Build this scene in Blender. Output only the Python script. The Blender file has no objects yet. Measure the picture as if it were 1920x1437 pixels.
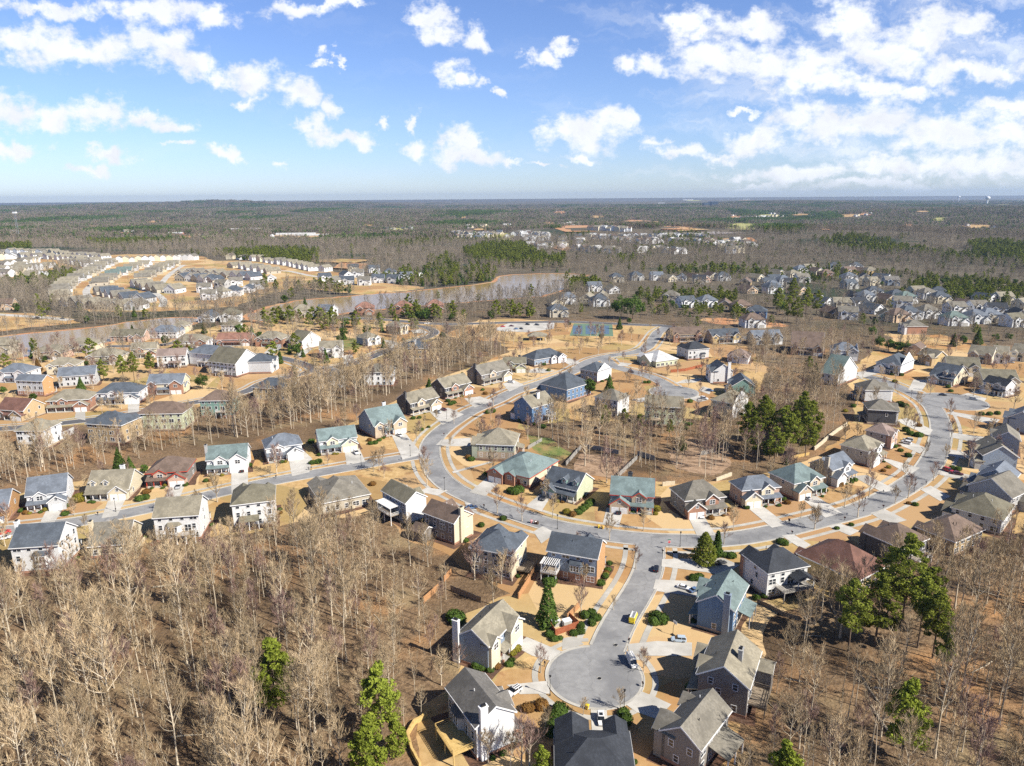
import bpy, math, random
from mathutils import Vector, Matrix
from mathutils.geometry import tessellate_polygon
from mathutils import noise as mnoise

rnd = random.Random(7)
scene = bpy.context.scene
COL = scene.collection
PI = math.pi

# ---------------------------------------------------------------- camera
CAMH = 100.0
FPX = 1332.0
PITCH = math.radians(14.62)
ROLL = math.radians(-0.42)
CR = (Matrix.Rotation(PI / 2 - PITCH, 3, 'X') @ Matrix.Rotation(ROLL, 3, 'Z'))
EYE = Vector((0, 0, CAMH))
cam = bpy.data.cameras.new('camera')
camo = bpy.data.objects.new('camera', cam)
COL.objects.link(camo)
camo.matrix_world = Matrix.Translation(EYE) @ CR.to_4x4()
cam.sensor_fit = 'HORIZONTAL'
cam.sensor_width = 36.0
cam.lens = 36.0 * FPX / 1920.0
cam.clip_start = 1.0
cam.clip_end = 90000.0
scene.camera = camo


def ray(px, py):
    return CR @ Vector(((px - 960.0) / FPX, -(py - 718.5) / FPX, -1.0))


def hgt(x, y):
    """height of the rolling terrain: level in the neighbourhood, hills far away"""
    d = math.hypot(x, y)
    if d < 1600:
        return 0.0
    k = min(1.0, (d - 1600) / 2600.0)
    n = mnoise.noise(Vector((x / 1300.0 + 3.1, y / 1500.0 + 7.7, 0.5)))
    n2 = mnoise.noise(Vector((x / 4200.0 + 1.3, y / 3800.0 + 2.2, 4.5)))
    h = k * (26 * n + 4) + min(1.0, d / 9000.0) * 44 * n2
    # the low ridge on the left skyline
    az = math.atan2(x, y)
    for a0, w, hh in ((-0.385, 0.085, 62), (-0.62, 0.10, 50), (-0.50, 0.05, 36), (-0.23, 0.07, 30), (0.05, 0.12, 16), (0.4, 0.1, 20)):
        h += hh * math.exp(-((az - a0) / w) ** 2) * math.exp(-((d - 10500) / 2300.0) ** 2)
    # two rises: the far estate and the green hill on the right
    for cx, cy, sx, sy, hh in ((320, 1950, 420, 330, 24), (830, 1650, 330, 260, 20)):
        h += hh * math.exp(-((x - cx) / sx) ** 2 - ((y - cy) / sy) ** 2) * min(1.0, (d - 1600) / 250.0 if cy > 1700 else 1.0)
    return min(h, 160)


def at(px, py, z=0.0):
    d = ray(px, py)
    if d.z > -0.0025:
        d.z = -0.0025
    t = (z - CAMH) / d.z
    p = EYE + d * t
    if math.hypot(p.x, p.y) > 1100 and z == 0.0:
        t = 800.0
        while t < 40000:
            p = EYE + d * t
            if p.z <= hgt(p.x, p.y):
                break
            t *= 1.01
        p.z = hgt(p.x, p.y)
        return p
    p.z = z
    return p


def pix(p):
    q = CR.transposed() @ (Vector(p) - EYE)
    if q.z > -0.5:
        return (-9999, -9999)
    return (960 + FPX * q.x / -q.z, 718.5 - FPX * q.y / -q.z)


# ---------------------------------------------------------------- tagging
def tag(o, label=None, cat=None, group=None, kind=None):
    if label: o['label'] = label
    if cat: o['category'] = cat
    if group: o['group'] = group
    if kind: o['kind'] = kind
    return o


def empty(name, loc=(0, 0, 0), rz=0.0, parent=None):
    o = bpy.data.objects.new(name, None)
    o.empty_display_size = 0.5
    COL.objects.link(o)
    o.location = loc
    o.rotation_euler = (0, 0, rz)
    if parent: o.parent = parent
    return o


class MB:
    """collects faces; build() links them as one mesh object"""
    def __init__(self):
        self.v = []; self.f = []; self.m = []; self.mats = []; self.T = None

    def mi(self, mat):
        if mat not in self.mats: self.mats.append(mat)
        return self.mats.index(mat)

    def add(self, verts, faces, mat):
        b = len(self.v); k = self.mi(mat); T = self.T
        if T is not None:
            self.v.extend([tuple(T @ Vector(p)) for p in verts])
        else:
            self.v.extend([tuple(p) for p in verts])
        for f in faces:
            self.f.append(tuple(i + b for i in f)); self.m.append(k)

    def box(self, x0, x1, y0, y1, z0, z1, mat):
        self.add([(x0, y0, z0), (x1, y0, z0), (x1, y1, z0), (x0, y1, z0), (x0, y0, z1), (x1, y0, z1), (x1, y1, z1), (x0, y1, z1)],
                 [(3, 2, 1, 0), (4, 5, 6, 7), (0, 1, 5, 4), (1, 2, 6, 5), (2, 3, 7, 6), (3, 0, 4, 7)], mat)

    def extrude_x(self, prof, x0, x1, mat):
        """prof: list of (y,z) counter-clockwise seen from +x"""
        n = len(prof)
        vs = [(x0, y, z) for y, z in prof] + [(x1, y, z) for y, z in prof]
        fs = [tuple(reversed(range(n))), tuple(range(n, 2 * n))]
        for i in range(n):
            j = (i + 1) % n
            fs.append((i, j, n + j, n + i))
        self.add(vs, fs, mat)

    def extrude_y(self, prof, y0, y1, mat):
        """prof: list of (x,z) counter-clockwise seen from -y"""
        n = len(prof)
        vs = [(x, y0, z) for x, z in prof] + [(x, y1, z) for x, z in prof]
        fs = [tuple(range(n)), tuple(reversed(range(n, 2 * n)))]
        for i in range(n):
            j = (i + 1) % n
            fs.append((j, i, n + i, n + j))
        self.add(vs, fs, mat)

    def prism_z(self, poly, z0, z1, mat):
        n = len(poly)
        vs = [(x, y, z0) for x, y in poly] + [(x, y, z1) for x, y in poly]
        fs = [tuple(reversed(range(n))), tuple(range(n, 2 * n))]
        for i in range(n):
            j = (i + 1) % n
            fs.append((i, j, n + j, n + i))
        self.add(vs, fs, mat)

    def tube(self, pts, rads, sides, mat, cap=False):
        vs = []; fs = []
        n = len(pts)
        for i, p in enumerate(pts):
            a = Vector(pts[max(i - 1, 0)]); b = Vector(pts[min(i + 1, n - 1)])
            d = (b - a)
            if d.length < 1e-6: d = Vector((0, 0, 1))
            d.normalize()
            u = d.cross(Vector((0.31, 0.95, 0.1))); 
            if u.length < 1e-3: u = d.cross(Vector((1, 0, 0)))
            u.normalize(); w = d.cross(u)
            for k in range(sides):
                t = 2 * PI * k / sides
                vs.append(Vector(p) + (u * math.cos(t) + w * math.sin(t)) * rads[i])
        for i in range(n - 1):
            for k in range(sides):
                l = (k + 1) % sides
                fs.append((i * sides + k, i * sides + l, (i + 1) * sides + l, (i + 1) * sides + k))
        if cap:
            fs.append(tuple(reversed(range(sides)))); fs.append(tuple(range((n - 1) * sides, n * sides)))
        self.add(vs, fs, mat)

    def mesh(self, name, smooth=False):
        me = bpy.data.meshes.new(name)
        me.from_pydata(self.v, [], self.f)
        for m in self.mats: me.materials.append(m)
        me.polygons.foreach_set('material_index', self.m)
        if smooth: me.polygons.foreach_set('use_smooth', [True] * len(self.f))
        me.update()
        return me

    def build(self, name, parent=None, smooth=False, loc=None):
        if not self.f: return None
        o = bpy.data.objects.new(name, self.mesh(name, smooth))
        COL.objects.link(o)
        if parent: o.parent = parent
        if loc is not None: o.location = loc
        return o


# ---------------------------------------------------------------- materials
MC = {}


def nt(m):
    m.use_nodes = True
    t = m.node_tree
    t.nodes.clear()
    out = t.nodes.new('ShaderNodeOutputMaterial')
    return t, out


def N(t, kind, **kw):
    n = t.nodes.new(kind)
    for k, v in kw.items():
        if k.startswith('_'): setattr(n, k[1:], v)
        else: n.inputs[k].default_value = v
    return n


def noisy(name, c1, c2, scale=1.0, rough=0.85, c3=None, scale2=0.15, bump=0.0, objvar=0.0, spec=0.3, detail=6.0, coord='Object', stretch=None, metallic=0.0, bscale=None, lo=0.35, hi=0.65):
    if name in MC: return MC[name]
    m = bpy.data.materials.new(name); MC[name] = m
    t, out = nt(m)
    L = t.links.new
    b = N(t, 'ShaderNodeBsdfPrincipled', Roughness=rough, Metallic=metallic)
    b.inputs['Specular IOR Level'].default_value = spec
    tc = N(t, 'ShaderNodeTexCoord')
    src = tc.outputs[coord]
    if stretch:
        mp = N(t, 'ShaderNodeMapping'); mp.inputs['Scale'].default_value = stretch
        L(src, mp.inputs['Vector']); src = mp.outputs['Vector']
    n1 = N(t, 'ShaderNodeTexNoise', Scale=scale, Detail=detail, Roughness=0.6)
    L(src, n1.inputs['Vector'])
    mr = N(t, 'ShaderNodeMapRange'); mr.inputs['From Min'].default_value = lo; mr.inputs['From Max'].default_value = hi
    L(n1.outputs['Fac'], mr.inputs['Value'])
    mx = N(t, 'ShaderNodeMix', _data_type='RGBA')
    mx.inputs['A'].default_value = (*c1, 1); mx.inputs['B'].default_value = (*c2, 1)
    L(mr.outputs['Result'], mx.inputs['Factor'])
    col = mx.outputs['Result']
    if c3 is not None:
        n2 = N(t, 'ShaderNodeTexNoise', Scale=scale2, Detail=4.0, Roughness=0.55)
        L(src, n2.inputs['Vector'])
        mr2 = N(t, 'ShaderNodeMapRange'); mr2.inputs['From Min'].default_value = 0.46; mr2.inputs['From Max'].default_value = 0.62
        L(n2.outputs['Fac'], mr2.inputs['Value'])
        mx2 = N(t, 'ShaderNodeMix', _data_type='RGBA'); mx2.inputs['B'].default_value = (*c3, 1)
        L(mr2.outputs['Result'], mx2.inputs['Factor']); L(col, mx2.inputs['A'])
        col = mx2.outputs['Result']
    if objvar:
        oi = N(t, 'ShaderNodeObjectInfo')
        mr3 = N(t, 'ShaderNodeMapRange'); mr3.inputs['To Min'].default_value = 1 - objvar; mr3.inputs['To Max'].default_value = 1 + objvar
        L(oi.outputs['Random'], mr3.inputs['Value'])
        vm = N(t, 'ShaderNodeVectorMath', _operation='SCALE')
        L(col, vm.inputs[0]); L(mr3.outputs['Result'], vm.inputs['Scale'])
        col = vm.outputs['Vector']
    L(col, b.inputs['Base Color'])
    if bump:
        nb = N(t, 'ShaderNodeTexNoise', Scale=bscale or scale * 2, Detail=4.0)
        L(src, nb.inputs['Vector'])
        bp = N(t, 'ShaderNodeBump', Strength=bump)
        L(nb.outputs['Fac'], bp.inputs['Height']); L(bp.outputs['Normal'], b.inputs['Normal'])
    L(b.outputs['BSDF'], out.inputs['Surface'])
    return m


def sc(c, k): return tuple(min(1.0, x * k) for x in c)


ROOF = {
    'teal': (.165, .215, .212), 'slate': (.085, .10, .12), 'blue grey': (.15, .17, .20), 'tan': (.25, .225, .17),
    'brown': (.165, .12, .095), 'red brown': (.17, .09, .07), 'charcoal': (.045, .05, .06), 'olive': (.175, .16, .115),
    'grey': (.17, .16, .145), 'pale grey': (.50, .50, .49), 'rosy brown': (.25, .19, .165), 'terracotta': (.29, .155, .115),
    'weathered': (.19, .175, .145), 'green grey': (.14, .185, .17),
}
WALL = {
    'white': (.74, .74, .73), 'cream': (.66, .58, .42), 'blue': (.13, .22, .36), 'grey blue': (.26, .32, .40), 'grey': (.40, .40, .39),
    'pale grey': (.56, .57, .57), 'beige': (.48, .43, .34), 'tan': (.47, .35, .20), 'yellow': (.52, .39, .19), 'orange': (.52, .30, .14),
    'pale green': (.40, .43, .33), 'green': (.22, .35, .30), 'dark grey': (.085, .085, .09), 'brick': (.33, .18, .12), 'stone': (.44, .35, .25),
    'olive': (.28, .23, .10), 'pinkish': (.55, .38, .29), 'taupe': (.24, .22, .20), 'peach': (.62, .45, .30), 'light green': (.52, .55, .38), 'dark brown': (.10, .075, .06),
}


def roofmat(n):
    c = ROOF[n]
    key = 'shingle ' + n
    if key in MC: return MC[key]
    return noisy(key, sc(c, .8), sc(c, 1.2), scale=2.2, rough=.88, c3=sc(c, .74), scale2=.3, bump=.25, objvar=.1, spec=.25, bscale=6)


def wallmat(n):
    c = WALL[n]
    key = 'cladding ' + n
    if key in MC: return MC[key]
    if n in ('brick', 'stone'):
        return noisy(key, sc(c, .7), sc(c, 1.25), scale=5, rough=.9, c3=sc(c, 1.15), scale2=.5, bump=.3, objvar=.12, lo=.3, hi=.7)
    # lap siding: fine horizontal courses as bump, light weathering
    m = noisy(key, sc(c, .93), sc(c, 1.04), scale=.8, rough=.7, objvar=.06, stretch=(1, 1, .35))
    t = m.node_tree
    b = [x for x in t.nodes if x.type == 'BSDF_PRINCIPLED'][0]
    tc = [x for x in t.nodes if x.type == 'TEX_COORD'][0]
    w = N(t, 'ShaderNodeTexWave', Scale=1.6, Distortion=0.0, _bands_direction='Z', _wave_profile='SAW')
    t.links.new(tc.outputs['Object'], w.inputs['Vector'])
    bp = N(t, 'ShaderNodeBump', Strength=.5, Distance=.05)
    t.links.new(w.outputs['Fac'], bp.inputs['Height']); t.links.new(bp.outputs['Normal'], b.inputs['Normal'])
    return m


def asphalt(name, c1, c2, scale, rough, c3, scale2, stretch):
    m = noisy(name, c1, c2, scale=scale, rough=rough, c3=c3, scale2=scale2, bump=.15, bscale=9)
    t = m.node_tree; L = t.links.new
    b = [x for x in t.nodes if x.type == 'BSDF_PRINCIPLED'][0]; tc = [x for x in t.nodes if x.type == 'TEX_COORD'][0]
    col = b.inputs['Base Color'].links[0].from_socket
    wn = N(t, 'ShaderNodeTexNoise', Scale=.5, Detail=3.0); L(tc.outputs['Object'], wn.inputs['Vector'])
    va = N(t, 'ShaderNodeVectorMath', _operation='MULTIPLY_ADD'); va.inputs[1].default_value = (2.4, 2.4, 0); L(wn.outputs['Color'], va.inputs[0]); L(tc.outputs['Object'], va.inputs[2])
    vo = N(t, 'ShaderNodeTexVoronoi', Scale=.1, _feature='DISTANCE_TO_EDGE'); L(va.outputs[0], vo.inputs['Vector'])
    r = N(t, 'ShaderNodeMapRange'); r.inputs['From Min'].default_value = .003; r.inputs['From Max'].default_value = .011; r.inputs['To Min'].default_value = .3; r.inputs['To Max'].default_value = 0; L(vo.outputs['Distance'], r.inputs['Value'])
    x = N(t, 'ShaderNodeMix', _data_type='RGBA'); x.inputs['B'].default_value = (.09, .09, .09, 1); L(r.outputs['Result'], x.inputs['Factor']); L(col, x.inputs['A'])
    L(x.outputs['Result'], b.inputs['Base Color'])
    return m


M_trim = noisy('white painted trim', (.72, .72, .71), (.80, .80, .79), scale=1.5, rough=.5)
M_tan_trim = noisy('tan painted trim', (.50, .40, .28), (.58, .47, .33), scale=1.5, rough=.5)
M_red_trim = noisy('red painted trim', (.45, .05, .03), (.52, .07, .04), scale=1.5, rough=.5)
M_glass = noisy('dark window glass', (.015, .02, .027), (.045, .055, .07), scale=.5, rough=.06, spec=.8)
M_door = noisy('dark timber door', (.10, .04, .025), (.14, .06, .035), scale=3, rough=.5)
M_reddoor = noisy('red door', (.35, .03, .02), (.4, .04, .03), scale=3, rough=.5)
M_conc = noisy('pale concrete', (.46, .44, .40), (.56, .54, .495), scale=.35, rough=.9, c3=(.38, .365, .33), scale2=.08, coord='Object')
M_walk = noisy('weathered sidewalk concrete', (.40, .38, .335), (.50, .48, .43), scale=.5, rough=.9, c3=(.36, .345, .31), scale2=.12)
M_asph = asphalt('sun bleached asphalt', (.235, .235, .235), (.30, .30, .297), scale=.6, rough=.92, c3=(.195, .196, .20), scale2=.11, stretch=None)
M_asph2 = noisy('dark asphalt', (.10, .10, .11), (.14, .14, .15), scale=.6, rough=.92, c3=(.09, .09, .095), scale2=.1)
M_wood = noisy('weathered timber', (.22, .17, .12), (.32, .26, .19), scale=2, rough=.85, stretch=(1, 1, 4))
M_yelwood = noisy('fresh yellow timber', (.50, .34, .12), (.62, .44, .18), scale=2, rough=.8)
M_redwood = noisy('red stained timber', (.30, .09, .04), (.38, .13, .06), scale=2, rough=.8)
M_greywood = noisy('grey fence boards', (.26, .245, .22), (.37, .35, .32), scale=2, rough=.9)
M_orangewood = noisy('orange fence boards', (.42, .22, .10), (.52, .28, .13), scale=2, rough=.85)
M_metal = noisy('dark metal', (.03, .03, .03), (.06, .06, .06), scale=4, rough=.4, metallic=.6)
M_black = noisy('black rubber', (.015, .015, .015), (.03, .03, .03), scale=4, rough=.8)
M_stone = noisy('pale retaining stone', (.50, .42, .30), (.62, .54, .40), scale=1.5, rough=.9, bump=.4)
M_mulch = noisy('dark mulch', (.07, .04, .027), (.13, .075, .05), scale=2.5, rough=.95, bump=.4, c3=(.17, .09, .055), scale2=.4)
# ---------------------------------------------------------------- houses
def rotz(a): return Matrix.Rotation(a, 4, 'Z')

FACE_ROT = {'A': 0.0, 'R': PI / 2, 'K': PI, 'L': -PI / 2}


def gable_prof(w, ze, pitch, o, th):
    """closed cross-section of a gable roof in (u,z): half-span w/2 plus overhang o"""
    hw = w / 2
    e = hw + o
    zt = ze + th
    return [(-e, ze - pitch * o), (0, ze + pitch * hw), (e, ze - pitch * o), (e, zt - pitch * o), (0, zt + pitch * hw), (-e, zt - pitch * o)]


def gable_solid(mb, axis, w, ze, pitch, o, a0, a1, mat, th=.16, shift=0.0):
    """gable roof made of two solid slabs; axis 'x': ridge along x from a0 to a1, section in y"""
    hw = w / 2; e = hw + o
    for s in (-1, 1):
        q = [(s * e, ze - pitch * o), (0, ze + pitch * hw), (0, ze + pitch * hw + th), (s * e, ze - pitch * o + th)]
        if axis == 'x':
            q = [(u + shift, z) for u, z in q]
            if s < 0: mb.extrude_x([q[0], q[1], q[2], q[3]], a0, a1, mat)
            else: mb.extrude_x([q[1], q[0], q[3], q[2]], a0, a1, mat)
        else:
            q = [(u + shift, z) for u, z in q]
            if s < 0: mb.extrude_y([q[0], q[1], q[2], q[3]], a0, a1, mat)
            else: mb.extrude_y([q[1], q[0], q[3], q[2]], a0, a1, mat)


def rake(mb, axis, w, ze, pitch, o, a, mat, out, shift=0.0, drop=.22):
    """barge boards under the slab ends at plane a; out = +1/-1 outward side"""
    hw = w / 2; e = hw + o + .02
    a0, a1 = (a, a + .05) if out > 0 else (a - .05, a)
    for s in (-1, 1):
        q = [(s * e, ze - pitch * (o + .02) - drop), (0, ze + pitch * hw - drop), (0, ze + pitch * hw + .12), (s * e, ze - pitch * (o + .02) + .12)]
        q = [(u + shift, z) for u, z in q]
        if s > 0: q = [q[1], q[0], q[3], q[2]]
        (mb.extrude_x if axis == 'x' else mb.extrude_y)(q, a0, a1, mat)


def hip_solid(mb, W, D, ze, pitch, o, mat, th=.14):
    a, b = W / 2 + o, D / 2 + o
    z0 = ze - pitch * o * .6
    rise = pitch * min(a, b)
    vs = [(-a, -b, z0), (a, -b, z0), (a, b, z0), (-a, b, z0), (-a, -b, z0 + th), (a, -b, z0 + th), (a, b, z0 + th), (-a, b, z0 + th)]
    if a >= b:
        vs += [(-(a - b) - .05, 0, z0 + th + rise), (a - b + .05, 0, z0 + th + rise)]
        fs = [(4, 5, 9, 8), (6, 7, 8, 9), (5, 6, 9), (7, 4, 8)]
    else:
        vs += [(0, -(b - a) - .05, z0 + th + rise), (0, b - a + .05, z0 + th + rise)]
        fs = [(4, 5, 8), (5, 6, 9, 8), (6, 7, 9), (7, 4, 8, 9)]
    fs += [(3, 2, 1, 0), (0, 1, 5, 4), (1, 2, 6, 5), (2, 3, 7, 6), (3, 0, 4, 7)]
    mb.add(vs, fs, mat)
    return rise


def window(parent, T, x, z, w, h, lod, y=0.0, bay=1, frame=None):
    """x,z centre; set into the plane y (local to T), facing -y"""
    fm = frame or M_trim
    mb = MB(); mb.T = T
    t = .12
    x0, x1, z0, z1 = x - w / 2, x + w / 2, z - h / 2, z + h / 2
    mb.box(x0 - t, x0, y - .07, y + .03, z0 - t, z1 + t, fm); mb.box(x1, x1 + t, y - .07, y + .03, z0 - t, z1 + t, fm)
    mb.box(x0, x1, y - .07, y + .03, z1, z1 + t, fm); mb.box(x0, x1, y - .09, y + .03, z0 - t, z0, fm)
    for k in range(1, bay):
        xm = x0 + w * k / bay
        mb.box(xm - .06, xm + .06, y - .07, y + .03, z0, z1, fm)
    if lod == 0:
        mb.box(x0, x1, y - .055, y + .02, z - .04, z + .04, fm)
        wo = mb.build('window', parent)
        p = MB(); p.T = T
        p.box(x0, x1, y - .03, y + .025, z0, z1, M_glass)
        p.build('pane', wo)
    else:
        mb.box(x0, x1, y - .03, y + .025, z0, z1, M_glass)
        mb.build('window', parent)


def overlaps(x, half, spans):
    return any(x + half > a and x - half < b for a, b in spans)


def face_windows(parent, T, Wf, front_y, h, lod, spans, kind, r, base=0.0):
    """rows of windows on one wall; kind: 'front','back','side'"""
    st = max(1, int(round((h - base) / 2.9)))
    for s in range(st):
        zc = base + 1.65 + s * 2.85
        if zc + .8 > h: zc = h - .95
        if kind == 'side':
            n = r.choice((0, 1, 1, 2)) if lod < 2 else 0
            xs = [(-.25 + .5 * i if n > 1 else r.uniform(-.25, .25)) * Wf for i in range(n)]
            for x in xs:
                if not overlaps(x, .7, spans.get(s, [])): window(parent, T, x, zc, .9, 1.3, lod, front_y)
        else:
            n = max(2, int(Wf / (2.9 if kind == 'back' else 3.3)))
            for i in range(n):
                x = (-.5 + (i + .5) / n) * Wf
                if overlaps(x, .8, spans.get(s, [])): continue
                if kind == 'back' and lod < 2 and r.random() < .35:
                    window(parent, T, x, zc, 2.0, 1.5, lod, front_y, 2)
                else:
                    window(parent, T, x, zc, 1.0, 1.5, lod, front_y)


def build_house(root, W, D, h, roof, rc, wc, front, fc, style, lod, o, r):
    """house with its footprint centred on root; face A looks towards -y"""
    rm = roofmat(rc); wm = wallmat(wc); fm = wallmat(fc or wc)
    bm = wallmat(o.get('base', 'brick' if r.random() < .5 else 'stone'))
    tm = {'red': M_red_trim, 'tan': M_tan_trim}.get(o.get('trim'), M_trim)
    pitch = o.get('pitch', .68 if roof != 'h' else .62)
    ov = .45
    # walls
    wb = MB()
    if o.get('upper'):                       # facade above the base in another colour
        pass
    wb.box(-W / 2, W / 2, -D / 2, D / 2, 0, h, wm)
    if roof == 'gx':
        rise = pitch * D / 2
        for s in (-1, 1):
            x0, x1 = sorted((s * W / 2, s * (W / 2 - .2)))
            wb.extrude_x([(-D / 2, h), (D / 2, h), (0, h + rise)], x0, x1, wm)
    elif roof == 'gy':
        rise = pitch * W / 2
        for s in (-1, 1):
            y0, y1 = sorted((s * D / 2, s * (D / 2 - .2)))
            wb.extrude_y([(-W / 2, h), (W / 2, h), (0, h + rise)], y0, y1, wm)
    wb.build('wall', root)
    fb = MB(); fb.box(-W / 2 - .04, W / 2 + .04, -D / 2 - .04, D / 2 + .04, 0, o.get('bh', .7), bm)
    fb.build('foundation', root)
    if o.get('sideR'):
        s = MB(); s.extrude_x([(-D / 2 - .05, .7), (D / 2 + .05, .7), (D / 2 + .05, h), (0, h + pitch * D / 2 - .1), (-D / 2 - .05, h)], W / 2 + .01, W / 2 + .08, wallmat(o['sideR']))
        s.build('side_cladding', root)
    # main roof
    rb = MB(); tb = MB()
    if roof == 'gx':
        gable_solid(rb, 'x', D, h, pitch, ov, -W / 2 - .35, W / 2 + .35, rm)
        for s in (-1, 1): rake(tb, 'x', D, h, pitch, ov, s * (W / 2 + .35), tm, s)
        for s in (-1, 1): tb.box(-W / 2 - .35, W / 2 + .35, s * (D / 2 + ov + .06) - .06, s * (D / 2 + ov + .06) + .06, h - pitch * ov - .12, h - pitch * ov + .1, tm)
        top = h + pitch * D / 2
    elif roof == 'gy':
        gable_solid(rb, 'y', W, h, pitch, ov, -D / 2 - .35, D / 2 + .35, rm)
        for s in (-1, 1): rake(tb, 'y', W, h, pitch, ov, s * (D / 2 + .35), tm, s)
        for s in (-1, 1): tb.box(s * (W / 2 + ov + .06) - .06, s * (W / 2 + ov + .06) + .06, -D / 2 - .35, D / 2 + .35, h - pitch * ov - .12, h - pitch * ov + .1, tm)
        top = h + pitch * W / 2
    else:
        rise = hip_solid(rb, W, D, h, pitch, ov, rm)
        z0 = h - pitch * ov * .6
        a, b = W / 2 + ov, D / 2 + ov
        for s in (-1, 1):
            tb.box(-a - .05, a + .05, s * (b + .025) - .025, s * (b + .025) + .025, z0 - .16, z0 + .12, tm)
            tb.box(s * (a + .025) - .025, s * (a + .025) + .025, -b, b, z0 - .16, z0 + .12, tm)
        top = h + rise

    # ---- front: gables, garage, porch
    R4 = rotz(FACE_ROT[front])
    Wf, Df = (W, D) if front in 'AK' else (D, W)
    fy = -Df / 2
    main_par = (roof == 'h') or (roof == 'gx' and front in 'AK') or (roof == 'gy' and front in 'RL')
    spans = {f: {} for f in 'ARKL'}

    def block(fa, s, a, b): spans[fa].setdefault(s, []).append((a, b))

    def wing(cx, w, proj, he, gm, name='garage_wing', p=None, doors=0, gwin=True, base0=0.0, hiproof=False):
        p = p or pitch * 1.05
        T = R4
        g = MB(); g.T = T
        y1 = fy - proj
        g.box(cx - w / 2, cx + w / 2, y1, fy + .6, base0, he, gm)
        g.extrude_y([(cx - w / 2, he), (cx + w / 2, he), (cx, he + p * w / 2)], y1, y1 + .2, gm)
        go = g.build(name, root)
        rz_ = he + p * w / 2
        yb = fy + max(0.8, (rz_ - h) / pitch if main_par else Df * .45) + (.35 if rz_ > h else 0)
        yb = min(yb, 0.5)
        rb.T = T; gable_solid(rb, 'y', w, he, p, .35, y1 - .35, yb, rm, shift=cx); rb.T = None
        tb.T = T; rake(tb, 'y', w, he, p, .35, y1 - .35, tm, -1, shift=cx); tb.T = None
        if doors:
            dw = min(2.7, (w - .8) / doors - .25)
            for i in range(doors):
                xc = cx + (i - (doors - 1) / 2) * (dw + .35)
                d = MB(); d.T = T
                d.box(xc - dw / 2, xc + dw / 2, y1 - .05, y1 + .05, 0.05, 2.25, o.get('dm', M_trim))
                for q in range(1, 4): d.box(xc - dw / 2 + .05, xc + dw / 2 - .05, y1 - .065, y1 - .04, .05 + q * .55 - .015, .05 + q * .55 + .015, M_walk)
                d.build('garage_door', go)
        if gwin:
            zc = (he - .9) if doors and he > 4.2 else (he + p * w * .16 if doors else he - 1.0)
            if he > 4.4 or not doors: window(go, T, cx, zc, 1.7 if w > 3.4 else 1.0, 1.4, lod, y1, 2)
            else: window(go, T, cx, he + p * w * .17, .9, .9, lod, y1)
        for s_ in range(3):
            if base0 < 1.2 + s_ * 2.85 < he + 1.5: block(front, s_, cx - w / 2 - .1, cx + w / 2 + .1)
        return go

    def porch(x0, x1, dep=2.0, z=2.75, n=3, rail=False):
        T = R4
        f = MB(); f.T = T; f.box(x0, x1, fy - dep, fy, 0, .35, M_walk); f.build('porch_floor', root)
        q = MB(); q.T = T
        q.extrude_x([(fy - dep - .35, z - .05), (fy, z + .75), (fy, z + .9), (fy - dep - .35, z + .12)], x0 - .25, x1 + .25, rm)
        q.box(x0, x1, fy - dep + .05, fy - dep + .25, z - .28, z - .02, tm)
        q.build('porch_roof', root)
        for i in range(n):
            xx = x0 + .15 + (x1 - x0 - .3) * i / (n - 1)
            p = MB(); p.T = T
            p.box(xx - .11, xx + .11, fy - dep + .05, fy - dep + .27, .35, z - .28, tm)
            if lod == 0: p.box(xx - .2, xx + .2, fy - dep - .04, fy - dep + .36, .2, .9, bm)
            p.build('porch_post', root)

    def door(x, z0=.35):
        d = MB(); d.T = R4
        dm = M_reddoor if o.get('reddoor') else M_door
        d.box(x - .62, x - .5, fy - .06, fy + .02, z0, z0 + 2.25, tm); d.box(x + .5, x + .62, fy - .06, fy + .02, z0, z0 + 2.25, tm); d.box(x - .5, x + .5, fy - .06, fy + .02, z0 + 2.1, z0 + 2.25, tm)
        d.box(x - .5, x + .5, fy - .04, fy + .02, z0, z0 + 2.1, dm)
        d.build('front_door', root)

    m = -1 if o.get('m') else 1          # +1: garage at the right end as seen from outside
    gw = min(6.4, Wf * .44)
    two = h > 5
    gd = o.get('gd', 2 if gw > 5.4 else 1)
    if style == 'a':                     # garage gable projecting, central gable, porch on the rest
        gc = m * (Wf / 2 - gw / 2)
        gh = o.get('gh', 3.4)
        wing(gc, gw, o.get('gp', 2.4), gh if two else min(gh, 2.9), fm, doors=gd)
        px0, px1 = sorted((-m * (Wf / 2 - .1), m * (Wf / 2 - gw - .15)))
        cw = min(4.6, (px1 - px0) * .62)
        cc = o.get('cc', (px0 + px1) / 2 + m * cw * .18)
        if two:
            wing(cc, cw, .7, h - .3, fm, name='front_gable', base0=3.45, gwin=True)
        else:
            wing(cc, min(cw, 2.6), .5, h - .2, fm, name='front_gable', base0=2.9, gwin=True)
        porch(px0, px1, n=3 if px1 - px0 < 6 else 4)
        door((px0 + px1) / 2 + m * .8)
        block(front, 0, (px0 + px1) / 2 + m * .8 - .8, (px0 + px1) / 2 + m * .8 + .8)
    elif style == 'g2':                  # two full-height gables, small porch between
        gc = m * (Wf / 2 - gw / 2)
        wing(gc, gw, o.get('gp', 1.6), o.get('g2h', h - .4 if two else 3.0), fm, doors=gd)
        cw = min(4.4, Wf * .3)
        cc = -m * (Wf / 2 - cw / 2 - .2)
        wing(cc, cw, o.get('gp', .8), o.get('g2h', h - .3 if two else 3.0), fm, name='front_gable')
        a, b = sorted((gc - m * gw / 2, cc + m * cw / 2))
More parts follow.
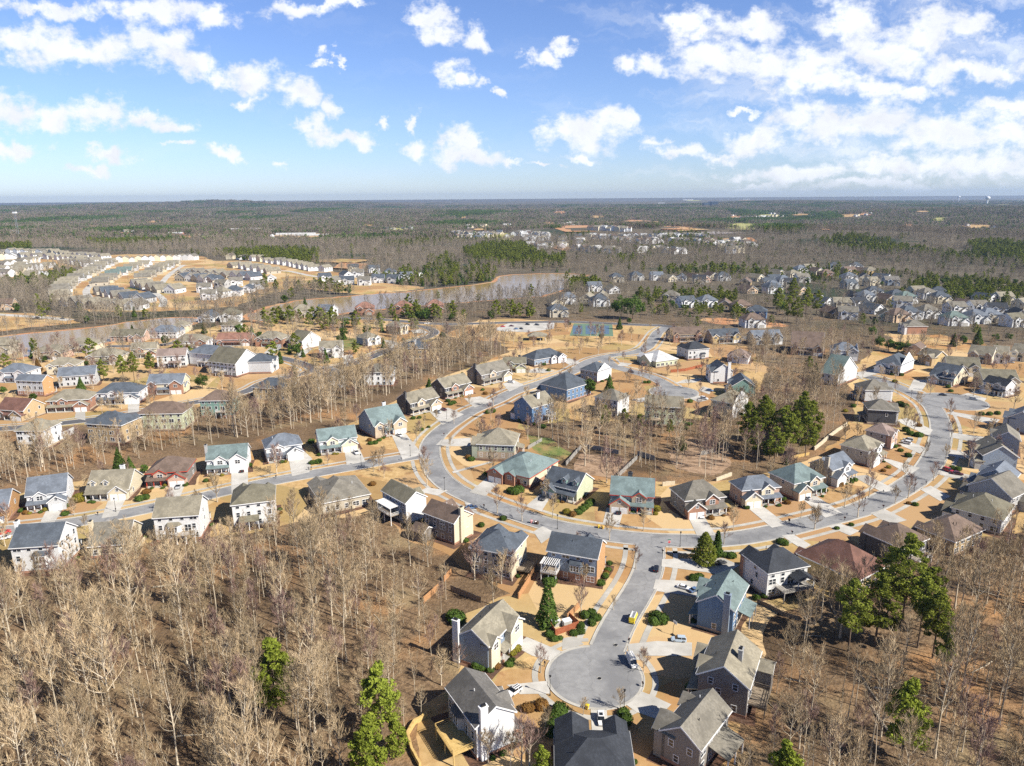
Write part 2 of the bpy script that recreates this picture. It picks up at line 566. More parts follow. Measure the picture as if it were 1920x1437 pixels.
        if b - a > 1.4:
            porch(a + .1, b - .1, dep=1.5, n=2); door((a + b) / 2)
            block(front, 0, a, b)
    elif style == 'd':                   # storey and a half: deep porch, dormers, garage gable
        gc = m * (Wf / 2 - gw / 2)
        wing(gc, gw, 1.8, 3.0, fm, doors=gd)
        px0, px1 = sorted((-m * (Wf / 2 - .1), m * (Wf / 2 - gw - .15)))
        porch(px0, px1, dep=2.0, n=4); door((px0 + px1) / 2); block(front, 0, (px0 + px1) / 2 - .8, (px0 + px1) / 2 + .8)
        for cx in ((px0 + px1) / 2 - 2.0, (px0 + px1) / 2 + 2.2)[:o.get('nd', 2)]:
            w = 2.0; yb = fy + 2.2; zb = h + pitch * 1.0
            g = MB(); g.T = R4
            g.box(cx - w / 2, cx + w / 2, fy + 1.0, fy + 4.0, zb - .5, zb + 1.6, fm)
            g.extrude_y([(cx - w / 2, zb + 1.6), (cx + w / 2, zb + 1.6), (cx, zb + 1.6 + .8 * w / 2)], fy + 1.0, fy + 1.2, fm)
            go = g.build('dormer', root)
            q = MB(); q.T = R4; gable_solid(q, 'y', w, zb + 1.6, .8, .25, fy + .75, fy + 1 + 3.6, rm, th=.12, shift=cx); rake(q, 'y', w, zb + 1.6, .8, .25, fy + .75, tm, -1, shift=cx, drop=.12)
            q.build('dormer_roof', go)
            window(go, R4, cx, zb + .9, .9, 1.0, lod, fy + 1.0)
    elif style == 'r':                   # ranch: broad garage gable and entry gable
        gc = m * (Wf / 2 - gw / 2)
        wing(gc, gw, 2.2, h - .3, fm, doors=gd)
        cw = min(4.2, Wf * .3); cc = m * (Wf / 2 - gw - cw / 2 - .4)
        wing(cc, cw, 1.2, h - .2, fm, name='front_gable')
        door(cc - m * (cw / 2 + 1.0)); block(front, 0, cc - m * (cw / 2 + 1.8), cc - m * cw / 2)
    elif style == 'n':
        d0 = m * (Wf / 2 - 2.2)
        for i in range(2):
            d = MB(); d.T = R4
            xc = d0 - m * i * 2.9
            d.box(xc - 1.25, xc + 1.25, fy - .05, fy + .03, .05, 2.25, M_trim); d.build('garage_door', root)
        block(front, 0, *sorted((d0 + m * 1.5, d0 - m * 4.4)))
        door(-m * Wf * .2); block(front, 0, -m * Wf * .2 - .8, -m * Wf * .2 + .8)

    # turret, bay, chimney, deck, shutters, vents
    if o.get('bay'):
        fa, bx, bz0, bz1 = o['bay']
        Tb = rotz(FACE_ROT[fa]); yb = -(D if fa in 'AK' else W) / 2
        b = MB(); b.T = Tb
        poly = [(bx - 2.2, yb + .1), (bx - 1.3, yb - 1.0), (bx + 1.3, yb - 1.0), (bx + 2.2, yb + .1)]
        b.prism_z(poly, bz0, bz1, wm)
        bo = b.build('bay', root)
        q = MB(); q.T = Tb
        q.add([(bx - 2.5, yb, bz1), (bx - 1.45, yb - 1.3, bz1), (bx + 1.45, yb - 1.3, bz1), (bx + 2.5, yb, bz1), (bx - 1.6, yb, bz1 + .9), (bx + 1.6, yb, bz1 + .9)],
              [(0, 1, 4), (1, 2, 5, 4), (2, 3, 5), (3, 2, 1, 0), (0, 4, 5, 3)], rm)
        q.build('bay_roof', bo)
        for k in (-1, 0, 1): window(bo, Tb, bx + k * .82, (bz0 + bz1) / 2 + .1, .6, (bz1 - bz0) * .6, lod, yb - 1.0)
        s = int(bz0 / 2.85); block(fa, s, bx - 2.4, bx + 2.4); block(fa, int((bz1 - .2) / 2.85), bx - 2.4, bx + 2.4)
    if o.get('chim'):
        fa, cx, ccol = o['chim']
        cm = wallmat(ccol)
        c = MB(); c.T = rotz(FACE_ROT.get(fa[0], 0))
        Dy = (D if fa[0] in 'AK' else W) / 2
        if len(fa) > 1:          # rising through the roof slope above that face
            yy = -Dy * .45
            zb = h + .3
            z1 = top + .5 if fa[1] == '1' else top + .9
        else:
            yy = -Dy - .35; zb = 0; z1 = top + 1.0
        c.box(cx - .75, cx + .75, yy - .4, yy + .45, zb, z1, cm)
        c.box(cx - .85, cx + .85, yy - .5, yy + .55, z1, z1 + .18, tm if ccol == 'white' else cm)
        co = c.build('chimney', root)
        k = MB(); k.T = c.T; k.box(cx - .45, cx + .45, yy - .22, yy + .27, z1 + .18, z1 + .55, M_metal); k.build('chimney_cap', co)
        if len(fa) == 1:
            for s_ in range(3): block(fa, s_, cx - 1.2, cx + 1.2)
    if o.get('deck'):
        fa, cx, w, dep, z = o['deck'][:5]
        dmat = o['deck'][5] if len(o['deck']) > 5 else M_trim
        Td = rotz(FACE_ROT[fa]); y0 = -(D if fa in 'AK' else W) / 2
        d = MB(); d.T = Td
        d.box(cx - w / 2, cx + w / 2, y0 - dep, y0 - .01, z - .2, z, M_wood if dmat is M_trim else dmat)
        do = d.build('deck', root)
        ra = MB(); ra.T = Td
        for zz in (z + .95, z + .5, z + .15):
            ra.box(cx - w / 2, cx + w / 2, y0 - dep, y0 - dep + .07, zz, zz + .08, dmat)
            ra.box(cx - w / 2, cx - w / 2 + .07, y0 - dep + .07, y0 - .02, zz, zz + .08, dmat); ra.box(cx + w / 2 - .07, cx + w / 2, y0 - dep + .07, y0 - .02, zz, zz + .08, dmat)
        nb = int(w / .5)
        for i in range(nb + 1):
            xx = cx - w / 2 + w * i / nb
            ra.box(xx - .03, xx + .03, y0 - dep + .005, y0 - dep + .065, z, z + 1.0, dmat)
        ra.build('deck_railing', do)
        for i in range(3):
            xx = cx - w / 2 + .15 + (w - .3) * i / 2
            p = MB(); p.T = Td; p.box(xx - .1, xx + .1, y0 - dep + .08, y0 - dep + .28, 0, z - .2, dmat); p.build('deck_post', do)
        if o.get('perg'):
            pg = MB(); pg.T = Td
            for xx in (cx - w / 2 + .2, cx + w / 2 - .2):
                for yy in (y0 - dep + .2, y0 - .4): pg.box(xx - .08, xx + .08, yy - .08, yy + .08, z, z + 2.6, M_trim)
                pg.box(xx - .08, xx + .08, y0 - dep - .2, y0 - .2, z + 2.6, z + 2.8, M_trim)
            nn = int(w / .55)
            for i in range(nn + 1):
                xx = cx - w / 2 + w * i / nn
                pg.box(xx - .06, xx + .06, y0 - dep - .4, y0 - .05, z + 2.81, z + 2.98, M_trim)
            pg.build('pergola', root)
        if o.get('droof'):
            q = MB(); q.T = Td
            ww = w * .55; c2 = cx + (w / 2 - ww / 2) * o['droof']
            for xx in (c2 - ww / 2 + .15, c2 + ww / 2 - .15): q.box(xx - .1, xx + .1, y0 - dep + .1, y0 - dep + .3, z, z + 2.5, M_trim)
            gable_solid(q, 'y', ww, z + 2.5, .5, .3, y0 - dep - .4, y0 + .3, rm, shift=c2)
            q.extrude_y([(c2 - ww / 2, z + 2.5), (c2 + ww / 2, z + 2.5), (c2, z + 2.5 + .5 * ww / 2)], y0 - dep + .05, y0 - dep + .2, M_trim)
            q.build('porch_roof', root)
        block(fa, max(0, int(z / 2.85) - 0), cx - .9, cx + .9)
        window(root, Td, cx, z + 1.1, 1.8, 2.1, lod, y0, 2)
    if o.get('wing'):                     # plain side wing: (x0,x1,y0,y1,h,ridge,name)
        for (x0, x1, y0, y1, wh, rg) in o['wing']:
            g = MB(); g.box(x0, x1, y0, y1, 0, wh, wm)
            cx, cy = (x0 + x1) / 2, (y0 + y1) / 2
            q = rb
            pz = .6
            if rg == 'x':
                gable_solid(q, 'x', y1 - y0, wh, pz, .35, x0 - .3, x1 + .3, rm, shift=cy)
                for xa, xb in ((x0, x0 + .2), (x1 - .2, x1)): g.extrude_x([(y0, wh), (y1, wh), (cy, wh + pz * (y1 - y0) / 2)], xa, xb, wm)
                for s, a in ((-1, x0 - .3), (1, x1 + .3)): rake(tb, 'x', y1 - y0, wh, pz, .35, a, tm, s, shift=cy)
            else:
                gable_solid(q, 'y', x1 - x0, wh, pz, .35, y0 - .3, y1 + .3, rm, shift=cx)
                for ya, yb_ in ((y0, y0 + .2), (y1 - .2, y1)): g.extrude_y([(x0, wh), (x1, wh), (cx, wh + pz * (x1 - x0) / 2)], ya, yb_, wm)
                for s, a in ((-1, y0 - .3), (1, y1 + .3)): rake(tb, 'y', x1 - x0, wh, pz, .35, a, tm, s, shift=cx)
            g.build('side_wing', root)
    if o.get('lean'):                     # lean-to roofed porch: (face, cx, w, dep, z)
        fa, cx, w, dep, z = o['lean']
        Td = rotz(FACE_ROT[fa]); y0 = -(D if fa in 'AK' else W) / 2
        q = MB(); q.T = Td
        q.extrude_x([(y0 - dep, z), (y0, z + dep * .28), (y0, z + dep * .28 + .14), (y0 - dep, z + .14)], cx - w / 2, cx + w / 2, rm)
        lo = q.build('porch_roof', root)
        for i in range(3):
            xx = cx - w / 2 + .2 + (w - .4) * i / 2
            p = MB(); p.T = Td; p.box(xx - .1, xx + .1, y0 - dep + .15, y0 - dep + .35, 0, z, M_trim); p.build('porch_post', root)
    # remaining windows, face by face
    back = {'A': 'K', 'K': 'A', 'R': 'L', 'L': 'R'}[front]
    for fa in 'ARKL':
        if lod == 2 and fa not in ('A', front): continue
        if fa == 'K' and lod > 0 and front != 'K': continue
        Wfa, Dfa = (W, D) if fa in 'AK' else (D, W)
        kind = 'front' if fa == front else ('back' if fa == back else 'side')
        if fa in o.get('glassy', ''): kind = 'back'
        face_windows(root, rotz(FACE_ROT[fa]), Wfa, -Dfa / 2, h, lod, spans[fa], kind, r)
    rb.build('roof', root)
    tb.build('roof_trim', root)
    if lod == 0:
        for k in range(r.choice((1, 2, 2, 3))):
            vx = r.uniform(-.3, .3) * W; u = r.uniform(.25, .6)
            if roof == 'gx': y = u * D / 2; z = h + pitch * (D / 2 - abs(y))
            elif roof == 'gy': y = vx * D / W; vx = -u * W / 2 * (1 if r.random() < .5 else -1); z = h + pitch * (W / 2 - abs(vx))
            else: y = -u * D / 2 * .6; z = h + pitch * (D / 2 - abs(y)) * .8
            if roof != 'h' and o.get('ventA') and roof == 'gx': y = -y
            v = MB(); v.tube([(vx, y, z - .3), (vx, y, z + .65)], [.09, .09], 6, M_trim if r.random() < .5 else M_metal, True)
            v.build('vent_pipe', root)
    return top


HOUSES = []       # footprint records: (centre, u, W, D, root)
CROPS = {'R4': (0, 600, 4), 'R5': (480, 600, 4), 'R6': (960, 600, 4), 'R7': (1440, 600, 4), 'C1': (0, 800, 4), 'C2': (400, 780, 4), 'C3': (800, 780, 4),
         'C4': (1200, 780, 4.492), 'C5': (1500, 780, 4.49), 'C6': (740, 1080, 4), 'C7': (1140, 1040, 3.619), 'R1': (0, 360, 3), 'R2': (640, 360, 3), 'R3': (1280, 360, 3),
         'Q3': (1040, 500, 4.364), 'Q4': (1440, 480, 4), 'Q2': (380, 440, 4.364), 'Q1': (0, 440, 4.571), 'Q7': (1500, 980, 3.145), 'P': (0, 0, 1)}


def cp(crop, x, y):
    a, b, s = CROPS[crop]
    return (a + x / s, b + y / s)


def place_house(crop, e, third, h):
    """eave line e1-e2 and either a depth or a third eave corner -> centre, angle, width, depth"""
    p1 = at(*cp(crop, e[0], e[1]), h); p2 = at(*cp(crop, e[2], e[3]), h)
    v1 = (p2 - p1); v1.z = 0
    R = Matrix.Rotation(-PI / 2, 3, 'Z')
    if isinstance(third, tuple):
        p3 = at(*cp(crop, third[1], third[2]), h)
        base = p2 if third[0] == 3 else p1
        v2 = R @ (p3 - base); v2.z = 0
        d = (v1 + v2).normalized()
        W = v1.dot(d); D = v2.dot(d)
        if third[0] == 3: anchor = p2 - d * W / 2
        else: anchor = p1 + d * W / 2
    else:
        d = v1.normalized(); W = v1.length; D = third
        anchor = (p1 + p2) / 2
    n = Vector((-d.y, d.x, 0))
    # eaves overhang the walls
    c = anchor + n * D / 2
    W -= .7; D -= .7
    c.z = 0
    return c, math.atan2(d.y, d.x), W, D


def house(rowname, crop, e, third, h, roof, rc, wc, front, fc, style, o=None, label=None):
    o = dict(o or {})
    c, ang, W, D = place_house(crop, e, third, h)
    if not isinstance(third, tuple): D = third
    W = max(7.0, min(W, 24)); D = max(7.0, min(D, 24))
    dist = math.hypot(c.x, c.y)
    lod = 0 if dist < 330 else (1 if dist < 520 else 2)
    root = empty('house', (c.x, c.y, 0), ang)
    r = random.Random(int(c.x * 7 + c.y * 13) & 0xffff)
    build_house(root, W, D, h, roof, rc, wc, front, fc, style, lod, o, r)
    tag(root, label or f'{wc} house with {rc} roof', 'house', rowname)
    HOUSES.append((c, ang, W, D, root, rowname))
    return root
# ---------------------------------------------------------------- the houses of the near neighbourhood
# (crop, eave line on the visible long side, depth or third corner, eave height, roof, roof colour, wall colour, front face, front cladding, style, options, label)
G1 = 'houses backing onto the left foreground woods'
G2 = 'houses along the upper side of the left street'
G3 = 'houses in the loop above the main curve'
G4 = 'houses on the inside of the main curve'
G5 = 'houses on the inside of the right-hand street'
G6 = 'houses on the outside of the right-hand street'
G7 = 'houses round the foreground cul-de-sac'
G8 = 'houses in the upper left neighbourhood'
G9 = 'houses in the upper right neighbourhood'
DATA = [
 # --- lower side of the left street, backs to the woods
 (G1, 'C1', (65, 905, 440, 880), 11.5, 8.2, 'gx', 'slate', 'white', 'K', 'white', 'a', {'chim': ('L', 0, 'white'), 'bay': ('A', 1.5, 2.6, 5.6), 'glassy': 'R'}, 'white house with slate roof above the woods in the lower left corner'),
 (G1, 'C1', (650, 895, 965, 870), 12.5, 4.0, 'gx', 'weathered', 'cream', 'K', 'cream', 'r', {'chim': ('L', 1.5, 'cream')}, 'low cream house with weathered grey roof, second from left above the foreground woods'),
 (G1, 'C1', (1140, 680, 1495, 655), 11, 8.2, 'gx', 'tan', 'white', 'K', 'white', 'a', {'bay': ('A', -1.0, 2.4, 5.2), 'deck': ('A', 3.0, 5.5, 3.2, 2.9)}, 'tall white house with plain tan roof and bay, backing on the left woods'),
 (G1, 'C2', (128, 668, 462, 628), 12, 8.2, 'h', 'olive', 'white', 'K', 'white', 'g2', {'lean': ('A', -1.5, 6, 3, 3.0)}, 'white house with olive hip roof, below the street opposite the black truck'),
 (G1, 'C2', (808, 655, 1178, 580), 18, 4.2, 'h', 'weathered', 'beige', 'K', 'beige', 'r', {'pitch': .5, 'wing': [(-9, -4.5, -8.5, -3, 3.2, 'x')]}, 'broad low beige house with weathered hip roof near the street junction'),
 (G1, 'C2', (1255, 555, 1440, 655), (3, 1605, 600), 7.8, 'gx', 'olive', 'grey blue', 'K', 'white', 'a', {'sideR': 'white', 'deck': ('A', 0, 8, 4.0, 3.2), 'perg': 1}, 'two storey house with white gable end, blue back and white pergola deck'),
 (G1, 'C3', (-50, 725, 205, 805), (3, 365, 735), 7.4, 'gx', 'brown', 'taupe', 'K', 'cream', 'g2', {'sideR': 'cream', 'chim': ('R', -1, 'cream'), 'wing': [(-7, -2, -9, -4, 3.2, 'x')]}, 'brown roofed house with cream gable end and tall cream chimney'),
 (G1, 'C3', (285, 1018, 636, 1045), (3, 828, 908), 7.8, 'h', 'slate', 'cream', 'K', 'stone', 'g2', {'deck': ('R', 1, 6, 4, 1.2, M_wood), 'pitch': .58}, 'house with big slate hip roof and cream walls beside the pergola house'),
 (G1, 'C3', (895, 1005, 1285, 1072), (3, 1350, 948), 8.2, 'gx', 'slate', 'grey blue', 'K', 'brick', 'a', {'sideR': 'orange', 'bh': 2.6, 'base': 'brick', 'deck': ('A', -5.4, 4.4, 3.8, 3.2), 'perg': 1, 'bay': ('A', 1.0, 3.0, 5.6), 'ventA': 1}, 'grey blue house with orange brick end and white pergola at the junction'),
 # --- upper side of the left street
 (G2, 'C1', (-140, 640, 35, 605), (3, 178, 492), 4.6, 'gx', 'blue grey', 'orange', 'A', 'orange', 'r', {}, 'orange walled house with blue grey roof at the left edge'),
 (G2, 'C1', (185, 520, 500, 478), 12, 5.6, 'gx', 'blue grey', 'white', 'A', 'pale grey', 'a', {'gp': 3.0}, 'white house with blue grey gabled roof beside the orange house'),
 (G2, 'C1', (640, 478, 970, 462), 12.5, 3.6, 'gx', 'tan', 'cream', 'A', 'cream', 'd', {'chim': ('K1', -2, 'white'), 'nd': 2, 'pitch': .75}, 'cream storey and a half house with tan roof, dormers and open garage'),
 (G2, 'C1', (1090, 350, 1405, 330), 12, 5.2, 'h', 'brown', 'taupe', 'A', 'pinkish', 'a', {'trim': 'red', 'reddoor': 1}, 'brown hip roofed house with red trim and a silver car on its drive'),
 (G2, 'C1', (1540, 250, 1855, 225), 10.5, 5.8, 'gx', 'teal', 'white', 'A', 'white', 'a', {'gh': 5.4, 'gp': 1.2, 'chim': ('L', 2, 'grey')}, 'white house with teal roof and a black truck parked in front'),
 (G2, 'C2', (388, 245, 668, 205), 11, 5.8, 'h', 'blue grey', 'white', 'A', 'white', 'a', {}, 'white house with blue grey hip roof and wide bare driveway'),
 (G2, 'C2', (788, 190, 1080, 152), 10, 5.6, 'gx', 'teal', 'white', 'A', 'cream', 'a', {'gp': 2.0}, 'white house with teal gable roof and white car by its open garage'),
 (G2, 'R5', (880, 795, 1112, 738), (0, 788, 722), 5.8, 'gx', 'teal', 'grey blue', 'A', 'stone', 'g2', {'chim': ('K1', -3, 'white')}, 'grey blue house with teal roofs and stone garage gable beside the junction'),
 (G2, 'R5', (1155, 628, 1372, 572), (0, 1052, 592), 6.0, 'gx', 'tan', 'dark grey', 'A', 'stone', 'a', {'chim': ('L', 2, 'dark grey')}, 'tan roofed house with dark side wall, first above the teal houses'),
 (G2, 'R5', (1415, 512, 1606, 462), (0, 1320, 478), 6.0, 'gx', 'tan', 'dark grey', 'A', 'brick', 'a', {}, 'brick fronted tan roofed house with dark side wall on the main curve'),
 (G2, 'R5', (1690, 415, 1885, 362), (0, 1600, 380), 6.0, 'gx', 'weathered', 'taupe', 'A', 'stone', 'a', {'chim': ('L', 1, 'dark grey')}, 'weathered roofed house with stone front and long porch on the main curve'),
 (G2, 'R6', (-70, 345, 108, 325), (3, 184, 300), 5.4, 'gx', 'olive', 'yellow', 'A', 'light green', 'a', {'chim': ('K1', -3, 'dark grey')}, 'olive roofed house with yellow gable end at the top of the curve'),
 (G2, 'R6', (165, 300, 395, 262), 13, 4.2, 'h', 'slate', 'grey blue', 'A', 'white', 'r', {}, 'dark slate hip roofed house at the top of the curve near the field'),
 # --- inside the upper loop
 (G3, 'R6', (150, 660, 322, 612), (0, 5, 620), 8.4, 'gx', 'tan', 'blue', 'K', 'white', 'a', {'chim': ('A0', 0, 'white'), 'deck': ('A', 3, 5, 3, 3)}, 'bright blue house with tan roof and a white chimney'),
 (G3, 'R6', (262, 462, 412, 525), (3, 535, 455), 6.6, 'h', 'slate', 'blue', 'L', 'white', 'a', {}, 'dark blue house with slate hip roof behind two round green trees'),
 (G3, 'R6', (490, 372, 642, 392), (3, 772, 362), 6.2, 'h', 'slate', 'grey blue', 'K', 'white', 'g2', {'sideR': 'white'}, 'grey blue slate roofed house above the two round green trees'),
 (G3, 'R6', (590, 585, 795, 608), (3, 925, 575), 8.6, 'h', 'weathered', 'white', 'K', 'white', 'g2', {'deck': ('A', 2, 6, 3.5, 4, M_tan_trim)}, 'white house with weathered hip roof half hidden by two pines'),
 (G3, 'R6', (992, 640, 1290, 655), 10, 9.2, 'gx', 'tan', 'light green', 'K', 'white', 'a', {'deck': ('A', -3.0, 6, 3.8, 3.6, M_tan_trim), 'sideR': 'white', 'chim': ('K1', 0, 'grey')}, 'tall pale green house with tan gable roof and timber deck stairs'),
 (G3, 'R6', (1475, 600, 1660, 630), (3, 1802, 580), 8.2, 'h', 'tan', 'cream', 'K', 'cream', 'g2', {'sideR': 'white', 'deck': ('R', 0, 5, 3, 3.2)}, 'tall cream house with tan hip roof and white screened porch'),
 (G3, 'R6', (1650, 492, 1830, 497), 13, 6.2, 'gy', 'slate', 'green', 'L', 'white', 'a', {}, 'green gable ended house with dark slate roof'),
 (G3, 'R6', (1510, 382, 1662, 380), 12, 7.0, 'gy', 'slate', 'white', 'L', 'white', 'g2', {'chim': ('A', 3.0, 'white'), 'pitch': .7}, 'white gable ended house with a tall white chimney'),
 (G3, 'R6', (1078, 312, 1246, 290), 17, 4.0, 'h', 'pale grey', 'light green', 'K', 'cream', 'r', {'wing': [(-10, -4, -5, 6, 3.4, 'x')], 'pitch': .55}, 'house with pale silver hip roof and cream walls near the field'),
 (G3, 'R6', (1322, 226, 1490, 214), (0, 1236, 198), 6.6, 'h', 'charcoal', 'pale grey', 'K', 'white', 'g2', {'bay': ('A', 3, .5, 3.2)}, 'pale grey house with charcoal hip roof right of the silver roof'),
 (G3, 'R6', (1612, 268, 1780, 282), 12, 4.0, 'h', 'rosy brown', 'white', 'A', 'white', 'r', {}, 'low house with rosy brown hip roof behind tall trunks'),
 (G3, 'R6', (1205, 112, 1440, 100), 12, 5.4, 'gx', 'brown', 'taupe', 'A', 'brick', 'g2', {'trim': 'tan'}, 'brick gabled house with brown roof at the upper bend'),
 (G3, 'R6', (1500, 122, 1718, 110), 11, 5.6, 'gx', 'slate', 'stone', 'A', 'yellow', 'g2', {'chim': ('K1', -2, 'dark grey')}, 'slate roofed house with two yellow gables at the upper bend'),
 (G3, 'R6', (1812, 130, 2030, 122), 11, 5.6, 'gx', 'blue grey', 'cream', 'A', 'grey', 'g2', {}, 'blue grey roofed house with cream end, right of the yellow gables'),
 # --- inside of the main curve
 (G4, 'C3', (366, 218, 662, 222), (3, 722, 132), 6.2, 'h', 'tan', 'pale green', 'L', 'pale green', 'r', {'bh': 3.0, 'base': 'stone', 'glassy': 'A', 'lean': ('R', 0, 5, 3, 3.2)}, 'pale green house with broad tan hip roof inside the bend'),
 (G4, 'C3', (478, 392, 772, 468), (3, 985, 330), 4.2, 'h', 'teal', 'cream', 'A', 'brick', 'r', {'m': 1, 'bh': 1.3, 'base': 'brick', 'trim': 'red', 'pitch': .5, 'deck': ('R', 3, 5, 3, 1.5)}, 'low brick house with broad teal hip roof and red trim'),
 (G4, 'C3', (868, 500, 1128, 560), (3, 1262, 470), 4.6, 'gx', 'slate', 'light green', 'A', 'green', 'd', {'m': 1, 'sideR': 'light green', 'nd': 2}, 'slate roofed house with dormers, porch and pale green gable end'),
 (G4, 'C3', (1372, 582, 1712, 606), 11.5, 5.8, 'gx', 'teal', 'grey', 'A', 'stone', 'a', {'m': 1, 'gp': 2.6, 'trim': 'red', 'chim': ('K1', 1, 'dark grey'), 'reddoor': 1}, 'teal roofed house with red shutters and trim on the curve'),
 (G4, 'C4', (378, 715, 716, 668), (0, 268, 600), 5.8, 'h', 'weathered', 'taupe', 'A', 'brick', 'a', {'m': 1, 'pitch': .75}, 'weathered roofed house with brick gables and white minivan on its drive'),
 (G4, 'C4', (860, 628, 1180, 588), (0, 765, 545), 5.8, 'h', 'blue grey', 'pinkish', 'A', 'cream', 'a', {'m': 1, 'pitch': .72}, 'blue grey hip roofed house with cream gables on the main curve'),
 (G4, 'C4', (1300, 572, 1548, 508), (0, 1095, 470), 5.8, 'h', 'teal', 'beige', 'A', 'stone', 'a', {'m': 1, 'pitch': .72}, 'teal hip roofed house with long beige side and orange gable'),
 # --- inside of the right-hand street
 (G5, 'C5', (275, 458, 432, 385), (0, 90, 385), 6.0, 'gx', 'blue grey', 'beige', 'A', 'white', 'a', {'m': 1, 'chim': ('L', 2.4, 'beige')}, 'beige house with slate blue gable roof and chimney on its side'),
 (G5, 'C5', (582, 300, 712, 230), (0, 335, 240), 6.2, 'h', 'tan', 'grey', 'A', 'white', 'a', {'m': 1}, 'grey house with tan hip roof and white porch on the right street'),
 (G5, 'C5', (745, 160, 832, 118), (0, 545, 118), 6.0, 'h', 'rosy brown', 'grey', 'A', 'pinkish', 'g2', {'m': 1}, 'grey house with rosy brown hip roof and white cars in front'),
 (G5, 'R7', (750, 668, 975, 682), 11, 6.8, 'h', 'weathered', 'dark grey', 'R', 'white', 'g2', {'lean': ('L', 0, 6, 3, 2.6)}, 'dark grey walled house with weathered hip roof'),
 (G5, 'R7', (728, 525, 935, 524), 12, 6.4, 'h', 'weathered', 'pale grey', 'R', 'white', 'g2', {'lean': ('L', -1, 5, 3, 3.0)}, 'pale grey house with weathered hip roof below the upper cul-de-sac'),
 (G5, 'R7', (400, 385, 516, 420), (3, 630, 345), 6.4, 'gx', 'green grey', 'pale grey', 'K', 'white', 'a', {'sideR': 'pale grey'}, 'pale gable ended house with green grey roof by the trees'),
 # --- beyond and right of the upper cul-de-sac
 (G6, 'R7', (500, 242, 682, 232), (3, 748, 205), 6.4, 'h', 'blue grey', 'white', 'A', 'grey', 'g2', {'sideR': 'white'}, 'white sided house with blue grey hip roof and grey front gables'),
 (G6, 'R7', (800, 318, 1000, 345), (3, 1118, 302), 5.8, 'h', 'slate', 'white', 'A', 'white', 'a', {'m': 1, 'sideR': 'white'}, 'white house with dark slate roof facing the upper cul-de-sac'),
 (G6, 'R7', (1205, 405, 1400, 440), (3, 1518, 408), 4.6, 'gx', 'slate', 'cream', 'A', 'stone', 'd', {'m': 1, 'sideR': 'cream'}, 'cream gable ended house with dark slate roof by the upper cul-de-sac'),
 (G6, 'R7', (1600, 462, 1788, 500), (3, 1884, 488), 5.8, 'gx', 'charcoal', 'white', 'A', 'grey', 'a', {'m': 1, 'sideR': 'white'}, 'white gable ended house with charcoal roof, right of the cul-de-sac'),
 (G6, 'R7', (170, 208, 422, 218), (3, 442, 160), 5.2, 'gx', 'brown', 'tan', 'A', 'brick', 'g2', {'sideR': 'tan', 'nd': 1}, 'brown roofed house with two steep brick gables'),
 (G6, 'R7', (1058, 205, 1142, 215), 12, 5.0, 'gy', 'brown', 'peach', 'L', 'peach', 'r', {}, 'peach gable ended house above the dark evergreens'),
 (G6, 'R7', (1250, 282, 1350, 272), 12, 5.4, 'gy', 'tan', 'yellow', 'L', 'tan', 'r', {}, 'narrow golden yellow gable ended house'),
 (G6, 'R7', (1340, 345, 1600, 360), 13, 5.2, 'gx', 'olive', 'cream', 'A', 'cream', 'r', {'sideR': 'cream'}, 'olive roofed house with cream end, behind the upper cul-de-sac'),
 (G6, 'R7', (1500, 245, 1690, 268), 12, 5.8, 'gx', 'tan', 'cream', 'A', 'stone', 'g2', {'m': 1}, 'tan roofed house with steep stone gables, first of three at right'),
 (G6, 'R7', (1690, 252, 1812, 262), 12, 5.8, 'gx', 'tan', 'white', 'A', 'white', 'g2', {'m': 1}, 'tan roofed white house, middle of three at right'),
 (G6, 'R7', (1820, 232, 1960, 250), 12, 5.8, 'gx', 'tan', 'cream', 'A', 'cream', 'g2', {'m': 1}, 'tan roofed cream house at the right edge, last of three'),
 (G6, 'R7', (1610, 442, 1888, 452), 12, 5.4, 'gx', 'olive', 'cream', 'A', 'cream', 'r', {}, 'olive roofed house hidden behind bare trees at right edge'),
 (G6, 'R7', (1042, 48, 1200, 48), 12, 6.4, 'h', 'weathered', 'brick', 'L', 'white', 'g2', {}, 'big red brick house with weathered hip roof'),
 # --- east side of the right-hand street, gable ends to the camera
 (G6, 'R7', (1795, 725, 2010, 760), 13, 6.6, 'gy', 'blue grey', 'grey blue', 'L', 'grey blue', 'g2', {}, 'grey blue house with gable end, topmost of right edge row'),
 (G6, 'C5', (1625, 178, 1862, 210), 12, 6.4, 'gy', 'weathered', 'grey blue', 'L', 'grey blue', 'a', {}, 'grey blue gable ended house with weathered roof in right edge row'),
 (G6, 'C5', (1538, 325, 1845, 345), 12, 6.0, 'gy', 'tan', 'grey blue', 'L', 'grey', 'a', {'chim': ('A0', 0, 'dark grey')}, 'gable ended house with pale tan roof and dark blue end'),
 (G6, 'C5', (1490, 492, 1785, 560), 12, 6.0, 'gy', 'blue grey', 'grey blue', 'L', 'grey', 'a', {}, 'gable ended house with blue grey roof above the red car'),
 (G6, 'C5', (1412, 575, 1792, 690), 12, 6.0, 'gy', 'weathered', 'grey', 'L', 'grey', 'a', {'wing': [(4, 9, 0, 6, 3.4, 'x')]}, 'long grey gable ended house in the right edge row'),
 (G6, 'C5', (1270, 765, 1715, 880), 15, 5.2, 'h', 'olive', 'pale grey', 'L', 'white', 'a', {'glassy': 'A'}, 'pale grey house with large mossy olive hip roof at right'),
 (G6, 'C5', (1000, 920, 1310, 1062), (3, 1510, 935), 5.0, 'h', 'brown', 'tan', 'L', 'tan', 'g2', {'pitch': .68}, 'tan house with dark brown hip roof behind bare branches at right'),
